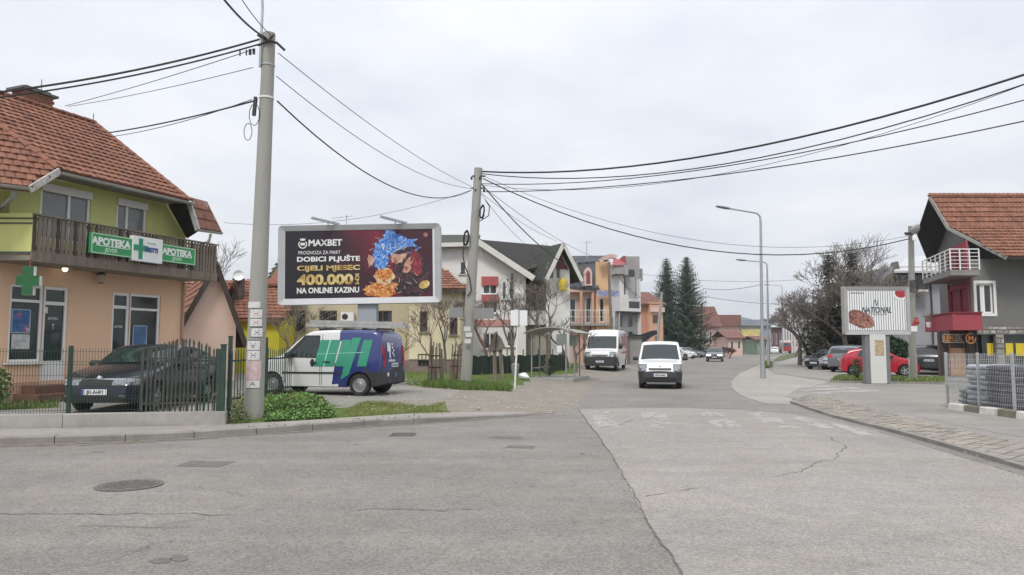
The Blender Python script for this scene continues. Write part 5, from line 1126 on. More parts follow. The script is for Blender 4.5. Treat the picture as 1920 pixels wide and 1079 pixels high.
fit_text('KM', FV, 0, bs * 19.5, 0, bs * 7.5, po, gold_ink, bb, .03)
fit_text('NA ONLINE KAZINU', FBb, bx(558.5), bx(675), bz(550), bz(539), po, white_ink, bb, .035)
# crest left of the name: ring, crown points, small plate
b = MB(); cxx, czz = bx(569), bz(456)
def ringp(cx_, cz_, r0, r1, n=20, a0=0, a1=360):
    for k in range(n):
        t0, t1 = R(a0 + (a1 - a0) * k / n), R(a0 + (a1 - a0) * (k + 1) / n); b.quad(*[FBb.pt(cx_ + r * math.cos(t), cz_ + r * math.sin(t), po + .002) for r, t in ((r0, t0), (r1, t0), (r1, t1), (r0, t1))])
ringp(cxx, czz - .02, .115, .15, 20, 140, 400)
b.poly([FBb.pt(cxx + x, czz + z, po + .002) for x, z in ((-.07, .1), (.07, .1), (.10, .19), (.04, .15), (0, .2), (-.04, .15), (-.10, .19))]); fbox(b, FBb, cxx - .075, cxx + .075, czz - .06, czz + .03, po, .006)
b.build('crest', white_ink, bb)
b = MB(); ringp(bx(800), bz(443), .055, .07); fbox(b, FBb, bx(800) - .03, bx(800) + .03, bz(443) - .025, bz(443) + .025, po, .004); b.build('age_mark', mat('pink_ink', (.6, .3, .3), .5, .1, 4), bb)
# artwork: a plain generic burst of printed colour shapes
rg = random.Random(33)
def blob(cx_, cz_, rx, rz, m, name, lay, n=26, j=.18, rot=0, spike=0.0):
    b = MB(); q = []
    for k in range(n):
        t = 2 * math.pi * k / n; r = 1 + rg.uniform(-j, j) + (spike if k % 2 else 0); x, z = rx * r * math.cos(t), rz * r * math.sin(t); q.append(FBb.pt(bx(cx_) + x * math.cos(rot) - z * math.sin(rot), bz(cz_) + x * math.sin(rot) + z * math.cos(rot), po + lay * .0015))
    c_ = FBb.pt(bx(cx_), bz(cz_), po + lay * .0015); b.add(q + [c_], [(k, (k + 1) % n, n) for k in range(n)]); return b.build(name, m, bb)
blue_sw = blotch('swirl_blue', [(.34, (.02, .05, .22)), (.46, (.04, .16, .55)), (.56, (.16, .36, .72)), (.66, (.6, .72, .85))], 5.5, 6, .5, 2.5); orange_sw = blotch('swirl_orange', [(.34, (.12, .03, .015)), (.46, (.5, .12, .03)), (.57, (.68, .34, .08)), (.7, (.75, .62, .42))], 6.5, 6, .5, 2.0)
skin_sw = blotch('swirl_tan', [(.38, (.22, .08, .06)), (.5, (.5, .26, .18)), (.66, (.62, .42, .32))], 5, 5, .5, 1.5); dark_sw = blotch('swirl_dark', [(.4, (.012, .01, .015)), (.56, (.06, .03, .04)), (.68, (.22, .06, .06))], 6, 6, .5, 1.5); red_sw = blotch('swirl_red', [(.38, (.1, .01, .02)), (.55, (.3, .03, .05)), (.7, (.45, .12, .12))], 7, 6, .5, 2.0); cream_sw = blotch('swirl_cream', [(.4, (.5, .3, .12)), (.55, (.7, .55, .35)), (.68, (.75, .7, .6))], 8, 5, .5, 1.0)
blob(772, 520, .62, .78, dark_sw, 'art_shape', 1, j=.14); blob(745, 463, .72, .34, blue_sw, 'art_shape', 2, j=.2, rot=-.1, spike=.12); blob(716, 482, .27, .48, blue_sw, 'art_shape', 3, j=.16, spike=.1); blob(733, 443, .2, .16, blue_sw, 'art_shape', 4, spike=.2)
blob(748, 484, .28, .20, skin_sw, 'art_shape', 5, j=.14, rot=.4); blob(768, 500, .14, .32, skin_sw, 'art_shape', 6, j=.12, rot=-.5); blob(782, 497, .2, .42, red_sw, 'art_shape', 7, j=.2, rot=.2, spike=.12); blob(762, 472, .38, .09, dark_sw, 'art_shape', 8, j=.1, rot=.25)
blob(716, 545, .58, .27, orange_sw, 'art_shape', 9, j=.16, spike=.12); blob(722, 520, .34, .27, cream_sw, 'art_shape', 10, j=.12); blob(722, 517, .26, .2, orange_sw, 'art_shape', 11, j=.2, spike=.15); blob(697, 490, .1, .2, skin_sw, 'art_shape', 12, j=.3, spike=.2); blob(797, 537, .19, .13, gold_ink, 'art_shape', 13, n=30, j=.0, rot=.4); blob(760, 545, .3, .18, dark_sw, 'art_shape', 14)
b = MB()
for k in range(26):
    t = rg.uniform(0, 1); x, z = bx(rg.uniform(690, 800)), bz(rg.uniform(445, 553)); a = rg.uniform(0, 3.14); l_ = rg.uniform(.04, .12); d_ = V((math.cos(a), math.sin(a))); w = .012; b.quad(*[FBb.pt(x + d_.x * s1 * l_ - d_.y * s2 * w, z + d_.y * s1 * l_ + d_.x * s2 * w, po + .024) for s1, s2 in ((-1, -1), (1, -.2), (1, .2), (-1, 1))])
o = b.build('art_sparks', cream_sw, bb); o['kind'] = 'stuff'
# column and floodlights
b = MB(); cw = bx(707) - bx(672); cx_ = (bx(707) + bx(672)) / 2; top_ = FBb.pt(cx_, Z0b + .3, -.12); b.box(V((top_.x, top_.y, top_.z / 2 + .1)), cw, .42, top_.z - .2); b.build('column', mat('column_grey', (.34, .37, .41), .5, .08, 2, dirt=.3, dirtcol=(.25, .25, .25), streak=True), bb)
for a in (bx(615), bx(742)):
    b = MB(); b.bar(FBb.pt(a, Z1b - .02, 0), FBb.pt(a, Z1b + .1, .05), .04, .04, V((0, 1, 0))); b.bar(FBb.pt(a - .38, Z1b + .17, .7), FBb.pt(a + .4, Z1b + .03, .1), .1, .07); b.build('floodlight', galv, bb)

# poles -------------------------------------------------------------
def pole(name, label, basep, topp, r0, r1, m, group, n=14, cat='pole'):
    t = thing(name, label, cat, basep, group); b = MB(); d = topp - basep; b.tube([basep - V((0, 0, .3)), basep + d * .3, basep + d * .65, topp], [r0, r0 + (r1 - r0) * .3, r0 + (r1 - r0) * .65, r1], n); b.build('shaft', m, t, smooth=True, angle=50); return t
PB, PT1 = G(474.5, 785, .14), P(505, 63, 15.0); p1 = pole('utility_pole', 'tall leaning concrete utility pole covered in notices by the green fence', PB, PT1, .2, .125, pole_conc, 'utility poles')
def pax(A, B, py, n_=40):
    best = None
    for k in range(401):
        q = A.lerp(B, k / 400); d = q - CAM; y = (d.z * math.cos(PITCH) - d.y * math.sin(PITCH)) / (d.y * math.cos(PITCH) + d.z * math.sin(PITCH)); e = abs((539.5 - y * F_PX) - py)
        if best is None or e < best[0]: best = (e, q, k / 400)
    return best[1], best[2]
for py, m_ in ((122, galv), (184, white_paint)):
    q, t = pax(PB, PT1, py); r = .2 + (.125 - .2) * t; b = MB(); b.lathe([(r + .002, -.02), (r + .012, -.02), (r + .012, .02), (r + .002, .02)], 16, q, PT1 - PB); b.build('band', m_, p1)
q1_, t1_ = pax(PB, PT1, 130); b = MB(); b.tube([q1_ + V((-.13, -.1, 0)), PT1 + V((-.13, -.1, .05)), PT1 + V((-.12, -.1, .5)), PT1 + V((-.17, -.1, 1.2))], .028, 7); b.build('conduit', galv, p1, smooth=True)
q2_, _ = pax(PB, PT1, 198); b = MB(); b.bar(q2_ + V((-.18, -.12, .14)), q2_ + V((-.21, -.12, -.25)), .07, .06); b.build('junction_box', black_plastic, p1)
for dx_, dz_, r in ((-.2, .05, .18), (-.32, -.35, .14)):
    b = MB(); b.tube([q2_ + V((dx_ + r * .6 * math.sin(k * .63), -.12, dz_ - .1 - r + r * 1.3 * math.cos(k * .63))) for k in range(11)], .008, 5, cap=False); b.build('slack_loop', cable_m, p1)
for k, (px, py) in enumerate(((450, 100), (462, 99), (469, 98), (476, 97))): b = MB(); q = P(px, py, 15.0); b.bar(q + V((0, 0, .06)), q - V((0, 0, .06)), .02 if k < 2 else .05, .03, V((0, 1, 0))); b.build('insulator', black_plastic, p1)
b = MB(); q = PT1 + V((0, -.1, -.2)); b.tube([q + V((-.2, 0, .12)), q + V((0, -.06, 0)), q + V((.2, 0, -.05)), q + V((.36, 0, -.2))], .03, 6); b.tube([q + V((-.2, 0, -.1)), q + V((.02, -.07, -.05)), q + V((.12, 0, .12))], .022, 6); b.build('clamp', cable_m, p1)
paperm = [mat('notice_paper', (.66, .65, .63), .8, .1, 9), mat('notice_pink', (.56, .40, .40), .8, .25, 14, dirt=.5, dirtcol=(.7, .66, .64))]; film = mat('torn_film', (.28, .28, .27), .5, .3, 10)
nd = [(466, 566.5, 492, 578, 0), (475, 582, 495, 598, 0), (475, 599, 495, 613, 0), (478, 616, 496, 632, 0), (471, 639, 493, 656, 0), (472, 658, 493, 675, 0), (470, 677, 495, 713, 1), (471, 713, 494, 727, 0)]
names = ['topmost torn white strip', 'second white notice from the top', 'third white notice from the top', 'fourth white notice from the top, set to the right', 'fifth white notice, torn at the corner', 'sixth white notice, lowest of the framed ones', 'big faded pink notice low', 'white strip under the pink notice']
for (x0, y0, x1, y1, k), nm in zip(nd, names):
    q, t = pax(PB, PT1, (y0 + y1) / 2); r = .2 + (.125 - .2) * t; sc = q.y / F_PX; pxc = 960 + q.x / q.y * F_PX; h = (y1 - y0) * sc; a0 = math.asin(max(-.95, min(.95, ((x0 - pxc) * sc) / r))); a1 = math.asin(max(-.95, min(.95, ((x1 - pxc) * sc) / r)))
    t_ = thing('notice', nm + ' on the concrete pole', 'notice', q, 'notices pasted on the concrete pole'); up = (PT1 - PB).normalized()
    def curved(rr, ee, m_, nm_):
        b = MB(); ar = []
        for zz_ in (-h / 2 - ee, h / 2 + ee):
            for i in range(6): a = a0 - ee * 3 + (a1 - a0 + ee * 6) * i / 5 + math.atan2(q.x, q.y) * 0; ar.append(q + up * zz_ + V((math.sin(a) * rr, -math.cos(a) * rr, 0)))
        b.add(ar, [(i, i + 1, i + 7, i + 6) for i in range(5)]); b.build(nm_, m_, t_)
    if k == 0 and h > .13: curved(r + .006, .012, steel_dark, 'backing')
    curved(r + .010, 0, paperm[k], 'sheet')
    if h > .13 and k == 0:
        b = MB()
        for i in range(3):
            w_ = (a1 - a0) * rg.uniform(.2, .4); am = a0 + (a1 - a0) * .5; zz_ = h * (.2 - .2 * i)
            b.quad(*[q + up * (zz_ + dz_) + V((math.sin(a) * (r + .013), -math.cos(a) * (r + .013), 0)) for a, dz_ in ((am - w_ / 2, -.008), (am + w_ / 2, -.008), (am + w_ / 2, .008), (am - w_ / 2, .008))])
        b.build('print', mat('notice_red', (.5, .05, .06), .7, .1, 3) if y0 < 615 else plate_ink, t_)
P2B, P2T = G(873, 715, .2), P(897, 316, 30.0); p2 = pole('utility_pole', 'concrete utility pole with cable coils and two grey boards by the lawn', P2B, P2T, .24, .17, pole_conc, 'utility poles')
for px, py, w, h in ((904, 398, .2, .55), (874, 447, .24, .62)):
    q = P(px, py, 29.7); b = MB()
    for k in range(9):
        ph_ = rg.uniform(0, 6); b.tube([q + V((w * .5 * math.sin(j * .7 + ph_ * .1) * rg.uniform(.7, 1.1), rg.uniform(-.08, .08), h * .5 * math.cos(j * .7) * rg.uniform(.8, 1.1))) for j in range(10)], .02, 5)
    b.build('cable_coil', cable_m, p2)
b = MB(); b.tube([P(900, 415, 29.7), P(916, 405, 29.7), P(918, 388, 29.7), P(910, 375, 29.7)], .02, 5); b.tube([P(870, 460, 29.7), P(868, 480, 29.7), P(872, 500, 29.7), P(880, 520, 29.7), P(884, 545, 29.7), P(876, 556, 29.7)], .025, 5); b.build('slack_loop', cable_m, p2)
for x0, x1, y0, y1 in ((842, 868, 577, 596), (888, 926, 578, 598)):
    a, c = P(x0, y1, 29.6), P(x1, y0, 29.6); b = MB(); b.box((a + c) / 2, c.x - a.x, .03, c.z - a.z); b.build('blank_board', mat('board_grey', (.27, .28, .27), .7, .12, 3, dirt=.3, dirtcol=(.2, .18, .16)), p2)
for k, (px, py) in enumerate(((876, 617), (879, 628), (877, 640))):
    q = P(px, py, 29.55); b = MB(); b.box(q, .26, .01, .17); tag(b.build('notice', paperm[0], None, origin=q), ['upper', 'middle', 'lower'][k] + ' white notice on the pole with the cable coils', 'notice', 'notices on the second pole')
b = MB(); q = P2T - V((0, .1, .35)); b.bar(q + V((-.25, 0, 0)), q + V((.3, 0, 0)), .06, .06); b.bar(q + V((-.3, 0, -.5)), q + V((.3, 0, -.5)), .05, .05); b.build('bracket', steel_dark, p2)
for k in range(4): b = MB(); qq = q + V((-.27 + .17 * k, -.05, -.1 - .5 * (k % 2))); b.lathe([(.035, -.06), (.05, 0), (.03, .07)], 8, qq); b.build('insulator', black_plastic, p2)
# far utility poles on the left
wp_ = mat('pole_wood', (.2, .165, .135), .9, .2, 3, streak=True)
for px, yb, Y, pt, lab, m_, r in ((1149, 672, 60, (1141, 492), 'brown wooden pole in front of the orange house', wp_, .14), (1229, 672, 84, (1241, 548), 'leaning pale pole beside the dark canopy', pole_conc, .2), (1313, 664, 112, (1316, 570), 'thin concrete pole right of the spruces', pole_conc, .17)):
    a = P(px, yb, Y); a.z = 0; pole('utility_pole', lab, a, P(pt[0], pt[1], Y), r, r * .75, m_, 'utility poles', 8)
# right pole with round lamp and white painted foot
RB, RT = G(1712, 712, .03), P(1708, 424, 33.6); rp_ = pole('utility_pole', 'grey concrete pole with round lamp and white painted foot on the right', RB, RT, .17, .12, pole_conc, 'utility poles')
b = MB(); b.tube([RB, RB + (RT - RB) * .135], [.185, .178], 14); b.build('painted_foot', white_paint, rp_, smooth=True)
q = P(1717, 430, 33.3); b = MB(); b.lathe([(.02, .12), (.2, .1), (.25, .0), (.23, -.04), (0.01, -.06)], 18, q, V((-.35, .7, .35))); b.build('floodlight', galv, rp_, smooth=True, angle=60); b = MB(); b.lathe([(.08, -.18), (.09, 0), (.03, .08)], 10, P(1714, 444, 33.3)); b.build('bulb_holder', white_paint, rp_, smooth=True)
b = MB(); a = P(1698, 441, 33.5); b.bar(a, a + V((.3, 0, .03)), .05, .05); b.build('bracket', steel_dark, rp_)
for k in range(3): b = MB(); b.lathe([(.04, -.05), (.05, .05)], 7, a + V((.1 * k, 0, .07))); b.build('insulator', black_plastic, rp_)
q = P(1712, 617, 33.3); b = MB(); b.box(q, .27, .2, .24); b.build('meter_box', white_paint, rp_); b = MB(); b.lathe([(.1, -.14), (.13, 0), (.06, .16)], 8, P(1718, 604, 33.4)); b.bar(P(1712, 612, 33.4), P(1719, 596, 33.4), .12, .1); tag(b.build('red_hood', mat('red_hood', (.3, .03, .03), .6, .2, 4), rp_), 'red hood above the white box')
b = MB()
for k in range(5): b.tube([RB + (RT - RB) * .64 + V((.2 * math.sin(j + k), -.15, .3 * math.cos(j * .9) - .2)) for j in range(8)], .012, 5)
b.build('cable_tangle', cable_m, rp_)
# street lamps
def street_lamp(px, yb, ytop, pxh, yh, label, z=.02, r=.085):
    B = G(px, yb, z); Y = B.y; T = P(px - (px - 1430) * 0 - 4 * 36 / Y, ytop + 16 * 36 / Y, Y); Hd = P(pxh, yh, Y)
    t = thing('street_lamp', label, 'street lamp', B, 'street lamps along the right kerb'); b = MB(); d = T - B; b.tube([B, B + d * .02, B + d * .28, B + d * .281, T], [r * 1.5, r * 1.35, r * 1.3, r, r * .7], 12); b.build('mast', galv, t, smooth=True, angle=35)
    top = P(px - 12 * 36 / Y, ytop, Y); b = MB(); b.tube([T, T.lerp(P(px - 5 * 36 / Y, ytop + 5 * 36 / Y, Y), .7), P(px - 6 * 36 / Y, ytop + 5 * 36 / Y, Y), top, Hd.lerp(top, .25)], [r * .7, r * .65, r * .6, r * .55, r * .5], 8); b.build('arm', galv, t, smooth=True, angle=60)
    b = MB(); g = (top - Hd).normalized(); sd = V((0, 1, 0)); u = g.cross(sd); L_ = (top - Hd).length * .36; n = 8; ar = []
    for f, w, h in ((0, .05, .03), (.15, .12, .06), (.6, .14, .08), (.9, .08, .06), (1, .04, .04)):
        for k in range(n): a = 2 * math.pi * k / n; ar.append(Hd + g * (f * L_) + sd * math.cos(a) * w + V((0, 0, 1)) * math.sin(a) * h)
    b.add(ar, [(i * n + k, i * n + (k + 1) % n, i * n + n + (k + 1) % n, i * n + n + k) for i in range(4) for k in range(n)] + [tuple(range(n))[::-1]]); b.build('lamp_head', mat('lamp_head_grey', (.2, .21, .22), .5, .1, 4), t, smooth=True, angle=60)
    return t
SL = [(1430, 709, 400, 1342, 387, 'nearest and tallest street lamp standing on the concrete apron'), (1441, 689, 492, 1380, 487, 'second street lamp along the right kerb'), (1467.5, 668, 536, 1432, 534, 'third street lamp along the right kerb'), (1491, 660, 572, 1477, 570, 'fourth street lamp, before the hedge'), (1507, 656, 596, 1496, 594, 'fifth and farthest street lamp')]
for s_ in SL: street_lamp(*s_)
# bollard-like box by the first lamp, posts at the yard entrance
for px, yb, yt, lab in ((1434, 709, 690, 'short pole stub beside the nearest street lamp'), (1523, 689, 655, 'thin grey post left of the parked black car'), (1562, 684, 560, 'slim concrete post before the brown hedge')):
    B = G(px, yb, .02); T = P(px, yt, B.y); b = MB(); b.tube([B, T], .05 if yt > 600 else .12, 8); tag(b.build('metal_post' if yt > 600 else 'utility_pole', galv if yt > 600 else pole_conc, None, smooth=True, origin=B), lab, 'post')
# small advertising panel on a white pillar
SY = 31.6; FS2 = Frame(P(1643, 650, SY), (1, 0.0)); ss = SY / F_PX
def sx2(px): return (px - 1643) * ss
def sz2(py): return P(1643, py, SY).z
sb = thing('advertising_panel', 'small advertising panel with striped print on a white pillar', 'billboard', V((FS2.O.x, FS2.O.y, .03)))
b = MB(); out = rrect(sx2(1583), sx2(1706), sz2(628), sz2(538), .06); n = len(out); inn = rrect(sx2(1590.5), sx2(1700), sz2(620.5), sz2(545), .01)
b.add([FS2.pt(a, z, .15) for a, z in out] + [FS2.pt(a, z, .1) for a, z in inn] + [FS2.pt(a, z, -.15) for a, z in out], [(i, (i + 1) % n, n + (i + 1) % n, n + i) for i in range(n)] + [(2 * n + i, 2 * n + (i + 1) % n, (i + 1) % n, i) for i in range(n)] + [tuple(range(2 * n, 3 * n))[::-1]]); b.build('frame', mat('panel_frame', (.40, .395, .38), .5, .1, 3, metal=.2, dirt=.3, dirtcol=(.25, .23, .2)), sb)
b = MB(); fbox(b, FS2, sx2(1591), sx2(1699.5), sz2(620), sz2(545.5), .07, .03); b.build('poster', sign_white, sb)
b = MB()
for k in range(24): x = sx2(1594 + k * 4.45); fbox(b, FS2, x, x + .028, sz2(619.8), sz2(546), .087, .003)
o = b.build('stripes', mat('stripe_ink', (.2, .21, .24), .5, .1, 3), sb); o['kind'] = 'stuff'
def blob2(cx_, cz_, rx, rz, m, name, lay, n=24, j=.1, rot=0.0, clipx=None):
    b = MB(); q = []
    for k in range(n):
        t = 2 * math.pi * k / n; r = 1 + rg.uniform(-j, j); x, z = rx * r * math.cos(t), rz * r * math.sin(t); X = sx2(cx_) + x * math.cos(rot) - z * math.sin(rot); Z = sz2(cz_) + x * math.sin(rot) + z * math.cos(rot)
        X = max(sx2(1592), min(sx2(1698.5), X)); Z = max(sz2(619.5), min(sz2(546), Z)); q.append(FS2.pt(X, Z, .092 + lay * .002))
    b.add(q + [FS2.pt(sx2(cx_), sz2(cz_), .092 + lay * .002)], [(k, (k + 1) % n, n) for k in range(n)]); return b.build(name, m, sb)
steak = blotch('steak_print', [(.34, (.05, .02, .015)), (.48, (.2, .07, .05)), (.58, (.36, .17, .13)), (.68, (.6, .5, .44))], 6, 6, .5, 1.5)
blob2(1614, 600, .62, .34, steak, 'steak_picture', 0, j=.08, rot=-.28); blob2(1604, 594, .36, .3, steak, 'steak_picture', 1, j=.08)
blob2(1690, 552, .30, .24, sign_white, 'bowl_rim', 1, j=.0); blob2(1691, 550, .26, .21, mat('sauce_red', (.32, .03, .035), .4, .2, 5), 'sauce_bowl', 2, j=.02)
ink_d = mat('ink_dark', (.06, .06, .07), .5, .1, 3)
fit_text('NATIONAL', FS2, sx2(1617), sx2(1672), sz2(587.5), sz2(576), .09, ink_d, sb, .022, shear=.2); fit_text('RESTAURANT', FS2, sx2(1626), sx2(1664), sz2(591), sz2(588.5), .09, ink_d, sb, .0); fit_text('N', FS2, sx2(1639), sx2(1648), sz2(574), sz2(562), .09, ink_d, sb, -.0, shear=.3); fit_text('WWW.NATIONAL.BA', FS2, sx2(1596), sx2(1622), sz2(551.5), sz2(549), .09, ink_d, sb)
b = MB(); zt_ = sz2(628); b.box(FS2.pt(0, (zt_ + .03) / 2, 0), sx2(1658) - sx2(1629), .3, zt_ - .03, FS2.u, FS2.n); b.build('pillar', mat('pillar_white', (.62, .62, .58), .6, .06, 2, dirt=.3, dirtcol=(.4, .38, .33)), sb)
for x in (1624.5, 1662): b = MB(); b.box(FS2.pt(sx2(x), (zt_ + .03) / 2, -.06), sx2(1630) - sx2(1622), .3, zt_ - .05, FS2.u, FS2.n); b.build('pillar_edge', mat('pillar_grey', (.17, .18, .19), .5, .1, 3), sb)
b = MB(); fbox(b, FS2, sx2(1637), sx2(1654), sz2(667), sz2(638), .155, .006); tag(b.build('notice', blotch('notice_brown', [(.4, (.3, .22, .12)), (.55, (.5, .4, .25)), (.7, (.6, .52, .38))], 14, 5), None, origin=FS2.pt(0, 1.4)), 'brownish printed notice on the white pillar of the advertising panel', 'notice')

# bus shelter, stop sign, leaning board, sapling guards
so = G(1031, 713, .16); su, sv_ = V((.97, -.05, 0)).normalized(), V((.28, .96, 0)).normalized(); sh = thing('bus_shelter', 'open steel bus shelter with arched grey roof on a concrete slab', 'bus shelter', so)
def sp_(u, v, z): return so + su * u + sv_ * v + V((0, 0, z))
b = MB(); b.prism([sp_(-1.0, -.3, -.15), sp_(1.05, -.3, -.15), sp_(1.15, 3.0, -.15), sp_(-1.0, 3.0, -.15)], (0, 0, .22)); b.build('slab', concrete, sh)
shm = mat('shelter_steel', (.26, .27, .25), .6, .2, 5, dirt=.4, dirtcol=(.17, .13, .1))
for u, v, h in ((-.75, -.1, 1.98), (.72, -.15, 1.98), (-.75, 1.3, 1.98), (-.75, 2.7, 1.98), (.75, 2.7, 1.98), (.95, .5, 1.9)): b = MB(); b.tube([sp_(u, v, .05), sp_(u, v, h)], .032, 8); b.build('post', shm, sh)
b = MB(); ar = []; nu = 12
for off in (0, .03):
    for v in (-.35, 3.0):
        for k in range(nu + 1): u = -1.05 + 2.3 * k / nu; t = (2 * k / nu - 1); ar.append(sp_(u, v, 1.98 + .24 * (1 - t * t) + off))
m_ = nu + 1
b.add(ar, [(k, k + 1, m_ + k + 1, m_ + k) for k in range(nu)] + [(2 * m_ + k, 3 * m_ + k, 3 * m_ + k + 1, 2 * m_ + k + 1) for k in range(nu)] + [(k, 2 * m_ + k, 2 * m_ + k + 1, k + 1) for k in range(nu)]); b.build('roof', mat('shelter_roof', (.33, .33, .30), .6, .15, 3, dirt=.5, dirtcol=(.18, .16, .12)), sh, smooth=True, angle=30)
for u0, u1, v, z0, z1 in ((.32, .76, -.16, 1.5, 1.95), (.8, 1.12, .2, 1.45, 1.9)): b = MB(); b.box(sp_((u0 + u1) / 2, v, (z0 + z1) / 2), u1 - u0, .03, z1 - z0, su, sv_); b.build('panel', mat('shelter_panel', (.20, .235, .20), .6, .15, 3, dirt=.3, dirtcol=(.16, .15, .11)), sh)
b = MB(); b.bar(sp_(-.7, .2, .5), sp_(-.7, 2.5, .5), .3, .04); b.build('bench', wood_grey, sh); b = MB(); b.box(sp_(.45, -.18, 1.32), .22, .02, .3, su, sv_); b.build('timetable', white_paint, sh)
B, T = G(965, 733, .12), P(972.5, 582, 24.0); T.y = B.y; st_ = thing('bus_stop_sign', 'white bus stop sign seen from behind on a white pole', 'sign', B); b = MB(); b.tube([B, T], .032, 8); b.build('pole', white_paint, st_, smooth=True)
a, c = P(957, 611, B.y - .06), P(989, 582, B.y - .06); b = MB(); mid = (a.x + c.x) / 2; zc2 = (a.z + c.z) / 2; hh_ = c.z - a.z
b.box(V(((a.x + mid) / 2, a.y, zc2)), mid - a.x - .01, .02, hh_); b.build('plate', sign_white, st_); b = MB(); b.box(V(((c.x + mid) / 2, a.y - .01, zc2)), c.x - mid - .01, .02, hh_ * .98); b.build('plate', sign_white, st_); b = MB(); b.tube([V((mid, a.y - .03, a.z)), V((mid, a.y - .03, c.z + .1))], .018, 6); b.build('clamp_rail', galv, st_)
tbm = mat('rusty_board', (.19, .16, .13), .85, .3, 4, dirt=.5, dirtcol=(.33, .3, .26), streak=True); q = G(934, 714, .2); tb = thing('tilted_board', 'old tilted brown notice board on two plank legs in the grass', 'board', q)
tY = q.y; b = MB(); b.prism([P(913, 659, tY), P(949, 655, tY), P(940, 634, tY), P(928, 622, tY)], (0, .06, 0)); b.build('board', tbm, tb)
for x0, x1, xt in ((925, 931, 927), (939, 945, 938)): b = MB(); b.bar(P((x0 + x1) / 2, 714, tY + .05), P(xt, 655, tY + .1), .16, .05, V((0, 1, 0))); b.build('leg', wood_grey, tb)
b = MB(); b.bar(P(929, 655, tY - .02), P(932, 622, tY - .02), .05, .03, V((0, 1, 0))); b.build('brace', wood_dark, tb)
rg = random.Random(77)
for px, yb, lab in ((816, 717, 'left cage of grey sticks round a sapling on the lawn'), (857, 713, 'right cage of grey sticks round a sapling beside the pole')):
    q = G(px, yb, .2); t = thing('sapling_guard', lab, 'tree guard', q, 'stick cages round the saplings')
    for k in range(9): a = 2 * math.pi * k / 9 + .2; r = .3; f = V((math.cos(a) * r, math.sin(a) * r, 0)); b = MB(); b.bar(q + f, q + f * rg.uniform(.55, .9) + V((0, 0, rg.uniform(1.15, 1.6))), .05, .04, V((0, 1, 0))); b.build('stick', wood_grey, t)
    [(b := MB(), b.lathe([(r_, z_), (r_, z_ + .05)], 12, q), b.build('tie', wood_dark, t)) for r_, z_ in ((.29, .55), (.25, 1.0))]
q = G(966, 705, .2); b = MB(); b.lathe([(.14, 0), (.18, .3), (.2, .55), (.05, .6)], 10, q); tag(b.build('litter_bin', mat('bin_grey', (.3, .31, .3), .6, .2, 5), None, smooth=True, origin=q), 'grey litter bin in the grass behind the stop sign', 'litter bin')
q = G(981, 712, .2); b = MB(); b.lathe([(.02, .0), (.22, .05), (.26, .14), (.12, .26), (.03, .3)], 9, q, V((.3, 0, 1))); tag(b.build('rubbish_bag', sign_white, None, smooth=True, origin=q), 'white rubbish bag lying in the grass beside the bus shelter', 'bag')
# green screened garden fence behind the lawn
a, c = P(883, 686, 36), P(1060, 682, 43); a.z = c.z = .15; Fg = Frame(a, c - a); gl = (c - a).length; gf = thing('garden_fence', 'dark green screened garden fence at the back of the lawn', 'fence', a)
b = MB(); nseg = 30
for k in range(nseg): x0, x1 = gl * k / nseg, gl * (k + 1) / nseg; b.quad(Fg.pt(x0, .2, .03 * math.sin(k * 1.7)), Fg.pt(x1, .2, .03 * math.sin((k + 1) * 1.7)), Fg.pt(x1, 1.12 + .05 * math.sin((k + 1) * 2.3), .03 * math.sin((k + 1) * 1.7)), Fg.pt(x0, 1.12 + .05 * math.sin(k * 2.3), .03 * math.sin(k * 1.7)))
b.build('screen', mat('green_screen', (.02, .035, .025), .9, .35, 1.5), gf)
for k in range(7): b = MB(); b.tube([Fg.pt(gl * k / 6, .1, .06), Fg.pt(gl * k / 6, 1.45, .06)], .03, 6); b.build('post', green_steel, gf)

# right-hand wire fence, painted kerb, wrapped stacks of bags
fx0, fy0, fy1 = 11.42, 19.6, 11.0; FR = Frame((fx0, fy0, 0), (0.012, -1)); wf = thing('wire_fence', 'grey welded wire fence in front of the stacked bags', 'fence', (fx0, fy0, 0))
for (x0_, x1_) in ((0, 1.3), (1.32, 3.8), (3.82, 6.3)):
    b = MB(); n = int((x1_ - x0_) / .06)
    for i in range(n + 1): x = x0_ + (x1_ - x0_) * i / n; b.bar(FR.pt(x, .05), FR.pt(x, 1.4), .006, .006, FR.n)
    for k in range(9): b.bar(FR.pt(x0_, .08 + k * .163, .006), FR.pt(x1_, .08 + k * .163, .006), .007, .007)
    o = b.build('mesh_panel', galv_fence, wf); o['kind'] = 'stuff'
for x in (0, 1.31, 2.55, 3.81, 6.3): b = MB(); b.box(FR.pt(x, .72, -.02), .05, .05, 1.44, FR.u, FR.n); b.build('post', galv_fence, wf)
b = MB(); b.bar(FR.pt(0, .62, .02), FR.pt(1.3, .62, .02), .04, .04); b.bar(FR.pt(0, .06, .02), FR.pt(1.3, .06, .02), .04, .04); b.build('rail', galv_fence, wf)
FR2 = Frame((fx0, fy0, 0), (1, .18)); b = MB()
for i in range(41): b.bar(FR2.pt(i * .06, .5), FR2.pt(i * .06, 1.4), .006, .006, FR2.n)
for k in range(7): b.bar(FR2.pt(0, .5 + k * .15, .006), FR2.pt(2.4, .5 + k * .15, .006), .007, .007)
o = b.build('mesh_panel', galv_fence, wf); o['kind'] = 'stuff'
paintw = mat('kerb_white_paint', (.62, .61, .56), .8, .15, 4, dirt=.75, dirtcol=(.22, .2, .16)); mossy = mat('mossy_kerb', (.18, .17, .13), .95, .3, 5, dirt=.7, dirtcol=(.08, .09, .035))
pk = thing('painted_kerb', 'row of kerb blocks in alternating white paint and mossy concrete', 'kerb', (11.2, 19, 0))
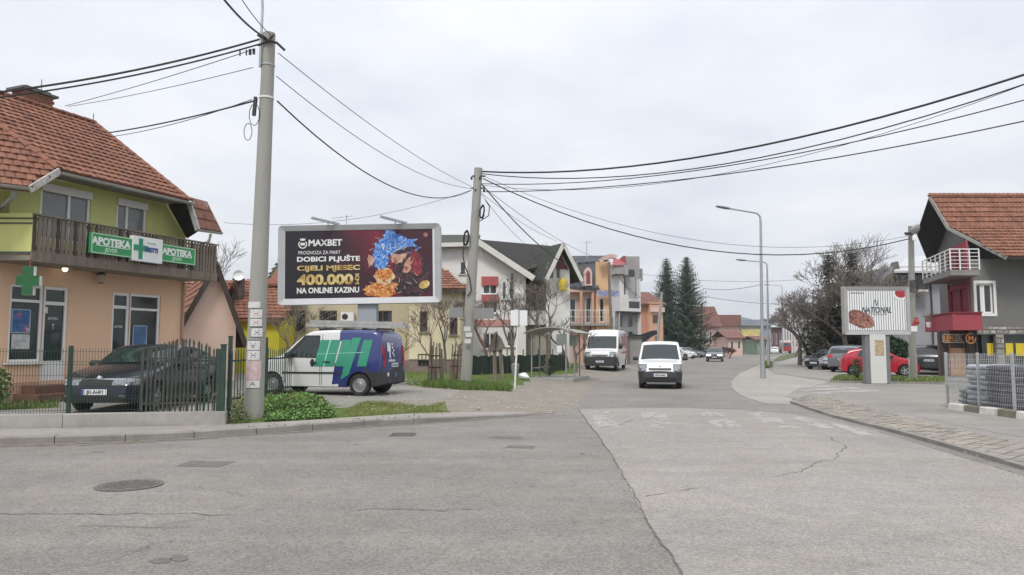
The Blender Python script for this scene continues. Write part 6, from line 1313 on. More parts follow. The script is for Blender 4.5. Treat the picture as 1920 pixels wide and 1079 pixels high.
for k in range(13):
    y = 19.0 - k * .62; b = MB(); h = .17 + rg.uniform(-.012, .012); x = 11.2 + rg.uniform(-.015, .015) + k * .012; b.prism([V((x - .11, y, 0)), V((x - .09, y, h - .02)), V((x - .06, y, h)), V((x + .11, y, h)), V((x + .11, y, 0))], (0, -.605, 0)); b.build('kerb_block', paintw if k % 2 == 0 else mossy, pk)
bagm = [mat('bag_light', (.36, .39, .43), .3, .3, 5, spec=.6, dirt=.4, dirtcol=(.6, .62, .64)), mat('bag_dark', (.05, .053, .07), .35, .4, 4, spec=.35, dirt=.2, dirtcol=(.2, .2, .23)), mat('bag_green_grey', (.17, .19, .18), .35, .35, 6, spec=.5, dirt=.5, dirtcol=(.55, .56, .55))]
def bag_mesh(sx, sy, sz, m, seed):
    r_ = random.Random(seed); b = MB(); nu, nv = 10, 6; ar = []
    for j in range(nv + 1):
        v = -math.pi / 2 + math.pi * j / nv
        for i in range(nu):
            u = 2 * math.pi * i / nu; e = .45; f = lambda c: math.copysign(abs(c) ** e, c); ar.append(V((f(math.cos(v)) * f(math.cos(u)) * sx / 2, f(math.cos(v)) * f(math.sin(u)) * sy / 2, (math.copysign(abs(math.sin(v)) ** .7, math.sin(v))) * sz / 2)) * r_.uniform(.95, 1.04))
    b.add(ar, [(j * nu + i, j * nu + (i + 1) % nu, (j + 1) * nu + (i + 1) % nu, (j + 1) * nu + i) for j in range(nv) for i in range(nu)]); o = b.build('bag', m, None, smooth=True, angle=55); return o
def stack(x, y, nx, ny, nz, m, label, group, sx=.62, sy=.42, sz=.125, z0=.14, seed=1):
    r_ = random.Random(seed); pr = [bag_mesh(sx, sy, sz * 1.1, m, seed * 10 + k) for k in range(3)]; used = [False] * 3
    for k in range(nz):
        for i in range(nx):
            for j in range(ny):
                q = r_.randrange(3); o = pr[q] if not used[q] else pr[q].copy()
                if used[q]: COL.objects.link(o)
                used[q] = True; o.location = (x + i * sx * .98 + r_.uniform(-.02, .02), y + j * sy * .98 + r_.uniform(-.02, .02), z0 + sz * (k + .5)); o.rotation_euler = (r_.uniform(-.03, .03), r_.uniform(-.03, .03), r_.uniform(-.06, .06) + (PI if (k % 2) else 0)); tag(o, label, 'bag', group)
    for k in range(3):
        if not used[k]: bpy.data.objects.remove(pr[k])
def pallet(x, y, w, d, label):
    t = thing('pallet', label, 'pallet', (x, y, .01), 'pallets under the bags')
    for k in range(3): b = MB(); b.box(V((x, y - d / 2 + .06 + k * (d - .12) / 2, .05)), w, .1, .09); b.build('bearer', wood_grey, t)
    for k in range(5): b = MB(); b.box(V((x - w / 2 + .07 + k * (w - .14) / 4, y, .11)), .12, d, .025); b.build('plank', wood_grey, t)
pallet(12.16, 18.65, 1.3, .9, 'wooden pallet under the light bags behind the wire fence'); stack(11.86, 18.42, 2, 2, 8, bagm[0], 'light grey filled bag in the tall stack just behind the wire fence', 'light grey bags in the tall stack', seed=2)
pallet(12.75, 17.78, 2.5, .9, 'wooden pallet under the dark bags behind the wire fence'); stack(11.84, 17.55, 4, 2, 8, bagm[1], 'dark plastic wrapped bag in the tall stack at the right edge', 'dark bags in the tall stack', seed=3)
stack(11.92, 19.3, 2, 1, 4, bagm[2], 'greenish grey bag in the low stack beside the fence gate', 'greenish bags in the low stack', z0=.01, seed=4)
stack(14.4, 19.2, 2, 2, 9, bagm[0], 'pale bag in the far stack behind the dark bags', 'pale bags in the far stack', seed=5)

# overhead cables
gA = 'cables over the junction'
def wire(lab, pa, Ya, pb, Yb, sag, r=.012, grp=gA): cable('overhead_cable', lab, P(pa[0], pa[1], Ya), P(pb[0], pb[1], Yb), sag, r, cable_m, grp)
wire('thin upper cable from the near pole to the far concrete pole', (522, 100), 15, (884, 350), 30, .25, .009)
wire('second thin cable from the near pole to the far concrete pole', (518, 143), 15, (884, 354), 30, .5, .009)
wire('thicker drooping cable from the middle of the near pole to the far pole', (520, 190), 15, (884, 357), 30, 1.0, .017)
wire('thick black cable leaving the near pole top to the left edge', (490, 73), 15, (-180, 190), 13, .2, .022); wire('second thick black cable just below it to the left edge', (490, 82), 15, (-180, 200), 13, .2, .018)
wire('thin cable from the near pole to the pharmacy chimney side', (478, 92), 15, (122, 199), 22, .05, .009); wire('lower thin cable from the near pole to the pharmacy ridge', (474, 127), 15, (128, 200), 22, .06, .008)
wire('black cable from the middle of the near pole to the pharmacy roof', (482, 188), 15, (205, 249), 20, .06, .018); wire('thin cable close above it to the pharmacy roof', (472, 187), 15, (213, 256), 20, .09, .009)
wire('thick cable rising from the near pole top out of view overhead', (500, 72), 15, (330, -130), 9, .2, .02); wire('thin cable rising beside it out of view overhead', (508, 66), 15, (380, -130), 9, .15, .009)
wire('thickest cable from the far pole top to the right edge', (902, 322), 30, (2150, 62), 17, 1.05, .034); wire('second cable just below the thickest one to the right edge', (902, 326), 30, (2150, 74), 17, 1.3, .02)
wire('middle cable from the far pole to the right edge', (905, 345), 30, (2150, 122), 17, .85, .017); wire('lowest cable from the far pole to the right edge', (905, 360), 30, (2150, 176), 17, .6, .018)
wire('thin faint cable from the far pole toward the upper right', (905, 348), 30, (2150, 66), 17, 1.4, .009)
wire('long sagging cable from the far pole to the right pole', (905, 335), 30, (1705, 448), 33.5, 1.75, .024); wire('thin sagging cable beside the long one to the right pole', (905, 330), 30, (1703, 443), 33.5, 1.5, .009)
gB = 'cables to the houses'
wire('thick cable from the far pole down to the white house gable', (903, 345), 30, (1066, 500), 44, .35, .026, gB); wire('thin cable from the far pole to the white house ridge', (902, 362), 30, (1043, 452), 46, .2, .01, gB)
wire('thin cable from the far pole to the dark green roof', (903, 365), 30, (1000, 468), 44, .25, .01, gB); wire('cable from the far pole to the orange house', (905, 350), 30, (1142, 490), 60, .5, .012, gB)
wire('faint cable from the billboard side to the far pole', (420, 418), 30, (880, 358), 30.3, .55, .008, gB)
gC = 'cables along the far street'
wire('far cable from the spruces to the second street lamp', (1318, 541), 105, (1430, 533), 85, .4, .03, gC); wire('lower far cable from the spruces along the street', (1318, 556), 105, (1485, 571), 120, .3, .03, gC)
wire('cable between the brown pole and the leaning pale pole', (1141, 492), 60, (1241, 552), 84, 1.6, .018, gC); wire('cable from the leaning pale pole to the thin pole by the spruces', (1241, 550), 84, (1316, 572), 112, 2.2, .025, gC)
wire('high far cable crossing right of the spruces', (1200, 514), 75, (1700, 500), 60, 1.0, .014, gC)
# ------------------------------------------------------------------ houses along the street
UP = V((0, 0, 1))
tile_far = mat('far_red_tile', (.19, .082, .062), .85, .25, 5, tile=3, dirt=.4, dirtcol=(.16, .08, .06)); slate = mat('slate_roof', (.055, .062, .07), .7, .25, 4, tile=2.5); slate_t = [slate, mat('slate_roof_pale', (.075, .082, .09), .7, .25, 4), mat('slate_roof_dark', (.04, .046, .052), .7, .25, 4)]
moss_roof = [mat('dark_green_roof', (.05, .058, .042), .85, .3, 3), mat('mossy_green_roof', (.07, .075, .05), .85, .3, 3), mat('deep_green_roof', (.04, .045, .035), .85, .3, 3)]
white_wall = mat('white_render', (.80, .78, .745), .9, .06, .8, dirt=.35, dirtcol=(.4, .38, .34)); cream = mat('cream_render', (.76, .69, .48), .9, .06, .7, dirt=.3, dirtcol=(.42, .37, .25)); cream_shaded = mat('cream_render_shaded', (.54, .475, .325), .9, .08, .7, dirt=.35, dirtcol=(.35, .3, .2)); pinkish = mat('pink_render', (.68, .48, .41), .9, .08, .8, dirt=.3, dirtcol=(.4, .3, .26)); orange = mat('orange_render', (.70, .45, .26), .9, .06, .8, dirt=.2, dirtcol=(.5, .3, .2)); plinth_b = mat('brown_plinth', (.26, .2, .17), .9, .15, 1.5, dirt=.4, dirtcol=(.15, .13, .11)); brown_fr = mat('brown_window_frame', (.10, .065, .05), .6, .2, 5); yellow_wall = mat('yellow_render', (.55, .49, .03), .9, .12, .9, dirt=.3, dirtcol=(.3, .27, .04)); shed_wall = mat('shed_peach_render', (.78, .58, .49), .9, .05, .7, dirt=.2, dirtcol=(.5, .38, .32))  # darker cream: shade on the cream house's left part, put into the colour
def rect_px(F, x0, y0, x1, y1, off=0):
    a0, z1 = F.px(x0, y0, off); a1, _ = F.px(x1, y0, off); xm = (x0 + x1) / 2; return a0, F.px(xm, y1, off)[1], a1 - a0, F.px(xm, y0, off)[1] - F.px(xm, y1, off)[1]
def slab(poly, parent, name, m, thick=.14):
    b = MB(); b.prism([p - V((0, 0, thick)) for p in poly], (0, 0, thick)); return b.build(name, m, parent)
def roofslab(poly, edir, parent, mats, rowh=.36, tw=.27, name='roof', lift=.05, tiled=True, seed=3, um=None):
    o = slab([p - V((0, 0, .02)) for p in poly], parent, name, um or roof_under)
    if tiled: tiles(poly, edir, mats, o, rowh, tw, lift, rng=random.Random(seed))
    return o
def house_block(name, label, F, w, dpt, zb, zt, m, wins=(), fm=white_pvc, gm=None, group=None, bars=False, cat='house', sill=None, gable=None, mull=(.5,), parent=None):
    t = parent or thing(name, label, cat, F.pt(w / 2, zb, -dpt / 2), group); g_ = gm or glass
    wall('wall', F, 0, w, zb, zt, m, t, [q[:4] for q in wins], gable)
    for q in wins: window(F, *q[:4], q[4] if len(q) > 4 else fm, g_, t, mull=mull if q[2] > .7 else (), bar=.07, sill=sill)
    S1 = Frame(F.pt(w, 0), -F.n); S2 = Frame(F.pt(0, 0, -dpt), F.n); B_ = Frame(F.pt(w, 0, -dpt), -F.u)
    wall('wall', S1, 0, dpt, zb, zt, m, t); wall('wall', S2, 0, dpt, zb, zt, m, t); wall('wall', B_, 0, w, zb, zt, m, t, (), [(w - g[0], g[1]) for g in gable] if gable else None)
    return t
def gable_roof(F, w, dpt, ze, zr, parent, mats, along='n', oh=.4, rowh=.36, tw=.27, tiled=True, seed=3, um=None, name='roof'):
    """ridge along 'n' (gable faces the frame) or along 'u' (eave faces the frame)"""
    if along == 'u':
        k = (zr - ze) / (dpt / 2); q = [F.pt(-oh, ze - k * oh, oh), F.pt(w + oh, ze - k * oh, oh), F.pt(w + oh, zr, -dpt / 2), F.pt(-oh, zr, -dpt / 2)]; roofslab(q, F.u, parent, mats, rowh, tw, name, tiled=tiled, seed=seed, um=um)
        q = [F.pt(w + oh, ze - k * oh, -dpt - oh), F.pt(-oh, ze - k * oh, -dpt - oh), F.pt(-oh, zr, -dpt / 2), F.pt(w + oh, zr, -dpt / 2)]; roofslab(q, F.u, parent, mats, rowh, tw, name, tiled=False, um=um)
    else:
        k = (zr - ze) / (w / 2)
        for s_ in (0, 1):
            e_ = -oh if s_ == 0 else w + oh; q = [F.pt(e_, ze - k * oh, oh), F.pt(e_, ze - k * oh, -dpt - oh), F.pt(w / 2, zr, -dpt - oh), F.pt(w / 2, zr, oh)]; roofslab(q, F.n, parent, mats, rowh, tw, name, tiled=tiled, seed=seed, um=um)
# peach shed behind the fence
F = Frame(P(343, 600, 29), (.88, .475)); w = rect_px(F, 343, 600, 443, 690)[2]; ze, zr = F.px(443, 603)[1], F.px(404, 499)[1]; apx = F.px(404, 499)[0]
sh_ = house_block('gable_shed', 'small windowless peach gable house behind the pharmacy yard', F, w, 7, .15, ze, shed_wall, gable=[(apx, zr)])
for (e_, x) in ((-.15, 0), (w + .35, 1)):
    kk = (zr - ze) / abs((apx if x == 0 else w - apx)); zz_ = ze - kk * abs(e_ - (0 if x == 0 else w)); q = [F.pt(e_, zz_, .35), F.pt(e_, zz_, -7.3), F.pt(apx, zr + .1, -7.3), F.pt(apx, zr + .1, .35)]; roofslab(q, F.n, sh_, TILES, .36, .27, seed=9, um=wood_dark)
    b = MB(); b.bar(F.pt(e_, zz_ - .08, .36), F.pt(apx, zr + .0, .36), .05, .2); b.build('verge_board', wood_dark, sh_)
for a, z in ((apx + .12, zr - .55), (apx - .1, zr - .55)): b = MB(); b.box(F.pt(a, z, .01), .1, .04, .1); b.build('vent', black_plastic, sh_)
# two red roofs behind it
F = Frame(P(262, 610, 36), (1, 0)); w = 3.0; h_ = house_block('red_roofed_house', 'red tiled roof showing between the pharmacy and the peach shed', F, w, 6, .1, F.px(350, 605)[1], shed_wall); gable_roof(F, w, 6, F.px(350, 605)[1], P(350, 530, 39).z, h_, TILES, 'u', .3, seed=5)
F = Frame(P(424, 600, 38), (1, 0)); w = rect_px(F, 424, 600, 524, 690)[2]; a0 = rect_px(F, 448, 640, 462, 690)
yh = house_block('yellow_house', 'bright yellow house with red tiled roof behind the leaning pole', F, w, 7, .1, F.px(470, 590)[1], yellow_wall); ze = F.px(470, 590)[1]; zr = P(470, 527, 41.5).z; gable_roof(F, w, 7, ze, zr, yh, TILES, 'u', .35, seed=6)
q = P(447, 545, 39.6); b = MB(); b.box(V((q.x, q.y, q.z - .3)), .5, .5, 1.9); b.build('chimney', mat('dark_chimney', (.10, .075, .065), .9, .3, 6), yh); b = MB(); b.lathe([(.0, -.06), (.22, .0), (.3, .1)], 12, V((q.x + .1, q.y - .3, q.z + .75)), V((.3, -1, .3))); b.build('satellite_dish', sign_white, yh)
# dark roofed house peeping out left of the billboard
F = Frame(P(500, 560, 46), (1, 0)); w = 9.0; dh = house_block('dark_roofed_house', 'white house with dark roof peeping out left of the billboard', F, w, 8, .1, F.px(515, 541)[1], white_wall, [rect_px(F, 505, 545, 519, 572)]); gable_roof(F, w, 8, F.px(515, 541)[1], F.px(560, 470)[1], dh, moss_roof, 'u', .4, tiled=True, seed=4, um=soffit)
# cream house behind the billboard
F = Frame(P(515, 650, 41), (1, 0.02)); wl_ = rect_px(F, 515, 600, 772, 690)[2]; zt = F.px(640, 525)[1]
wn = [rect_px(F, 541, 583, 573, 622), rect_px(F, 599, 583, 632, 622), rect_px(F, 700, 583, 735, 620)]
ch = house_block('cream_house', 'cream house with barred windows and red roof behind the billboard', F, wl_, 8, .8, zt, cream_shaded, wn, brown_fr, sill=concrete)
b = MB(); fbox(b, F, 0, wl_, .05, .82, .03, .2); b.build('plinth', plinth_b, ch)
for x in wn[:2]:
    for k in range(7): b = MB(); b.bar(F.pt(x[0] + x[2] * (k + .5) / 7, x[1], .06), F.pt(x[0] + x[2] * (k + .5) / 7, x[1] + x[3], .06), .025, .02, F.n); b.build('window_bar', steel_dark, ch)
r_ = rect_px(F, 640, 587, 664, 602, .2); b = MB(); b.box(F.pt(r_[0] + r_[2] / 2, r_[1] + r_[3] / 2, .2), r_[2], .3, r_[3] * 1.15, F.u, F.n); ac = b.build('air_conditioner', white_paint, ch); b = MB(); b.lathe([(.17, 0), (.15, .012), (0.001, .012)], 14, F.pt(r_[0] + r_[2] * .33, r_[1] + r_[3] / 2, .352), F.n); b.build('fan_grille', black_plastic, ac)
F2_ = Frame(F.pt(wl_, 0, 1.4), F.u); w2 = rect_px(F2_, 772, 600, 868, 690)[2]; ze = F2_.px(840, 541)[1]
wn = [rect_px(F2_, 787, 584, 802, 623), rect_px(F2_, 843, 594, 858, 628)]; house_block('x', '', F2_, w2, 7, .85, ze, cream, wn, brown_fr, sill=concrete, parent=ch)
bw = [rect_px(F2_, 784, 664, 806, 688)]; wall('plinth', F2_.shift(0, .05), 0, w2, .05, .9, plinth_b, ch, bw); window(F2_.shift(0, .05), *bw[0], brown_fr, glass, ch, mull=(.33, .66), bar=.05); b = MB(); fbox(b, F2_, 0, w2, .88, .92, .03, .1); b.build('plinth_cap', concrete, ch)
zr = F2_.px(828, 494, -2.5)[1]; A = F2_.pt(-.3, ze - .05, .5); B_ = F2_.pt(w2 + .45, ze - .05, .5); C_ = F2_.pt(w2 - 1.6, zr + .1, -3.2); D_ = F2_.pt(-.3, zr + .1, -3.2); roofslab([A, B_, C_, D_], F2_.u, ch, TILES, seed=12)
roofslab([B_, F2_.pt(w2 + .45, ze - .05, -7.4), C_], F2_.n, ch, TILES, tiled=False); b = MB(); b.bar(A - V((0, 0, .12)), B_ - V((0, 0, .12)), .05, .14); b.build('eave_board', wood_dark, ch)
gable_roof(F, wl_, 8, zt, zt + 2.3, ch, TILES, 'u', .4, tiled=False)
tvp = P(650, 402, 44); b = MB(); b.tube([tvp - V((0, 0, 3)), tvp], .02, 5); b.tube([tvp + V((-.9, 0, -.25)), tvp + V((.4, 0, -.1))], .014, 5)
for k in range(5): q = tvp + V((-.85 + k * .28, 0, -.24 + k * .03)); b.tube([q - V((0, .3, .0)), q + V((0, .3, 0))], .01, 4)
b.build('aerial', galv, ch)
# white house with dark green roof
F = Frame(P(800, 600, 47), (1, 0)); w = rect_px(F, 800, 600, 986, 690)[2]; zeL = F.px(860, 461)[1]; apx = F.px(895, 458)[0]; zap = F.px(895, 457)[1]; zR = F.px(986, 512)[1]
red_bl = mat('red_blind', (.42, .10, .09), .7, .15, 3); wh = thing('white_house', 'tall white house with dark green roof behind the pole and bare trees', 'house', F.pt(w / 2, 0, -4))
wn = [rect_px(F, 862, 490, 874, 514), rect_px(F, 905, 522, 932, 552), rect_px(F, 905, 558, 932, 588), rect_px(F, 941, 528, 950, 562), rect_px(F, 954, 528, 963, 562), rect_px(F, 862, 545, 876, 575), rect_px(F, 905, 625, 932, 655), rect_px(F, 950, 622, 966, 650)]
wall('wall', F, 0, w, .1, zR, white_wall, wh, wn[1:]); 
b = MB(); b.poly([F.pt(0, zR), F.pt(wn[0][0], zR), F.pt(wn[0][0], zeL), F.pt(0, zeL)]); x1_ = wn[0][0] + wn[0][2]; zq = F.px(868, 514)[1]
b.poly([F.pt(wn[0][0], zR), F.pt(x1_, zR), F.pt(x1_, zq), F.pt(wn[0][0], zq)]); b.poly([F.pt(x1_, zR), F.pt(w, zR), F.pt(apx, zap), F.pt(x1_, zeL)]); zt_ = wn[0][1] + wn[0][3]; b.poly([F.pt(wn[0][0], zt_), F.pt(x1_, zt_), F.pt(x1_, zeL), F.pt(wn[0][0], zeL)]); b.build('gable_wall', white_wall, wh)
for k, q in enumerate(wn): window(F, *q, white_pvc, glass, wh, mull=(.5,) if q[2] > .7 else (), bar=.07, sill=white_paint)
r_ = rect_px(F, 903, 519, 934, 536); b = MB(); fbox(b, F, r_[0], r_[0] + r_[2], r_[1], r_[1] + r_[3], .06, .1); b.build('blind', red_bl, wh); r_ = rect_px(F, 903, 553, 934, 566); b = MB(); fbox(b, F, r_[0], r_[0] + r_[2], r_[1], r_[1] + r_[3], .06, .1); b.build('blind', red_bl, wh)
for x0_, x1_ in ((940, 951), (953, 964)):
    r_ = rect_px(F, x0_, 527, x1_, 563); b = MB(); c_ = (r_[0] + r_[2] / 2, r_[1] + r_[3])
    for k in range(8): t0, t1 = PI * k / 8, PI * (k + 1) / 8; b.quad(*[F.pt(c_[0] + rr * math.cos(t), c_[1] + rr * math.sin(t), .03) for rr, t in ((r_[2] / 2, t0), (r_[2] / 2 + .1, t0), (r_[2] / 2 + .1, t1), (r_[2] / 2, t1))])
    b.build('window_arch', white_paint, wh)
r_ = rect_px(F, 884, 600, 972, 612); b = MB(); fbox(b, F, r_[0], r_[0] + r_[2], r_[1], r_[1] + r_[3], .03, .06); b.build('pink_band', mat('pink_band', (.5, .25, .23), .9, .1, 2), wh)
S1 = Frame(F.pt(w, 0), -F.n); wall('wall', S1, 0, 9, .1, zR, white_wall, wh); S2 = Frame(F.pt(0, 0, -9), F.n); wall('wall', S2, 0, 9, .1, zR, white_wall, wh)
# roof: left eave slope, right rake slope, street-side wing
rdg = F.px(895, 447)[1]; slab([F.pt(-1, zeL + .02, .6), F.pt(apx, zeL + .12, .6), F.pt(apx, rdg + .9, -4.5), F.pt(-1, rdg + .9, -4.5)], wh, 'roof', moss_roof[0])
sl = [F.pt(apx, rdg, .7), F.pt(w + .5, zR - .15, .7), F.pt(w + .5, zR - .15, -9), F.pt(apx, rdg + .4, -9)]; slab(sl, wh, 'roof', moss_roof[2], .16)
fas = mat('fascia_white', (.66, .64, .6), .8, .08, 3, dirt=.3, dirtcol=(.4, .38, .34))
b = MB(); b.bar(F.pt(apx, rdg - .28, .72), F.pt(w + .5, zR - .43, .72), .06, .36); b.build('fascia', fas, wh); b = MB(); b.bar(F.pt(-1, zeL - .08, .62), F.pt(apx, zeL + .02, .62), .06, .26); b.build('fascia', fas, wh)
Fw = Frame(P(966, 600, 48.5), (1, -.05)); wl2 = rect_px(Fw, 966, 600, 1026, 690)[2]; zt = Fw.px(1000, 503)[1]; bw_ = rect_px(Fw, 976, 542, 1012, 582)
wall('wall', Fw, 0, wl2, .1, zt, mat('beige_render', (.5, .46, .4), .9, .08, .8, dirt=.35, dirtcol=(.3, .27, .23)), wh, [bw_], reveal=1.0); b = MB(); b.quad(*[Fw.pt(a, z, -1.0) for a, z in ((bw_[0], bw_[1]), (bw_[0] + bw_[2], bw_[1]), (bw_[0] + bw_[2], bw_[1] + bw_[3]), (bw_[0], bw_[1] + bw_[3]))]); b.build('loggia_back', mat('loggia_brown', (.16, .12, .1), .9, .2, 2), wh)
r_ = rect_px(Fw, 972, 583, 1024, 606, .5); b = MB(); fbox(b, Fw, r_[0], r_[0] + r_[2], r_[1], r_[1] + r_[3], .5, .1); fbox(b, Fw, r_[0], r_[0] + r_[2], r_[1] - .12, r_[1], .25, .6); b.build('balcony', white_wall, wh)
mp = [Fw.px(900, 455, -1.5), Fw.px(1046, 463, -1.5)]; pA, pB = P(898, 449, 52), P(1047, 462, 51); pC, pD = P(1024, 497, 48.0), P(984, 507, 47.8)
roofslab([pD, pC, pB, pA], pC - pD, wh, moss_roof, .36, .28, seed=8, um=soffit)
b = MB(); b.bar(P(986, 490, 49.2), P(998, 477, 50.2), .25, .1); b.build('roof_vent', zinc, wh)
Fg_ = Frame(P(1024, 600, 46.5), (.9, .42)); wg = .1 + (Fg_.px(1066, 600)[0]); zg = Fg_.px(1045, 505)[1]; zga = P(1046, 466, 47.6).z
wn = [(wg * .12, Fg_.px(1033, 523)[1], wg * .22, 1.0), (wg * .42, Fg_.px(1038, 523)[1], wg * .2, 1.0)]
wall('wall', Fg_, 0, wg, .1, zg, white_wall, wh, wn, gable=[(wg * .52, zga)]); [window(Fg_, *q, white_pvc, glass, wh, bar=.05) for q in wn]
b = MB(); b.poly([Fg_.pt(wg * .4, zg, .03), Fg_.pt(wg * .95, zg, .03), Fg_.pt(wg * .55, zga - .3, .03)]); b.build('gable_boarding', mat('red_boarding', (.2, .06, .05), .8, .2, 5), wh)
S1 = Frame(Fg_.pt(wg, 0), -Fg_.n); wall('wall', S1, 0, 6, .1, zg, pinkish, wh)
for e_ in (-.35, wg + .5):
    k_ = (zga - zg) / (wg * .5); z_ = zg - k_ * .42; q = [Fg_.pt(e_, z_, .7), Fg_.pt(e_, z_, -5), Fg_.pt(wg * .52, zga + .18, -5), Fg_.pt(wg * .52, zga + .18, .7)]; slab(q, wh, 'roof', moss_roof[2], .12); b = MB(); b.bar(Fg_.pt(e_, z_ - .08, .72), Fg_.pt(wg * .52, zga + .1, .72), .05, .24); b.build('fascia', fas, wh)
b = MB(); b.lathe([(.25, -.4), (.3, .1), (.12, .4)], 8, Fg_.pt(wg * .6, Fg_.px(1044, 534)[1], .4)); tag(b.build('awning', mat('yellow_awning', (.6, .45, .03), .7, .1, 3), wh, smooth=True), 'small yellow awning')
b = MB(); b.tube([P(960, 513, 46.8), P(960, 650, 46.8)], .06, 6); b.build('downpipe', wood_dark, wh)
# orange house with mansard roof
F = Frame(P(1052, 650, 62), (1, 0.05)); w = rect_px(F, 1052, 600, 1122, 690)[2]; ze = F.px(1090, 549)[1]; oh_ = thing('orange_house', 'orange house with dark slate mansard roof and an arched dormer', 'house', F.pt(w / 2, 0, -5)); wn = [rect_px(F, 1068, 560, 1080, 605), rect_px(F, 1098, 558, 1108, 606)]
wall('wall', F, 0, w, .1, ze, pinkish, oh_, wn); [window(F, *q, white_pvc, glass, oh_, bar=.06) for q in wn]
b = MB(); z0_, z1_ = F.px(1090, 549)[1], F.px(1090, 539)[1]; fbox(b, F, -.3, w + .2, z0_, z1_, .2, .9); b.build('eave_band', mat('eave_pink', (.66, .48, .42), .9, .06, 2), oh_)
q = [P(1051, 537, 61.4), P(1122, 540, 61.2), P(1122, 489, 63.5), P(1062, 494, 63.5)]; roofslab(q, F.u, oh_, slate_t, .3, .25, seed=4, um=slate); q2 = [P(1060, 494, 63.4), P(1124, 489, 63.3), P(1146, 479, 66), P(1064, 480, 66)]; roofslab(q2, F.u, oh_, slate_t, .3, .25, seed=5, um=slate)
b = MB(); b.bar(P(1078, 493, 63), P(1095, 538, 61.1), .3, .12); b.build('hip_flashing', mat('lead_grey', (.18, .19, .2), .6, .15, 3), oh_)
dq = P(1103, 518, 61.2); Fd = Frame(dq, (1, 0)); b = MB(); b.prism([Fd.pt(-.32, dq.z - .8), Fd.pt(.32, dq.z - .8), Fd.pt(.32, dq.z + .3), Fd.pt(.2, dq.z + .62), Fd.pt(0, dq.z + .75), Fd.pt(-.2, dq.z + .62), Fd.pt(-.32, dq.z + .3)], (0, 2, 0)); dm = b.build('dormer', mat('dormer_pink', (.7, .5, .46), .8, .08, 3), oh_); b = MB(); b.prism([Fd.pt(-.17, dq.z - .65, .03), Fd.pt(.17, dq.z - .65, .03), Fd.pt(.17, dq.z + .25, .03), Fd.pt(0, dq.z + .5, .03), Fd.pt(-.17, dq.z + .25, .03)], Fd.n * -.02); b.build('pane', mat('dormer_red', (.25, .06, .06), .5, .1, 3), dm)
Ft = Frame(P(1118, 650, 61.4), (1, .12)); wt = rect_px(Ft, 1118, 600, 1147, 690)[2]; zt = Ft.px(1132, 491)[1]; wn = [rect_px(Ft, 1124, 560, 1133, 604)]; wall('tower_wall', Ft, 0, wt, .1, zt, orange, oh_, wn); window(Ft, *wn[0], white_pvc, glass, oh_, bar=.06)
S1 = Frame(Ft.pt(wt, 0), -Ft.n); wall('wall', S1, 0, 8, .1, zt, orange, oh_); S2 = Frame(F.pt(0, 0, -8), F.n); wall('wall', S2, 0, 8, .1, ze, pinkish, oh_)
b = MB(); cq = []
for k in range(9): t = k / 8; cq.append((1124 + 32 * t, 497 - 16 * math.sin(PI * (.12 + t * .55))))
for k in range(8): b.bar(P(*cq[k], 60.8), P(*cq[k + 1], 60.8), .5, .32)
b.build('curved_fascia', mat('fascia_pink', (.62, .42, .38), .8, .15, 3, dirt=.4, dirtcol=(.7, .55, .5)), oh_)
r_ = rect_px(F, 1085, 582, 1143, 607, .9); b = MB(); fbox(b, F, r_[0] - 1.2, r_[0] + r_[2], r_[1] - .18, r_[1], .5, 1.1); b.build('balcony_slab', concrete, oh_)
b = MB(); b.bar(F.pt(r_[0] - 1.2, r_[1] + r_[3], 1.0), F.pt(r_[0] + r_[2], r_[1] + r_[3], 1.0), .05, .05); b.bar(F.pt(r_[0] - 1.2, r_[1] + r_[3] * .5, 1.0), F.pt(r_[0] + r_[2], r_[1] + r_[3] * .5, 1.0), .03, .03)
for k in range(14): x = r_[0] - 1.2 + (r_[2] + 1.2) * k / 13; b.bar(F.pt(x, r_[1], 1.0), F.pt(x, r_[1] + r_[3], 1.0), .03, .03, F.n)
o = b.build('railing', white_paint, oh_); o['kind'] = 'stuff'
for px in (1090, 1112): a_, _ = F.px(px, 580, .6); b = MB(); b.tube([F.pt(a_, .2, .6), F.pt(a_, z0_, .6)], .14, 8); b.build('column', mat('column_orange', (.6, .36, .26), .9, .1, 2), oh_)
q = P(1100, 452, 65); b = MB(); b.tube([q - V((0, 0, 1.6)), q], .03, 5); b.tube([q + V((-.4, 0, -.2)), q + V((.5, 0, -.1))], .02, 4); b.build('aerial', galv, oh_)
b = MB(); a0, z0_ = Ft.px(1119, 556, .5); fbox(b, Ft, a0, a0 + 1.9, z0_, z0_ + .5, .5, .12); tag(b.build('shop_sign', blotch('sign_lilac', [(.4, (.2, .22, .42)), (.6, (.4, .42, .55)), (.7, (.5, .42, .42))], 5, 4), None, origin=Ft.pt(a0, z0_)), 'lilac and blue shop sign across the orange house front', 'sign')
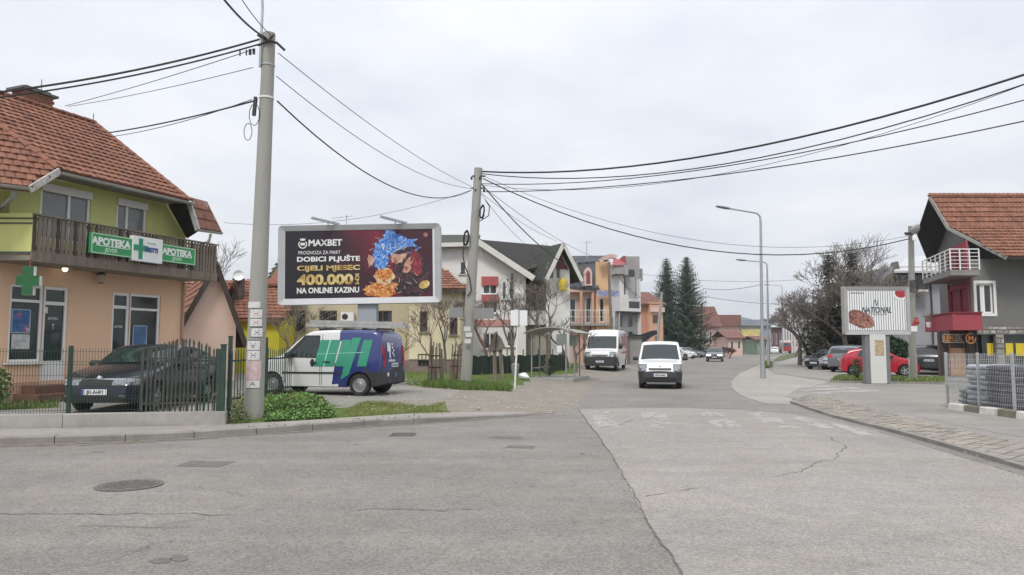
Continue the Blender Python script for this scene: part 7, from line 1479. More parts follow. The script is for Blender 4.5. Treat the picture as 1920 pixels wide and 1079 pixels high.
# modern white and grey block
Fm = Frame(P(1163, 650, 74), (.80, .6)); wm = Fm.px(1202, 600)[0]; Fs = Frame(P(1145, 650, 77), P(1163, 650, 74) - P(1145, 650, 77)); wsd = (P(1163, 650, 74) - P(1145, 650, 77)).length
mb_ = thing('modern_block', 'modern white and grey block with boxy top storey and dark windows', 'house', Fm.pt(wm / 2, 0, -3)); pale_g = mat('pale_grey_render', (.58, .57, .57), .9, .06, 1); mid_g = mat('mid_grey_render', (.33, .325, .315), .85, .1, 1); greengrey = mat('green_grey_render', (.27, .28, .26), .85, .1, 1)
zt = Fm.px(1180, 521)[1]; zm = Fm.px(1180, 584)[1]
wn = [(wm * .2, zm + 1.6, .35, 2.0), (wm * .42, zm + 1.2, 1.7, 2.3), (wm * .75, zm + 1.5, .3, 2.1), (wm * .42, zm + .25, 1.7, .8)]; wall('wall', Fm, 0, wm, zm, zt, white_wall, mb_, wn); [window(Fm, *q, white_paint, glass if k != 1 else mat('pale_blind', (.55, .55, .55), .5, .08, 2), mb_, bar=.06) for k, q in enumerate(wn)]
wn = [(wm * .1, .9, .6, 2.2), (wm * .55, .9, .7, 2.2), (wm * .1, 3.5, .6, 1.3), (wm * .55, 3.5, .7, 1.3)]; Fl = Fm.shift(0, -.5); wn = [q for q in wn if q[1] + q[3] < zm - .1]; wall('ground_floor_wall', Fl, -.2, wm, .1, zm, greengrey, mb_, wn); [window(Fl, *q, mid_g, glass, mb_, bar=.06) for q in wn]; b = MB(); fbox(b, Fm, 0, wm, zm - .12, zm - .003, -.26, .5); b.build('soffit_slab', steel_dark, mb_)
wall('side_wall', Fs, 0, wsd, .1, Fs.px(1155, 512)[1], pale_g, mb_); S1 = Frame(Fm.pt(wm, 0), -Fm.n); wall('wall', S1, 0, 8, .1, zt, white_wall, mb_)
FZ = Frame((0, 0, 0), (1, 0))
def pxbox(x0, y0, x1, y1, Y, d, m, nm, par, F_=FZ):
    a, c = P(x0, y1, Y), P(x1, y0, Y); m_ = (a + c) / 2; b = MB(); b.box(m_ + F_.u * 0 - F_.n * d / 2, (c.x - a.x) / max(.3, F_.u.x), d, c.z - a.z, F_.u, F_.n); return b.build(nm, m, par)
tb_ = pxbox(1172, 481, 1199, 522, 76.4, 3.5, mid_g, 'top_storey', mb_); pxbox(1149, 495, 1170, 514, 73.6, 3, mid_g, 'roof_box', mb_); pxbox(1171, 497, 1178, 516, 73.3, 1.2, mid_g, 'roof_box', mb_); pxbox(1191, 504, 1205, 526, 77, 2, mid_g, 'roof_box', mb_); pxbox(1178, 506, 1190, 521, 75.6, .12, glass, 'top_window', mb_); pxbox(1175, 520, 1191, 541, 74.2, .15, mat('balcony_panel_grey', (.33, .34, .35), .6, .08, 2), 'balcony_panel', mb_)
slab([P(1148, 497, 73.4), P(1172, 497, 73.6), P(1172, 487, 77), P(1150, 486, 77)], mb_, 'red_roof', mat('red_sheet_roof', (.36, .06, .07), .7, .15, 2), .12); pxbox(1169, 480, 1173, 500, 75.4, 3, mat('red_panel', (.26, .06, .07), .7, .1, 2), 'red_panel', mb_)
b = MB(); a_ = P(1149, 615, 73); b.bar(a_, P(1180, 618, 73), .05, .05); b.bar(P(1149, 595, 73), P(1150, 650, 73), .06, .06, Fm.n); b.bar(P(1156, 595, 73), P(1157, 650, 73), .06, .06, Fm.n); [b.bar(P(1149, 597 + 6 * k, 73), P(1157, 597 + 6 * k, 73), .05, .05) for k in range(8)]; o = b.build('stair_railing', galv, mb_); o['kind'] = 'stuff'
# red and orange house before the spruces
Fr_ = Frame(P(1196, 650, 92), (.92, .38)); wr = Fr_.px(1238, 600)[0]; ze = Fr_.px(1216, 566)[1]; zr = P(1216, 546, 95).z; wn = [(wr * .5, Fr_.px(1224, 608)[1], 1.1, 1.4), (wr * .5, Fr_.px(1224, 585)[1], 1.1, 1.3)]
rh = house_block('red_orange_house', 'red and orange house with hipped red roof left of the spruces', Fr_, wr, 7, .1, ze, mat('brick_orange_render', (.52, .26, .18), .9, .1, 1), wn); gable_roof(Fr_, wr, 7, ze, zr, rh, TILES, 'u', .6, .4, .3, tiled=False, um=tile_far)
b = MB(); fbox(b, Fr_, wr * .42, wr, .1, ze - .1, .3, .6); b.build('orange_bay', mat('bay_orange', (.6, .36, .24), .9, .1, 1), rh); b = MB(); fbox(b, Fr_, wr * .55, wr * .8, Fr_.px(1224, 606)[1], Fr_.px(1224, 592)[1], .63, .06); b.build('bay_window', brown_fr, rh)
b = MB(); fbox(b, Fr_, wr * .4, wr * 1.02, Fr_.px(1224, 586)[1], Fr_.px(1224, 577)[1], .9, .1); b.build('balcony', pinkish, rh)
# dark canopy and kiosk
c0_ = P(1178, 640, 68); cn = thing('market_canopy', 'dark blue market canopy on posts beside the modern block', 'canopy', V((c0_.x, c0_.y, 0))); b = MB(); nu = 10
for k in range(nu):
    def cp(t, v): return P(1178 + 54 * t, 622 + 5 * math.sin(t * 5) + 3 * t, 68 + v + t * 6)
    b.quad(cp(k / nu, 0), cp((k + 1) / nu, 0), cp((k + 1) / nu, 4), cp(k / nu, 4)); q0_, q1_ = cp(k / nu, 0), cp((k + 1) / nu, 0); b.quad(q0_ - V((0, 0, .5 + .35 * math.sin(k * .35))), q1_ - V((0, 0, .5 + .35 * math.sin((k + 1) * .35))), q1_, q0_)
b.build('cloth', mat('canopy_navy', (.012, .014, .03), .8, .2, 2), cn)
for px in (1184, 1206, 1230): q = P(px, 630, 70); b = MB(); b.tube([V((q.x, q.y, 0)), q], .05, 6); b.build('post', steel_dark, cn)
kb = P(1190, 650, 67); b = MB(); b.box(V((kb.x, kb.y, 1.2)), 1.1, 1.4, 2.4); kt = thing('kiosk', 'narrow grey kiosk standing under the dark canopy', 'kiosk', V((kb.x, kb.y, 0))); b.build('body', mat('kiosk_grey', (.3, .29, .28), .8, .1, 2), kt); b = MB(); b.box(V((kb.x, kb.y - .1, 2.45)), 1.3, 1.6, .1); b.build('roof', steel_dark, kt)
# far houses beyond the spruces
def far_house(name, label, px0, px1, y_e, y_r, Y, wm_, rm, yaw=.0, flat=False, wins=3, floors=1, dpt=9, cat='house', wy=None):
    F = Frame(P(px0, 650, Y), (1, yaw)); w = F.px(px1, 640)[0]; ze = F.px((px0 + px1) / 2, y_e)[1]; wn = []; hh_ = ze / floors
    for f in range(floors):
        for k in range(wins): wn.append((w * (k + .3) / wins, .2 + f * hh_ + hh_ * .3, w / wins * .42, hh_ * .42))
    t = house_block(name, label, F, w, dpt, -.2, ze, wm_, wn, cat=cat, mull=())
    if flat: 
        zr = F.px((px0 + px1) / 2, y_r)[1]; b = MB(); fbox(b, F, -.4, w + .4, ze, zr, -dpt / 2 + .3, dpt + .8); b.build('roof', rm, t)
    else: gable_roof(F, w, dpt, ze, P((px0 + px1) / 2, y_r, Y + dpt / 2).z, t, TILES, 'u', .5, tiled=False, um=rm)
    return t, F, w
far_house('pink_house', 'pink and white house with steep brown roof right of the spruces', 1317, 1349, 608, 575, 128, pinkish, mat('far_brown_roof', (.15, .07, .055), .85, .25, 1), wins=3, floors=1)
far_house('brick_block', 'long brick red block beyond the pink house', 1348, 1385, 612, 591, 150, pinkish, mat('far_brick', (.2, .1, .085), .9, .2, .5), flat=True, wins=4, floors=1)
t, F, w = far_house('grey_hall', 'long blue grey hall with yellow shop front far along the street', 1385, 1446, 611, 600, 165, mat('hall_grey', (.3, .34, .4), .8, .1, .3), mat('hall_roof', (.26, .29, .34), .7, .12, .3), flat=True, wins=6, floors=2, dpt=16)
b = MB(); fbox(b, F, .5, w * .62, .1, F.px(1405, 618)[1], .6, 1.2); b.build('shop_front', mat('shop_yellow', (.6, .52, .2), .8, .3, .8, dirt=.4, dirtcol=(.5, .25, .2)), t)
a_, z_ = F.px(1386, 612); b = MB(); b.poly([F.pt(a_ - .5, F.px(1386, 613)[1], .05), F.pt(w, F.px(1446, 613)[1], .05), F.pt(w, F.px(1446, 608)[1], .05), F.pt(a_ - .5, F.px(1386, 592)[1], .05)]); b.build('gable_panel', mat('hall_panel', (.32, .36, .42), .7, .1, .3), t)
t, F, w = far_house('red_market', 'dark red market hall with white flat canopy far along the street', 1442, 1486, 614, 607, 185, mat('market_red', (.15, .07, .07), .8, .25, .4), sign_white, flat=True, wins=5, floors=1, dpt=14)
for k in range(5): b = MB(); fbox(b, F, w * (.5 + k * .11), w * (.5 + k * .11) + .4, 0, F.px(1470, 613)[1], 1.5, .4); b.build('column', pale_g, t)
for px0, px1, ye, yr, Y, m_, lab in ((1484, 1498, 634, 628, 260, pinkish, 'tiny pink house at the far end of the street'), (1497, 1510, 637, 631, 320, white_wall, 'tiny white house at the far end of the street'), (1366, 1392, 632, 620, 120, pinkish, 'low pink house behind the bare bushes'), (1420, 1440, 636, 630, 140, mat('far_green_wall', (.2, .27, .2), .9, .2, 1), 'low green house before the grey hall')): far_house('far_house', lab, px0, px1, ye, yr, Y, m_, tile_far, wins=2)
F = Frame(P(1258, 650, 118), (1, 0)); far_house('small_orange_house', 'small orange house glimpsed beneath the spruces', 1256, 1292, 636, 626, 112, mat('far_orange', (.6, .33, .08), .9, .1, 1), tile_far, wins=2)
# lorries far along
def lorry(label, px, yb, w_, L_, H_, cargo, cab, head):
    q = G(px, yb); t = thing('lorry', label, 'lorry', (0, 0, 0), 'lorries far along the street'); b = MB(); b.box(V((0, .9, H_ / 2 + .45)), w_, L_ - 2, H_ - .9); b.build('cargo_box', cargo, t)
    b = MB(); y0 = -L_ / 2; b.prism([V((-w_ / 2, y0, .5)), V((-w_ / 2, y0, 1.5)), V((-w_ / 2, y0 + .35, 2.4)), V((-w_ / 2, y0 + 1.7, 2.5)), V((-w_ / 2, y0 + 1.7, .5))], (w_, 0, 0)); b.build('cab', cab, t); b = MB(); b.quad(V((-w_ * .44, y0 - .012, 1.5)), V((w_ * .44, y0 - .012, 1.5)), V((w_ * .44, y0 + .3, 2.3)), V((-w_ * .44, y0 + .3, 2.3))); b.build('windscreen', carglass, t)
    b = MB(); b.bar(V((0, -L_ / 2 + .3, .62)), V((0, L_ / 2 - .2, .62)), w_ * .6, .25); b.build('chassis', black_plastic, t)
    for yy in (y0 + .9, L_ / 2 - 1.3):
        for sd in (-1, 1): b = MB(); b.lathe([(.02, -.14), (.46, -.14), (.48, .1), (.3, .14), (.02, .1)], 18, V((sd * (w_ / 2 - .18), yy, .48)), V((sd, 0, 0))); b.build('wheel', tyre_m, t)
    place(t, q.x, q.y + 2, 0, head); return t
lorry('dark green lorry parked far along the street by the grey hall', 1440, 661.5, 2.3, 6, 3.2, mat('lorry_green', (.03, .12, .07), .6, .2, 2), mat('lorry_green_cab', (.04, .15, .09), .4, .1, 2), R(60)); lt = lorry('red and white lorry far along the street behind the lamp masts', 1479, 663, 2.2, 5.5, 2.9, sign_white, red2, R(-16)); b = MB(); b.box(V((0, .9 - 1.75 - .02, 2.1)), 1.2, .04, .9); b.build('red_panel', red2, lt)

# ------------------------------------------------------------------ grey house with red balconies on the right
grey_w = mat('grey_roughcast', (.172, .17, .163), .95, .1, 1.2, .5, 35, dirt=.3, dirtcol=(.15, .145, .135)); redp_ = mat('crimson_paint', (.27, .025, .045), .6, .15, 3, dirt=.3, dirtcol=(.16, .03, .04)); red_par = mat('red_parapet', (.36, .055, .075), .7, .12, 1.2, dirt=.35, dirtcol=(.22, .05, .06))
Cn = V((24.2, 38.9, 0)); gd = V((.3, .95, 0)).normalized(); gw = 6.6; FG = Frame(Cn + gd * gw, -gd); FT = Frame(Cn, (1, 0)); rhs = thing('grey_house', 'grey roughcast house with red balconies and orange tiled roof', 'house', Cn + V((4, 3, 0)))
wf_ = [rect_px(FT, 1829, 532, 1861, 588)]; wf_[0] = (max(.15, wf_[0][0]), *wf_[0][1:]); zsto = FT.px(1880, 627)[1]; zev = 6.2
wall('front_wall', FT, 0, 11, zsto, zev, grey_w, rhs, wf_, reveal=.2)
wo = window(FT, *wf_[0], white_pvc, glass_dim, rhs, mull=(.5,), bar=.09, depth=-.12); b = MB(); r_ = wf_[0]
for (a0_, a1_, z0_, z1_) in ((r_[0] - .14, r_[0] + r_[2] + .14, r_[1] + r_[3], r_[1] + r_[3] + .15), (r_[0] - .14, r_[0] + r_[2] + .14, r_[1] - .15, r_[1]), (r_[0] - .14, r_[0], r_[1], r_[1] + r_[3]), (r_[0] + r_[2], r_[0] + r_[2] + .14, r_[1], r_[1] + r_[3])): fbox(b, FT, a0_, a1_, z0_, z1_, .02, .05)
b.build('window_surround', white_paint, rhs); b = MB(); fbox(b, FT, r_[0] + r_[2] * .3, r_[0] + r_[2] * .45, r_[1] + .1, r_[1] + r_[3] - .1, -.11, .02); b.build('curtain', white_paint, rhs)
dn = [FG.px(1781, 585), FG.px(1819, 585)]; z0d, z1d = 3.0, FG.px(1800, 522)[1]; d2 = [FG.px(1781, 500), FG.px(1815, 500)]
hl_ = [(dn[0][0], 2.75, dn[1][0] - dn[0][0], 2.35), (d2[0][0], 5.55, d2[1][0] - d2[0][0], 1.62)]
wall('gable_wall', FG, 0, gw, .1, 6.9, grey_w, rhs, hl_[:1], gable=[(5.1, 7.8), (3.9, 9.6), (1.5, 8.0), (0, 7.4)], reveal=.25)
for q in hl_:
    b = MB(); a, z, w_, h_ = q; do = 0 if z < 4 else .18
    for (a0_, a1_, z0_, z1_) in ((a, a + .12, z, z + h_), (a + w_ - .12, a + w_, z, z + h_), (a + .12, a + w_ - .12, z + h_ - .35, z + h_), (a + w_ / 2 - .05, a + w_ / 2 + .05, z, z + h_ - .35)): fbox(b, FG, a0_, a1_, z0_, z1_, -.1 + do, .1)
    o = b.build('balcony_door', redp_, rhs)
    for k in (0, 1):
        b = MB(); a0_ = a + .12 + k * (w_ / 2 - .07); fbox(b, FG, a0_, a0_ + w_ / 2 - .17, z, z + h_ - .35, -.16 + do * .95, .03); b.build('shutter', mat('crimson_shutter', (.2, .02, .035), .6, .2, 4), o)
    [(b := MB(), fbox(b, FG, xa_, xa_ + .12, z, z + h_ + .1, .03, .06), b.build('door_surround', mat('rose_surround', (.42, .09, .11), .7, .1, 3), rhs)) for xa_ in (a - .12, a + w_)]
# balconies
def plan(z, yr=0): return [V((24.1, 43.2, z)), V((22.47, 37.7, z)), V((23.95, 37.7, z)), V((24.32, 38.92, z)), V((25.6, 43.2, z))]
b = MB(); b.prism(plan(5.22), (0, 0, .28)); b.build('balcony_slab', mat('slab_grey', (.23, .225, .21), .9, .15, 2), rhs); pl_ = plan(5.5)[:3]; dir_ = V((0, 0, 1)); zr_ = 6.58
bal = thing('balcony_railing', 'white metal railing round the upper balcony of the grey house', 'railing', pl_[1]); bal.parent = None
for i in range(2):
    a, c = pl_[i], pl_[i + 1]
    for k in range(6): z = .12 + k * .19; b = MB(); b.bar(a + V((0, 0, z)), c + V((0, 0, z)), .03 if k < 5 else .055, .03 if k < 5 else .05); b.build('rail', white_paint, bal)
    n = 6 if i == 0 else 3
    for k in range(n + (i == 1)): q = a.lerp(c, k / n); b = MB(); b.bar(q, q + V((0, 0, 1.07)), .05, .05, V((1, 0, 0))); b.build('upright', white_paint, bal)
zt, zb = 3.3, 2.42; pp = plan(0)[:3]; b = MB()
for i in range(2):
    a, c = pp[i], pp[i + 1]; nn = (c - a).cross(UP).normalized(); b = MB(); b.prism([a + UP * zb, c + UP * zb, c + UP * zt, a + UP * zt], -nn * .12); b.build('parapet', red_par, rhs)
    b = MB(); b.bar(a + UP * (zt + .02), c + UP * (zt + .02), .18, .05); b.build('parapet_cap', redp_, rhs)
b = MB(); b.prism([p + UP * zb + (Cn + V((.5, 2.5, 0)) - p) * .03 for p in plan(0)], (0, 0, .2)); b.build('balcony_slab', redp_, rhs)
pt_ = thing('balcony_plant', 'leafless potted plant on the red balcony', 'plant', V((23.3, 41.4, 2.65))); b = MB(); b.lathe([(.1, 0), (.15, .3)], 8, V((23.3, 41.4, 2.65))); b.build('pot', white_paint, pt_); b = MB(); rg = random.Random(5)
for k in range(14): b.tube([V((23.3, 41.4, 2.9)), V((23.3 + rg.uniform(-.4, .4), 41.4 + rg.uniform(-.5, .5), 3.3 + rg.uniform(.1, .5)))], [.015, .006], 4)
b.build('twigs', bark_pale, pt_)
# roof
R0, K1, E1 = P(1742, 368, 41.5), P(1776, 425, 40.3), P(1886, 481, 37.4); xr = 37
def ext(p): return V((xr, p.y, p.z))
up_ = [K1, ext(K1), ext(R0), R0]; lo_ = [E1, ext(E1), ext(K1), K1]
roofslab(up_, V((1, 0, 0)), rhs, TILES, .36, .26, seed=14, um=soffit, lift=.06); roofslab(lo_, V((1, 0, 0)), rhs, TILES, .36, .26, seed=15, um=soffit, lift=.06)
K2, E2 = P(1719, 437, 43.8), P(1740, 489, 46.5); slab([R0, V((xr, R0.y, R0.z)), V((xr, K2.y, K2.z)), K2], rhs, 'roof', soffit, .12); slab([K2, V((xr, K2.y, K2.z)), V((xr, E2.y, E2.z)), E2], rhs, 'roof', soffit, .12)
for a, c in ((R0, K1), (K1, E1)): b = MB(); b.bar(a - V((0, .05, .1)), c - V((0, .05, .1)), .07, .17); b.build('verge_board', mat('verge_grey', (.3, .29, .26), .8, .15, 3), rhs)
caps(R0 + V((0, 0, .02)), ext(R0) + V((0, 0, .02)), rhs)
for k in range(7): a = E1.lerp(ext(E1), k / 14); b = MB(); b.bar(a + V((.3, .1, -.22)), V((a.x + .3, 38.9, a.z + .78)), .08, .14); b.build('rafter', wood_dark, rhs)
# ground floor: stone band and columns, dark glass with yellow posters
stone = [mat('stone_%d' % k, c, .9, .2, 6, .5, 30) for k, c in enumerate(((.36, .34, .31), (.26, .25, .23), (.42, .40, .37), (.3, .27, .23)))]
mort = mat('stone_mortar', (.17, .165, .155), .95, .2, 5); zs0, zs1 = FT.px(1880, 627)[1], FT.px(1880, 612.5)[1]
b = MB(); fbox(b, FT, .1, 11, zs0, zs1, .1, .2); sbnd = b.build('stone_band', mort, rhs); cols = [rect_px(FT, 1866, 627, 1882, 668, .2), rect_px(FT, 1936, 627, 1952, 668, .2)]
def stones(a0_, a1_, z0_, z1_, off, par, sz):
    a = a0_; rr = 0
    z = z0_
    while z < z1_ - .04:
        h = min(z1_ - z, sz * rg.uniform(.7, 1.2)); a = a0_
        while a < a1_ - .05:
            w_ = min(a1_ - a, sz * rg.uniform(.8, 1.9)); b = MB(); j = lambda: rg.uniform(-.03, .03); m_ = .015; q = [(a + m_ + abs(j()), z + m_ + abs(j())), (a + w_ - m_ - abs(j()), z + m_ + abs(j())), (a + w_ - m_ - abs(j()), z + h - m_ - abs(j())), (a + m_ + abs(j()), z + h - m_ - abs(j()))]; dd = rg.uniform(.02, .045); b.prism([FT.pt(x, y, off) for x, y in q], FT.n * dd); b.build('stone', stone[rg.randrange(4)], par); a += w_
        z += h
stones(.1, 8.5, zs0, zs1, .2, sbnd, .26)
for c_ in cols: b = MB(); fbox(b, FT, c_[0], c_[0] + c_[2], 0, zs0 - .005, .1, .2); o = b.build('stone_column', mort, rhs); stones(c_[0], c_[0] + c_[2], .02, zs0, .2, o, .3)
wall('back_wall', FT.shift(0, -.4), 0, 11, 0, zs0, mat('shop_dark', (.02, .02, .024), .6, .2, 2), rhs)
gpane = [(1842, 1866), (1883, 1936), (1953, 2010)]
for x0_, x1_ in gpane: r_ = rect_px(FT, x0_, 628, x1_, 690); b = MB(); fbox(b, FT, r_[0], r_[0] + r_[2], .1, zs0 - .02, -.1, .02); b.build('shop_window', glass_shop, rhs)
yp = mat('poster_yellow', (.68, .52, .03), .6, .12, 3); k = 0
for x0_, x1_, lab in ((1850, 1858, 'narrow yellow poster left of the stone column'), (1859, 1867, 'yellow poster touching the stone column'), (1885, 1899, 'wide yellow poster right of the stone column'), (1904, 1920, 'yellow poster at the right edge of the shop window'), (1923, 1936, 'yellow poster beyond the right edge')):
    r_ = rect_px(FT, x0_, 644, x1_, 668, -.07); b = MB(); fbox(b, FT, r_[0], r_[0] + r_[2], r_[1], r_[1] + r_[3], -.07, .02)
    if x0_ < 1920: tag(b.build('poster', yp, None, origin=FT.pt(r_[0], r_[1])), lab, 'poster', 'yellow posters in the shop window')
# shop front under the red balcony
FP_ = Frame(P(1764, 650, 38.6), (1, 0)); r_ = rect_px(FP_, 1764, 628, 1808, 715); cf = thing('cafe_front', 'small cafe front with orange door under the red balcony', 'shop front', FP_.pt(1, 0)); b = MB(); fbox(b, FP_, 0, FP_.px(1834, 640)[0], .03, 2.38, -.25, .1); b.build('back_panel', mat('cafe_dark', (.10, .075, .065), .8, .3, 3), cf)
for px in (1766, 1779, 1813, 1830): a_ = FP_.px(px, 640)[0]; b = MB(); fbox(b, FP_, a_ - .05, a_ + .05, .03, 2.4, .0, .1); b.build('post', wood_dark if px != 1779 else mat('brown_post', (.18, .07, .05), .8, .2, 4), cf)
r_ = rect_px(FP_, 1783, 653, 1812, 715); b = MB(); fbox(b, FP_, r_[0], r_[0] + r_[2], .06, r_[1] + r_[3], -.15, .06); dr_ = b.build('door', mat('cafe_orange_wood', (.46, .27, .14), .6, .15, 3, streak=True), cf)
for k in range(4): b = MB(); a_ = r_[0] + r_[2] * (k + .5) / 4; fbox(b, FP_, a_ - r_[2] * .105, a_ + r_[2] * .105, .12, r_[1] + r_[3] - .08, -.11, .02); b.build('plank', mat('cafe_plank_%d' % (k % 2), (.42 + .05 * (k % 2), .25, .13), .6, .2, 5, streak=True), dr_)
r_ = rect_px(FP_, 1766, 627, 1808, 643, .2); sg = thing('cafe_sign', 'dark framed cafe sign IZAL with orange letters above the orange door', 'sign', FP_.pt(r_[0], r_[1], .2)); b = MB(); fbox(b, FP_, r_[0], r_[0] + r_[2], r_[1], r_[1] + r_[3], .2, .08); b.build('board', mat('sign_brown', (.07, .045, .035), .6, .2, 4), sg)
b = MB(); w_ = .04
for (a0_, a1_, z0_, z1_) in ((r_[0], r_[0] + r_[2], r_[1], r_[1] + w_), (r_[0], r_[0] + r_[2], r_[1] + r_[3] - w_, r_[1] + r_[3]), (r_[0], r_[0] + w_, r_[1], r_[1] + r_[3]), (r_[0] + r_[2] - w_, r_[0] + r_[2], r_[1], r_[1] + r_[3])): fbox(b, FP_, a0_, a1_, z0_, z1_, .25, .03)
b.build('rim', mat('sign_rim_grey', (.36, .33, .28), .6, .1, 4), sg); org = mat('sign_orange', (.7, .26, .06), .5, .1, 5)
fit_text('LEM', FP_, r_[0] + .1, r_[0] + r_[2] * .46, r_[1] + .08, r_[1] + r_[3] - .08, .245, org, sg, .01); fit_text('IZAL', FP_, r_[0] + r_[2] * .54, r_[0] + r_[2] - .1, r_[1] + .08, r_[1] + r_[3] - .06, .245, mat('sign_tan', (.36, .24, .16), .5, .1, 5), sg, .01)
q = P(1820, 635, 38.2); FQ = Frame(q, (1, 0)); rs_ = thing('round_sign', 'round dark sign with an orange letter M in an orange ring', 'sign', q); b = MB(); b.lathe([(.34, -.06), (.34, .0), (0, .0)], 24, q, FQ.n); b.build('disc', mat('sign_black', (.015, .012, .01), .5, .2, 3), rs_)
b = MB()
for k in range(22):
    t0, t1 = R(70 + 300 * k / 22), R(70 + 300 * (k + 1) / 22); b.quad(*[FQ.pt(r * math.cos(t), q.z + r * math.sin(t), .012) for r, t in ((.22, t0), (.27, t0), (.27, t1), (.22, t1))])
b.build('ring', org, rs_); fit_text('M', FQ, -.12, .13, q.z - .13, q.z + .13, .012, org, rs_, .05)
# blue grey house behind
FH = Frame(P(1676, 650, 54), (1, 0)); wH = FH.px(1776, 600)[0]; bg_w = mat('blue_grey_render', (.36, .37, .39), .9, .06, 1, dirt=.2, dirtcol=(.27, .27, .28)); zH = FH.px(1720, 500)[1]; wn = [rect_px(FH, 1713, 506, 1735, 540), rect_px(FH, 1690, 560, 1704, 590)]
hb_ = house_block('blue_grey_house', 'blue grey house with white balcony band behind the right pole', FH, wH, 8, .05, zH, bg_w, wn, steel_dark)
r_ = rect_px(FH, 1700, 520, 1738, 524, .9); b = MB(); fbox(b, FH, r_[0] - .8, r_[0] + r_[2], r_[1] - .9, r_[1] - .75, .5, 1.0); b.build('balcony_slab', white_paint, hb_); b = MB(); fbox(b, FH, r_[0] - .8, r_[0] + r_[2], r_[1] - .75, r_[1] + .3, .95, .06); b.build('balcony_screen', mat('screen_black', (.03, .032, .035), .6, .2, 3), hb_)
slab([P(1676, 508, 53), P(1776, 508, 53), P(1776, 478, 58), P(1700, 482, 58)], hb_, 'roof', mat('pale_sheet_roof', (.52, .53, .53), .6, .1, 1), .15); b = MB(); b.poly([P(1665, 545, 53.5), P(1690, 545, 53.5), P(1690, 512, 53.5), P(1682, 492, 53.5)]); b.prism([P(1668, 535, 53.6), P(1694, 535, 53.6), P(1684, 490, 53.6)], (0, 1, 0)); b.build('gable', mat('brown_gable', (.14, .125, .10), .9, .2, 2), hb_)
b = MB(); b.tube([FH.pt(FH.px(1747, 600)[0], .1, .08), FH.pt(FH.px(1747, 600)[0], zH, .08)], .07, 6); b.build('downpipe', steel_dark, hb_)
# ------------------------------------------------------------------ trees, hedges, grass
def bare_tree(name, label, base, h, spread, seed, m=None, group='leafless trees by the street', levels=5, r0=None, fork=.25, droop=0.0, twigs=1.0, lean=(0, 0), reuse=None, nb=(2, 3, 3, 3, 3, 3)):
    m = m or bark; t = thing(name, label, 'tree', base, group)
    tm = .00021 * V(base).length; r_ = random.Random(seed); tr = MB(); cr = MB(); r0 = r0 or h * .017
    def grow(p, d, L, r, lv):
        n = 3 if lv < 3 else 2; pts = [p]; rad = [r]
        for k in range(n):
            d = (d + V((r_.uniform(-.22, .22), r_.uniform(-.22, .22), r_.uniform(-.08, .18) - droop * lv * .1))).normalized(); p = p + d * (L / n); pts.append(p); rad.append(max(tm, r * (1 - .38 * (k + 1) / n)))
        (tr if lv == 0 else cr).tube(pts, rad, 7 if lv == 0 else (5 if lv < 3 else 3), cap=False)
        if lv >= levels: return
        k_ = nb[min(lv, len(nb) - 1)] + (1 if r_.random() < .35 else 0)
        for i in range(k_):
            a = 2 * PI * (i + r_.uniform(-.3, .3)) / k_; side = V((math.cos(a), math.sin(a), 0)); tilt = r_.uniform(.45, .95) * spread; nd = (d * math.cos(tilt) + side * math.sin(tilt)).normalized(); q = pts[-1] if i < 2 else pts[-2].lerp(pts[-1], r_.random()); grow(q, nd, L * r_.uniform(.6, .82), rad[-1] * .78, lv + 1)
        if lv >= 1:
            for _ in range(int(2 * twigs)): q = pts[1].lerp(pts[-1], r_.random()); nd = (d + V((r_.uniform(-1, 1), r_.uniform(-1, 1), r_.uniform(-.1, .9)))).normalized(); cr.tube([q, q + nd * L * .28, q + nd * L * .5 + V((0, 0, L * .06))], [max(tm * .8, rad[-1] * .35), max(tm * .7, rad[-1] * .25), tm * .5], 3, cap=False)
    grow(V(base) - V((0, 0, .1)), V((lean[0], lean[1], 1)).normalized(), h * fork, r0, 0); tr.build('trunk', m, t, smooth=True, angle=80); cr.build('crown', m, t, smooth=True, angle=80); return t
reddish = mat('reddish_twigs', (.15, .085, .075), .9, .3, 6); gtw = mat('grey_twigs', (.17, .145, .125), .9, .3, 6); budding = mat('budding_twigs', (.19, .175, .09), .9, .3, 6)
def gz(px, py): q = G(px, py, .2); return V((q.x, q.y, yard_z(q.x, q.y)))
T_ = 'leafless trees in the gardens'
bare_tree('bare_tree', 'slim bare sapling inside the left stick cage', gz(817, 715), 4.2, .7, 1, reddish, T_, 4, .06, .3); bare_tree('bare_tree', 'slim bare sapling inside the right stick cage', gz(853, 712), 4.6, .7, 2, reddish, T_, 4, .06, .3)
bare_tree('bare_tree', 'tall reddish bare tree in front of the red blinds of the white house', V((-1.2, 37.5, .2)), 8.2, .72, 3, reddish, T_, 5, .12, .2); bare_tree('bare_tree', 'wide bare tree with upright shoots left of the bus stop sign', V((.2, 36, .2)), 7.6, .85, 4, gtw, T_, 5, .13, .2); bare_tree('bare_tree', 'pollarded bare tree with thick limbs behind the bus shelter', V((1.8, 39, .2)), 7.4, .9, 5, bark, T_, 5, .17, .25)
bare_tree('bare_tree', 'bare tree with many fine shoots before the beige wall', V((1.0, 42, .2)), 9.0, .6, 6, gtw, T_, 5, .13, .2, twigs=2); bare_tree('bare_tree', 'small stubby pruned tree before the orange house', V((3.5, 47, .15)), 5.0, 1.0, 7, bark, T_, 4, .16, .3); bare_tree('bare_tree', 'low bare tree right of the bus shelter roof', V((3.5, 40.5, .15)), 4.4, .95, 8, bark, T_, 4, .12, .25)
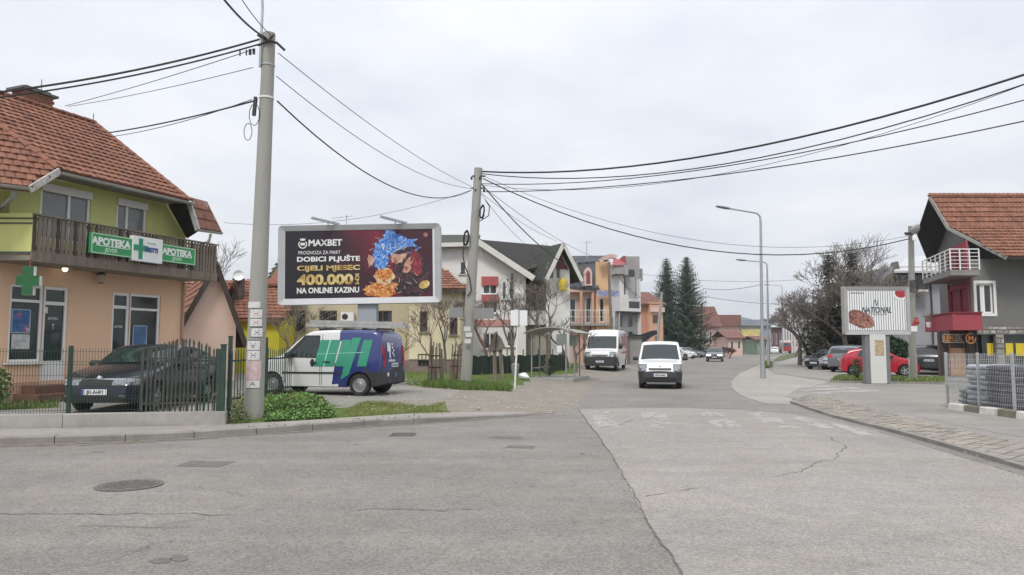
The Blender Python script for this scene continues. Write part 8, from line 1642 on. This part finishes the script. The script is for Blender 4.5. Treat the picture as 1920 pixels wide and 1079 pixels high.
bare_tree('bare_tree', 'bare pale tree before the cream house, right of the billboard column', V((-5.6, 36.5, .2)), 3.6, .9, 9, gtw, T_, 4, .09, .25); bare_tree('bare_tree', 'pale bare tree before the barred windows of the cream house', V((-10.2, 34, .2)), 4.8, .85, 10, bark_pale, T_, 5, .09, .25); bare_tree('bare_tree', 'bare tree with arching branches beside the yellow house', V((-12.6, 32, .2)), 4.0, 1.0, 11, bark_pale, T_, 4, .09, .22)
bare_tree('bare_tree', 'bare tree showing over the end of the pharmacy balcony', V((-14.6, 37, .2)), 8.2, .6, 12, gtw, T_, 5, .12, .3); bare_tree('bare_tree', 'bare tree right of the far pole under the cable coils', V((-3.4, 38, .2)), 6.4, .75, 13, gtw, T_, 5, .1, .25); bare_tree('bare_tree', 'tall thin bare tree rising behind the dark green roof', V((-.5, 57, .1)), 7.0, .5, 14, gtw, T_, 5, .14, .45)
bare_tree('bare_tree', 'second bare tree behind the dark green roof ridge', V((2.2, 58, .1)), 6.8, .5, 15, gtw, T_, 5, .13, .45)
# right side
bare_tree('bare_tree', 'large spreading bare tree left of the dark conifers', V((24.4, 54, 0)), 13.0, .95, 16, bark, T_, 6, .24, .2, nb=(3, 3, 3, 3, 3, 2)); bare_tree('bare_tree', 'tall bare tree between the two dark conifers', V((27.2, 59, 0)), 14.2, .7, 17, gtw, T_, 6, .22, .25, nb=(3, 3, 3, 2, 3, 2)); bare_tree('bare_tree', 'yellowish budding tree right of the conifers above the panel', V((29.6, 58, 0)), 11.2, .8, 18, budding, T_, 6, .18, .25, nb=(3, 3, 3, 3, 2, 3)); bare_tree('bare_tree', 'low spreading bare tree overhanging the far footpath', V((24.0, 62, 0)), 9, 1.0, 19, bark, T_, 5, .2, .25, nb=(3, 3, 3, 3, 3))
bare_tree('bare_tree', 'bare tree in front of the dark conifers above the yard cars', V((26.0, 52.5, 0)), 11, .9, 31, gtw, T_, 6, .18, .22, nb=(3, 3, 3, 3, 3, 2)); bare_tree('bare_tree', 'bare tree leaning left over the far footpath', V((23.4, 58, 0)), 10.5, .95, 32, gtw, T_, 6, .18, .2, nb=(3, 3, 3, 3, 3, 2), lean=(-.25, 0))
bare_tree('bare_tree', 'bare bush right of the oncoming black car', V((27.8, 95, 0)), 5.5, .9, 20, reddish, T_, 5, .12, .1, nb=(4, 4, 3, 3, 3)); bare_tree('bare_tree', 'reddish bare bush beyond the row of white cars', V((31.4, 110, 0)), 5.8, .9, 21, reddish, T_, 5, .12, .1, nb=(4, 4, 3, 3, 3)); bare_tree('bare_tree', 'far bare tree beside the footpath at the end of the hedge', V((40, 105, 0)), 9, .8, 22, gtw, T_, 5, .18, .25)
def spruce(label, base, h, rad, seed, m, group, dens=1.0, cat='tree', name='spruce_tree', droop=.35, z0=.06):
    t = thing(name, label, cat, base, group); r_ = random.Random(seed); b = MB(); b.tube([V(base) - V((0, 0, .2)), V(base) + V((0, 0, h * .5)), V(base) + V((0, 0, h))], [h * .016, h * .01, .02], 7); b.build('trunk', bark, t, smooth=True); c = MB(); z = h * z0; B = V(base)
    while z < h * .99:
        f = 1 - z / h; L0_ = rad * (f ** .66) * (1 if z > h * .18 else .85) + .12; n = max(5, int((5 + 9 * f) * dens))
        for k in range(n):
            a = 2 * PI * k / n + r_.uniform(-.3, .3) + z * 2.1; L = L0_ * r_.uniform(.68, 1.12); o = V((math.cos(a), math.sin(a), 0)); sd = V((-o.y, o.x, 0)); ns = max(3, int(L / .32)); tip = r_.uniform(.1, .3)
            for s in range(ns):
                u = (s + .6) / ns; q = B + o * (L * u) + V((0, 0, z - droop * L * u * (1.25 - u) + tip * u * u * L * .6)); w = (.30 * (1 - u * .55) + .08) * min(1.0, .5 + L * .3) * r_.uniform(.8, 1.25)
                for sg in (-1, 1): e = sd * sg * w * 1.2 + o * w * .7; c.add([q - o * w * .3, q + e * .55 + V((0, 0, .06 * w)), q + e + V((0, 0, -w * r_.uniform(.25, .8))), q + o * w * .7], [(0, 1, 2, 3)], 0)
                if r_.random() < .75: e = o * w * .3 + sd * r_.uniform(-.3, .3) * w; c.add([q - sd * w * .28, q + sd * w * .28, q + e - V((0, 0, w * r_.uniform(.9, 1.5)))], [(0, 1, 2)], 0)
        z += h * .021 * r_.uniform(.8, 1.25) / dens ** .3 * (1.25 - .4 * (1 - f))
    c.build('crown', m, t); return t
S_ = 'spruces in the middle of the street side'
spruce('left one of the two tall dark green spruces', P(1252, 650, 113) * 1 + V((0, 0, -1.6)), 15.3, 4.6, 1, needle, S_, 1.7); spruce('right one of the two tall dark green spruces', P(1290, 650, 111) + V((0, 0, -1.6)), 15.2, 5.2, 2, needle, S_, 1.7)
for q in [o for o in SC.objects if o.name.startswith('spruce_tree')]: q.location.z = 0
S2_ = 'dull dark conifers on the right'
a = P(1559, 650, 56); spruce('dark dull conifer behind the large bare tree on the right', V((a.x, a.y, 0)), 8.6, 3.0, 3, needle_dull, S2_, .75, name='conifer_tree'); a = P(1603, 650, 57); spruce('narrow pointed dark conifer left of the budding tree', V((a.x, a.y, 0)), 9.0, 2.3, 4, needle_dull, S2_, .75, name='conifer_tree'); a = P(1541, 650, 70); spruce('low dark conifer beside the brown hedge', V((a.x, a.y, 0)), 6.2, 2.3, 5, needle_dull, S2_, 1.0, name='conifer_tree')
def hedge(label, x0, x1, y0, y1, h, n, m, seed, size=.14, name='hedge', zb=0.0, rough=.25):
    r_ = random.Random(seed); b = MB(); t = thing(name, label, 'hedge', ((x0 + x1) / 2, (y0 + y1) / 2, zb))
    for _ in range(n):
        f = r_.random(); x, y, z = r_.uniform(x0, x1), r_.uniform(y0, y1), zb + h * r_.random() ** .8
        k = r_.random()
        if k < .4: y = y0 + r_.uniform(-.1, rough)
        elif k < .6: z = zb + h + r_.uniform(-.3, .12) + .2 * math.sin(x * 1.9)
        elif k < .75: x = x0 + r_.uniform(-.1, .2)
        a, e = r_.uniform(0, 6.28), r_.uniform(-1.2, 1.2); d = V((math.cos(a) * math.cos(e), math.sin(a) * math.cos(e), math.sin(e))); s = d.cross(V((r_.uniform(-1, 1), r_.uniform(-1, 1), r_.uniform(-1, 1)))).normalized(); q = V((x, y, z)); L = size * r_.uniform(.7, 1.5)
        b.quad(q - d * L, q + s * L * .45, q + d * L, q - s * L * .45)
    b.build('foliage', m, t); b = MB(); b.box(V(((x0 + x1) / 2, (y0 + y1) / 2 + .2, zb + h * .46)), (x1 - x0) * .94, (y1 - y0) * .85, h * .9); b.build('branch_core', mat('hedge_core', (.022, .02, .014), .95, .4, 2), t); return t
brown_leaf = mat('brown_hedge_leaf', (.085, .066, .042), .9, .45, 2)
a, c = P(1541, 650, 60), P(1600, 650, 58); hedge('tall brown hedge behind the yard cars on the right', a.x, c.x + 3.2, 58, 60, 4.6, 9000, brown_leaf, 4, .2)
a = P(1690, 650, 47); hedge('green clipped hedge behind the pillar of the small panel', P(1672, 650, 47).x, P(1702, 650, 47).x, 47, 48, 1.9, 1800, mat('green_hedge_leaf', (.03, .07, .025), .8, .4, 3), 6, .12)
# evergreen screens in the far background so that the street closes
for k, (px, Y, h, s) in enumerate(((1255, 125, 5, 1), (1300, 128, 4.5, 2), (1212, 110, 4, 3))): a = P(px, 650, Y); hedge(['dark hedge behind the left spruce', 'dark hedge behind the right spruce', 'hedge behind the red and orange house'][k], a.x - 3, a.x + 3, Y, Y + 2, h * .6, 1200, mat('far_hedge_leaf', (.03, .05, .03), .85, .4, 2), s, .25)
# leafy shrubs
def weeds(name, poly, n, hmin, hmax, mats, kind, seed, leaf=.05, zf=None, rosette=False, hf=None):
    r_ = random.Random(seed); b = MB(); xs, ys = [p[0] for p in poly], [p[1] for p in poly]; c = 0; tries = 0
    while c < n and tries < n * 20:
        tries += 1; x, y = r_.uniform(min(xs), max(xs)), r_.uniform(min(ys), max(ys))
        if not inside(poly, x, y): continue
        c += 1; z = zf(x, y) if zf else 0; hh_ = r_.uniform(hmin, hmax) * (hf(x, y) if hf else 1); a = r_.uniform(0, 6.28); mi = r_.choice(range(len(mats)))
        if rosette:
            q = V((x, y, z + hh_ * r_.random() ** .6)); d = V((math.cos(a), math.sin(a), r_.uniform(-.3, .9))).normalized(); s = V((-d.y, d.x, r_.uniform(-.3, .3))).normalized(); L = leaf * r_.uniform(.6, 1.5); b.add([q, q + d * L * .5 + s * L * .38, q + d * L, q + d * L * .5 - s * L * .38], [(0, 1, 2, 3)], mi)
        else:
            w = leaf * r_.uniform(.5, 1.2); ln = V((r_.uniform(-.5, .5), r_.uniform(-.5, .5), 0)) * hh_; s = V((math.cos(a), math.sin(a), 0)) * w; q = V((x, y, z - .01)); b.add([q - s, q + s, q + ln * .35 + V((0, 0, hh_ * .6)) + s * .6, q + ln + V((0, 0, hh_))], [(0, 1, 2), (0, 2, 3)], mi)
    return tag(b.build(name, mats, None), kind='stuff')
yz = lambda x, y: yard_z(x, y)
lawn_m = [grassm, mat('grass_blade_light', (.15, .20, .045), .7, .35, 2), mat('grass_blade_dark', (.06, .11, .02), .7, .35, 2)]
weeds('lawn_grass', [tuple(p) for p in LAWN[0]], 34000, .06, .2, lawn_m, 'stuff', 1, .016, yz); weeds('yard_grass', [tuple(p) for p in LAWN[1]], 5000, .06, .2, lawn_m, 'stuff', 2, .012, yz)
weeds('verge_grass', [tuple(p) for p in VERGE[0]], 6000, .03, .09, [grassm, drygrass, drygrass], 'stuff', 3, .008, yz)
bushp = [G(x, y, .17).xy for x, y in [(496, 789), (498, 752), (560, 741), (590, 748), (612, 766), (628, 778), (600, 785), (545, 788)]]; bcx = G(535, 765, .17)
bh = lambda x, y: max(.2, 1.05 - .42 * math.hypot(x - bcx.x, (y - bcx.y) * .8)) * (.8 + .25 * math.sin(x * 5) * math.sin(y * 4))
weeds('nettle_clump', [tuple(p) for p in bushp], 14000, .08, .38, [leafm, mat('weed_leaf_light', (.17, .31, .06), .6, .35, 3), mat('weed_leaf_dark', (.07, .16, .03), .6, .4, 3)], 'stuff', 4, .055, yz, True, bh)
weeds('verge_weeds', [tuple(p) for p in VERGE[1]], 5000, .04, .2, [leafm, grassm, drygrass], 'stuff', 5, .03, yz, True)
weeds('tall_grass', [tuple(p) for p in bushp], 2600, .12, .42, [lawn_m[1], grassm, drygrass], 'stuff', 14, .012, yz, False, bh)
gatep = [G(x, y, .15).xy for x, y in [(424, 796), (424, 765), (462, 755), (466, 792)]]; weeds('pole_foot_weeds', [tuple(p) for p in gatep], 3000, .05, .34, [leafm, drygrass, bark_pale], 'stuff', 6, .04, yz, True)
edgep = [G(x, y, .17).xy for x, y in [(790, 729), (870, 735), (960, 736), (955, 729), (880, 726), (800, 722)]]; weeds('lawn_edge_grass', [tuple(p) for p in edgep], 4500, .08, .26, lawn_m, 'stuff', 7, .014, yz)
for k, (poly, n, h0, h1) in enumerate((([(1430, 692), (1447, 689), (1448, 683), (1440, 679), (1432, 682)], 2500, .08, .28), ([(1448, 678.5), (1470, 676), (1500, 668), (1524, 658), (1518, 655), (1490, 662), (1462, 669)], 6000, .06, .2), ([(1556, 716), (1776, 719.5), (1776, 709), (1570, 706)], 5000, .04, .14), ([(1518, 688), (1530, 684), (1540, 672), (1528, 672)], 900, .06, .2))): weeds('verge_grass_right', [tuple(G(x, y).xy) for x, y in poly], n, h0, h1, lawn_m + [drygrass], 'stuff', 20 + k, .018, lambda x, y: .03)
# small plants
def shrub(label, base, h, w, n, mats, seed, name='shrub', leaf=.07, cat='shrub', stem=bark):
    t = thing(name, label, cat, base); r_ = random.Random(seed); b = MB(); B = V(base)
    for k in range(7): a = r_.uniform(0, 6.28); b.tube([B - V((0, 0, .05)), B + V((math.cos(a) * w * .3, math.sin(a) * w * .3, h * .8))], [.015, .006], 4, cap=False)
    b.build('stems', stem, t); b = MB()
    for _ in range(n):
        a, e, rr = r_.uniform(0, 6.28), r_.uniform(-1, 1), r_.random() ** .5; q = B + V((math.cos(a) * w * .5 * rr * math.sqrt(1 - e * e), math.sin(a) * w * .5 * rr * math.sqrt(1 - e * e), h * .55 + e * h * .45)); d = V((r_.uniform(-1, 1), r_.uniform(-1, 1), r_.uniform(-.3, 1))).normalized(); s = d.cross(V((r_.uniform(-1, 1), r_.uniform(-1, 1), r_.uniform(-1, 1)))).normalized(); L = leaf * r_.uniform(.6, 1.4); b.add([q - d * L * .5, q + s * L * .3, q + d * L * .5, q - s * L * .3], [(0, 1, 2, 3)], r_.randrange(len(mats)))
    b.build('leaves', mats, t); return t
gs = FW.pt(2.75, .2, .6); shrub('dark potted evergreen shrub between the pharmacy windows', (gs.x, gs.y, .55), .7, .65, 700, [needle, mat('dark_shrub_leaf', (.03, .045, .03), .7, .4, 3)], 1); b = MB(); b.lathe([(.16, 0), (.22, .42), (.19, .42)], 12, V((gs.x, gs.y, .2))); tag(b.build('plant_pot', mat('pot_brown', (.2, .09, .06), .8, .15, 4), None, origin=(gs.x, gs.y, .2)), 'brown plant pot under the evergreen shrub', 'pot')
shrub('yellow green shrub at the left edge behind the wire fence', (-11.3, 16.2, .2), .95, .8, 900, lawn_m, 2, leaf=.09); a = G(1607, 711, .03); shrub('small leafy bush before the red hatchback, left of the pillar', a, .95, .55, 500, [needle, lawn_m[2]], 3, leaf=.08); a = P(1030, 690, 35); shrub('low evergreen shrub in front of the screened fence', (a.x, a.y, .2), .8, .9, 600, [needle, lawn_m[2]], 4)
# litter and stones scattered on the dirt shoulder
rg = random.Random(41); b = MB()
for k in range(420):
    q = G(rg.uniform(640, 1130), rg.uniform(722, 775), .1)
    if sdist(V((q.x, q.y, 0)), EDGE) < .1 or sdist(V((q.x, q.y, 0)), BACK) < 0.1: continue
    s = rg.uniform(.012, .05); z = yard_z(q.x, q.y); b.box(V((q.x, q.y, z + s * .2)), s * rg.uniform(1, 1.8), s * rg.uniform(.8, 1.4), s * .8, V((1, .3, .1)).normalized(), V((-.3, 1, .2)).normalized())
tag(b.build('scattered_gravel', mat('gravel_stone', (.36, .33, .29), .9, .3, 15), None), kind='stuff')
litp = [G(x, y, .15).xy for x, y in [(430, 797), (500, 795), (640, 787), (830, 772), (830, 778), (640, 792), (480, 801)]]
weeds('fallen_leaves', [tuple(p) for p in litp], 110, .005, .015, [bark_pale, brown_leaf], 'stuff', 15, .035, lambda x, y: .128, True)
# ------------------------------------------------------------------ thin air haze round the whole place
b = MB(); b.box((0, 1100, 21.85), 3100, 2900, 46.3); hz = b.build('haze', [], None); tag(hz, kind='stuff')
hm = bpy.data.materials.new('haze_air'); hm.use_nodes = True; hn = hm.node_tree.nodes; hn.remove(hn['Principled BSDF']); hv = hn.new('ShaderNodeVolumePrincipled')
hv.inputs['Color'].default_value = (.86, .9, .96, 1); hv.inputs['Density'].default_value = .00045; hv.inputs['Anisotropy'].default_value = .2
hm.node_tree.links.new(hv.outputs[0], hn['Material Output'].inputs['Volume']); hz.data.materials.append(hm)
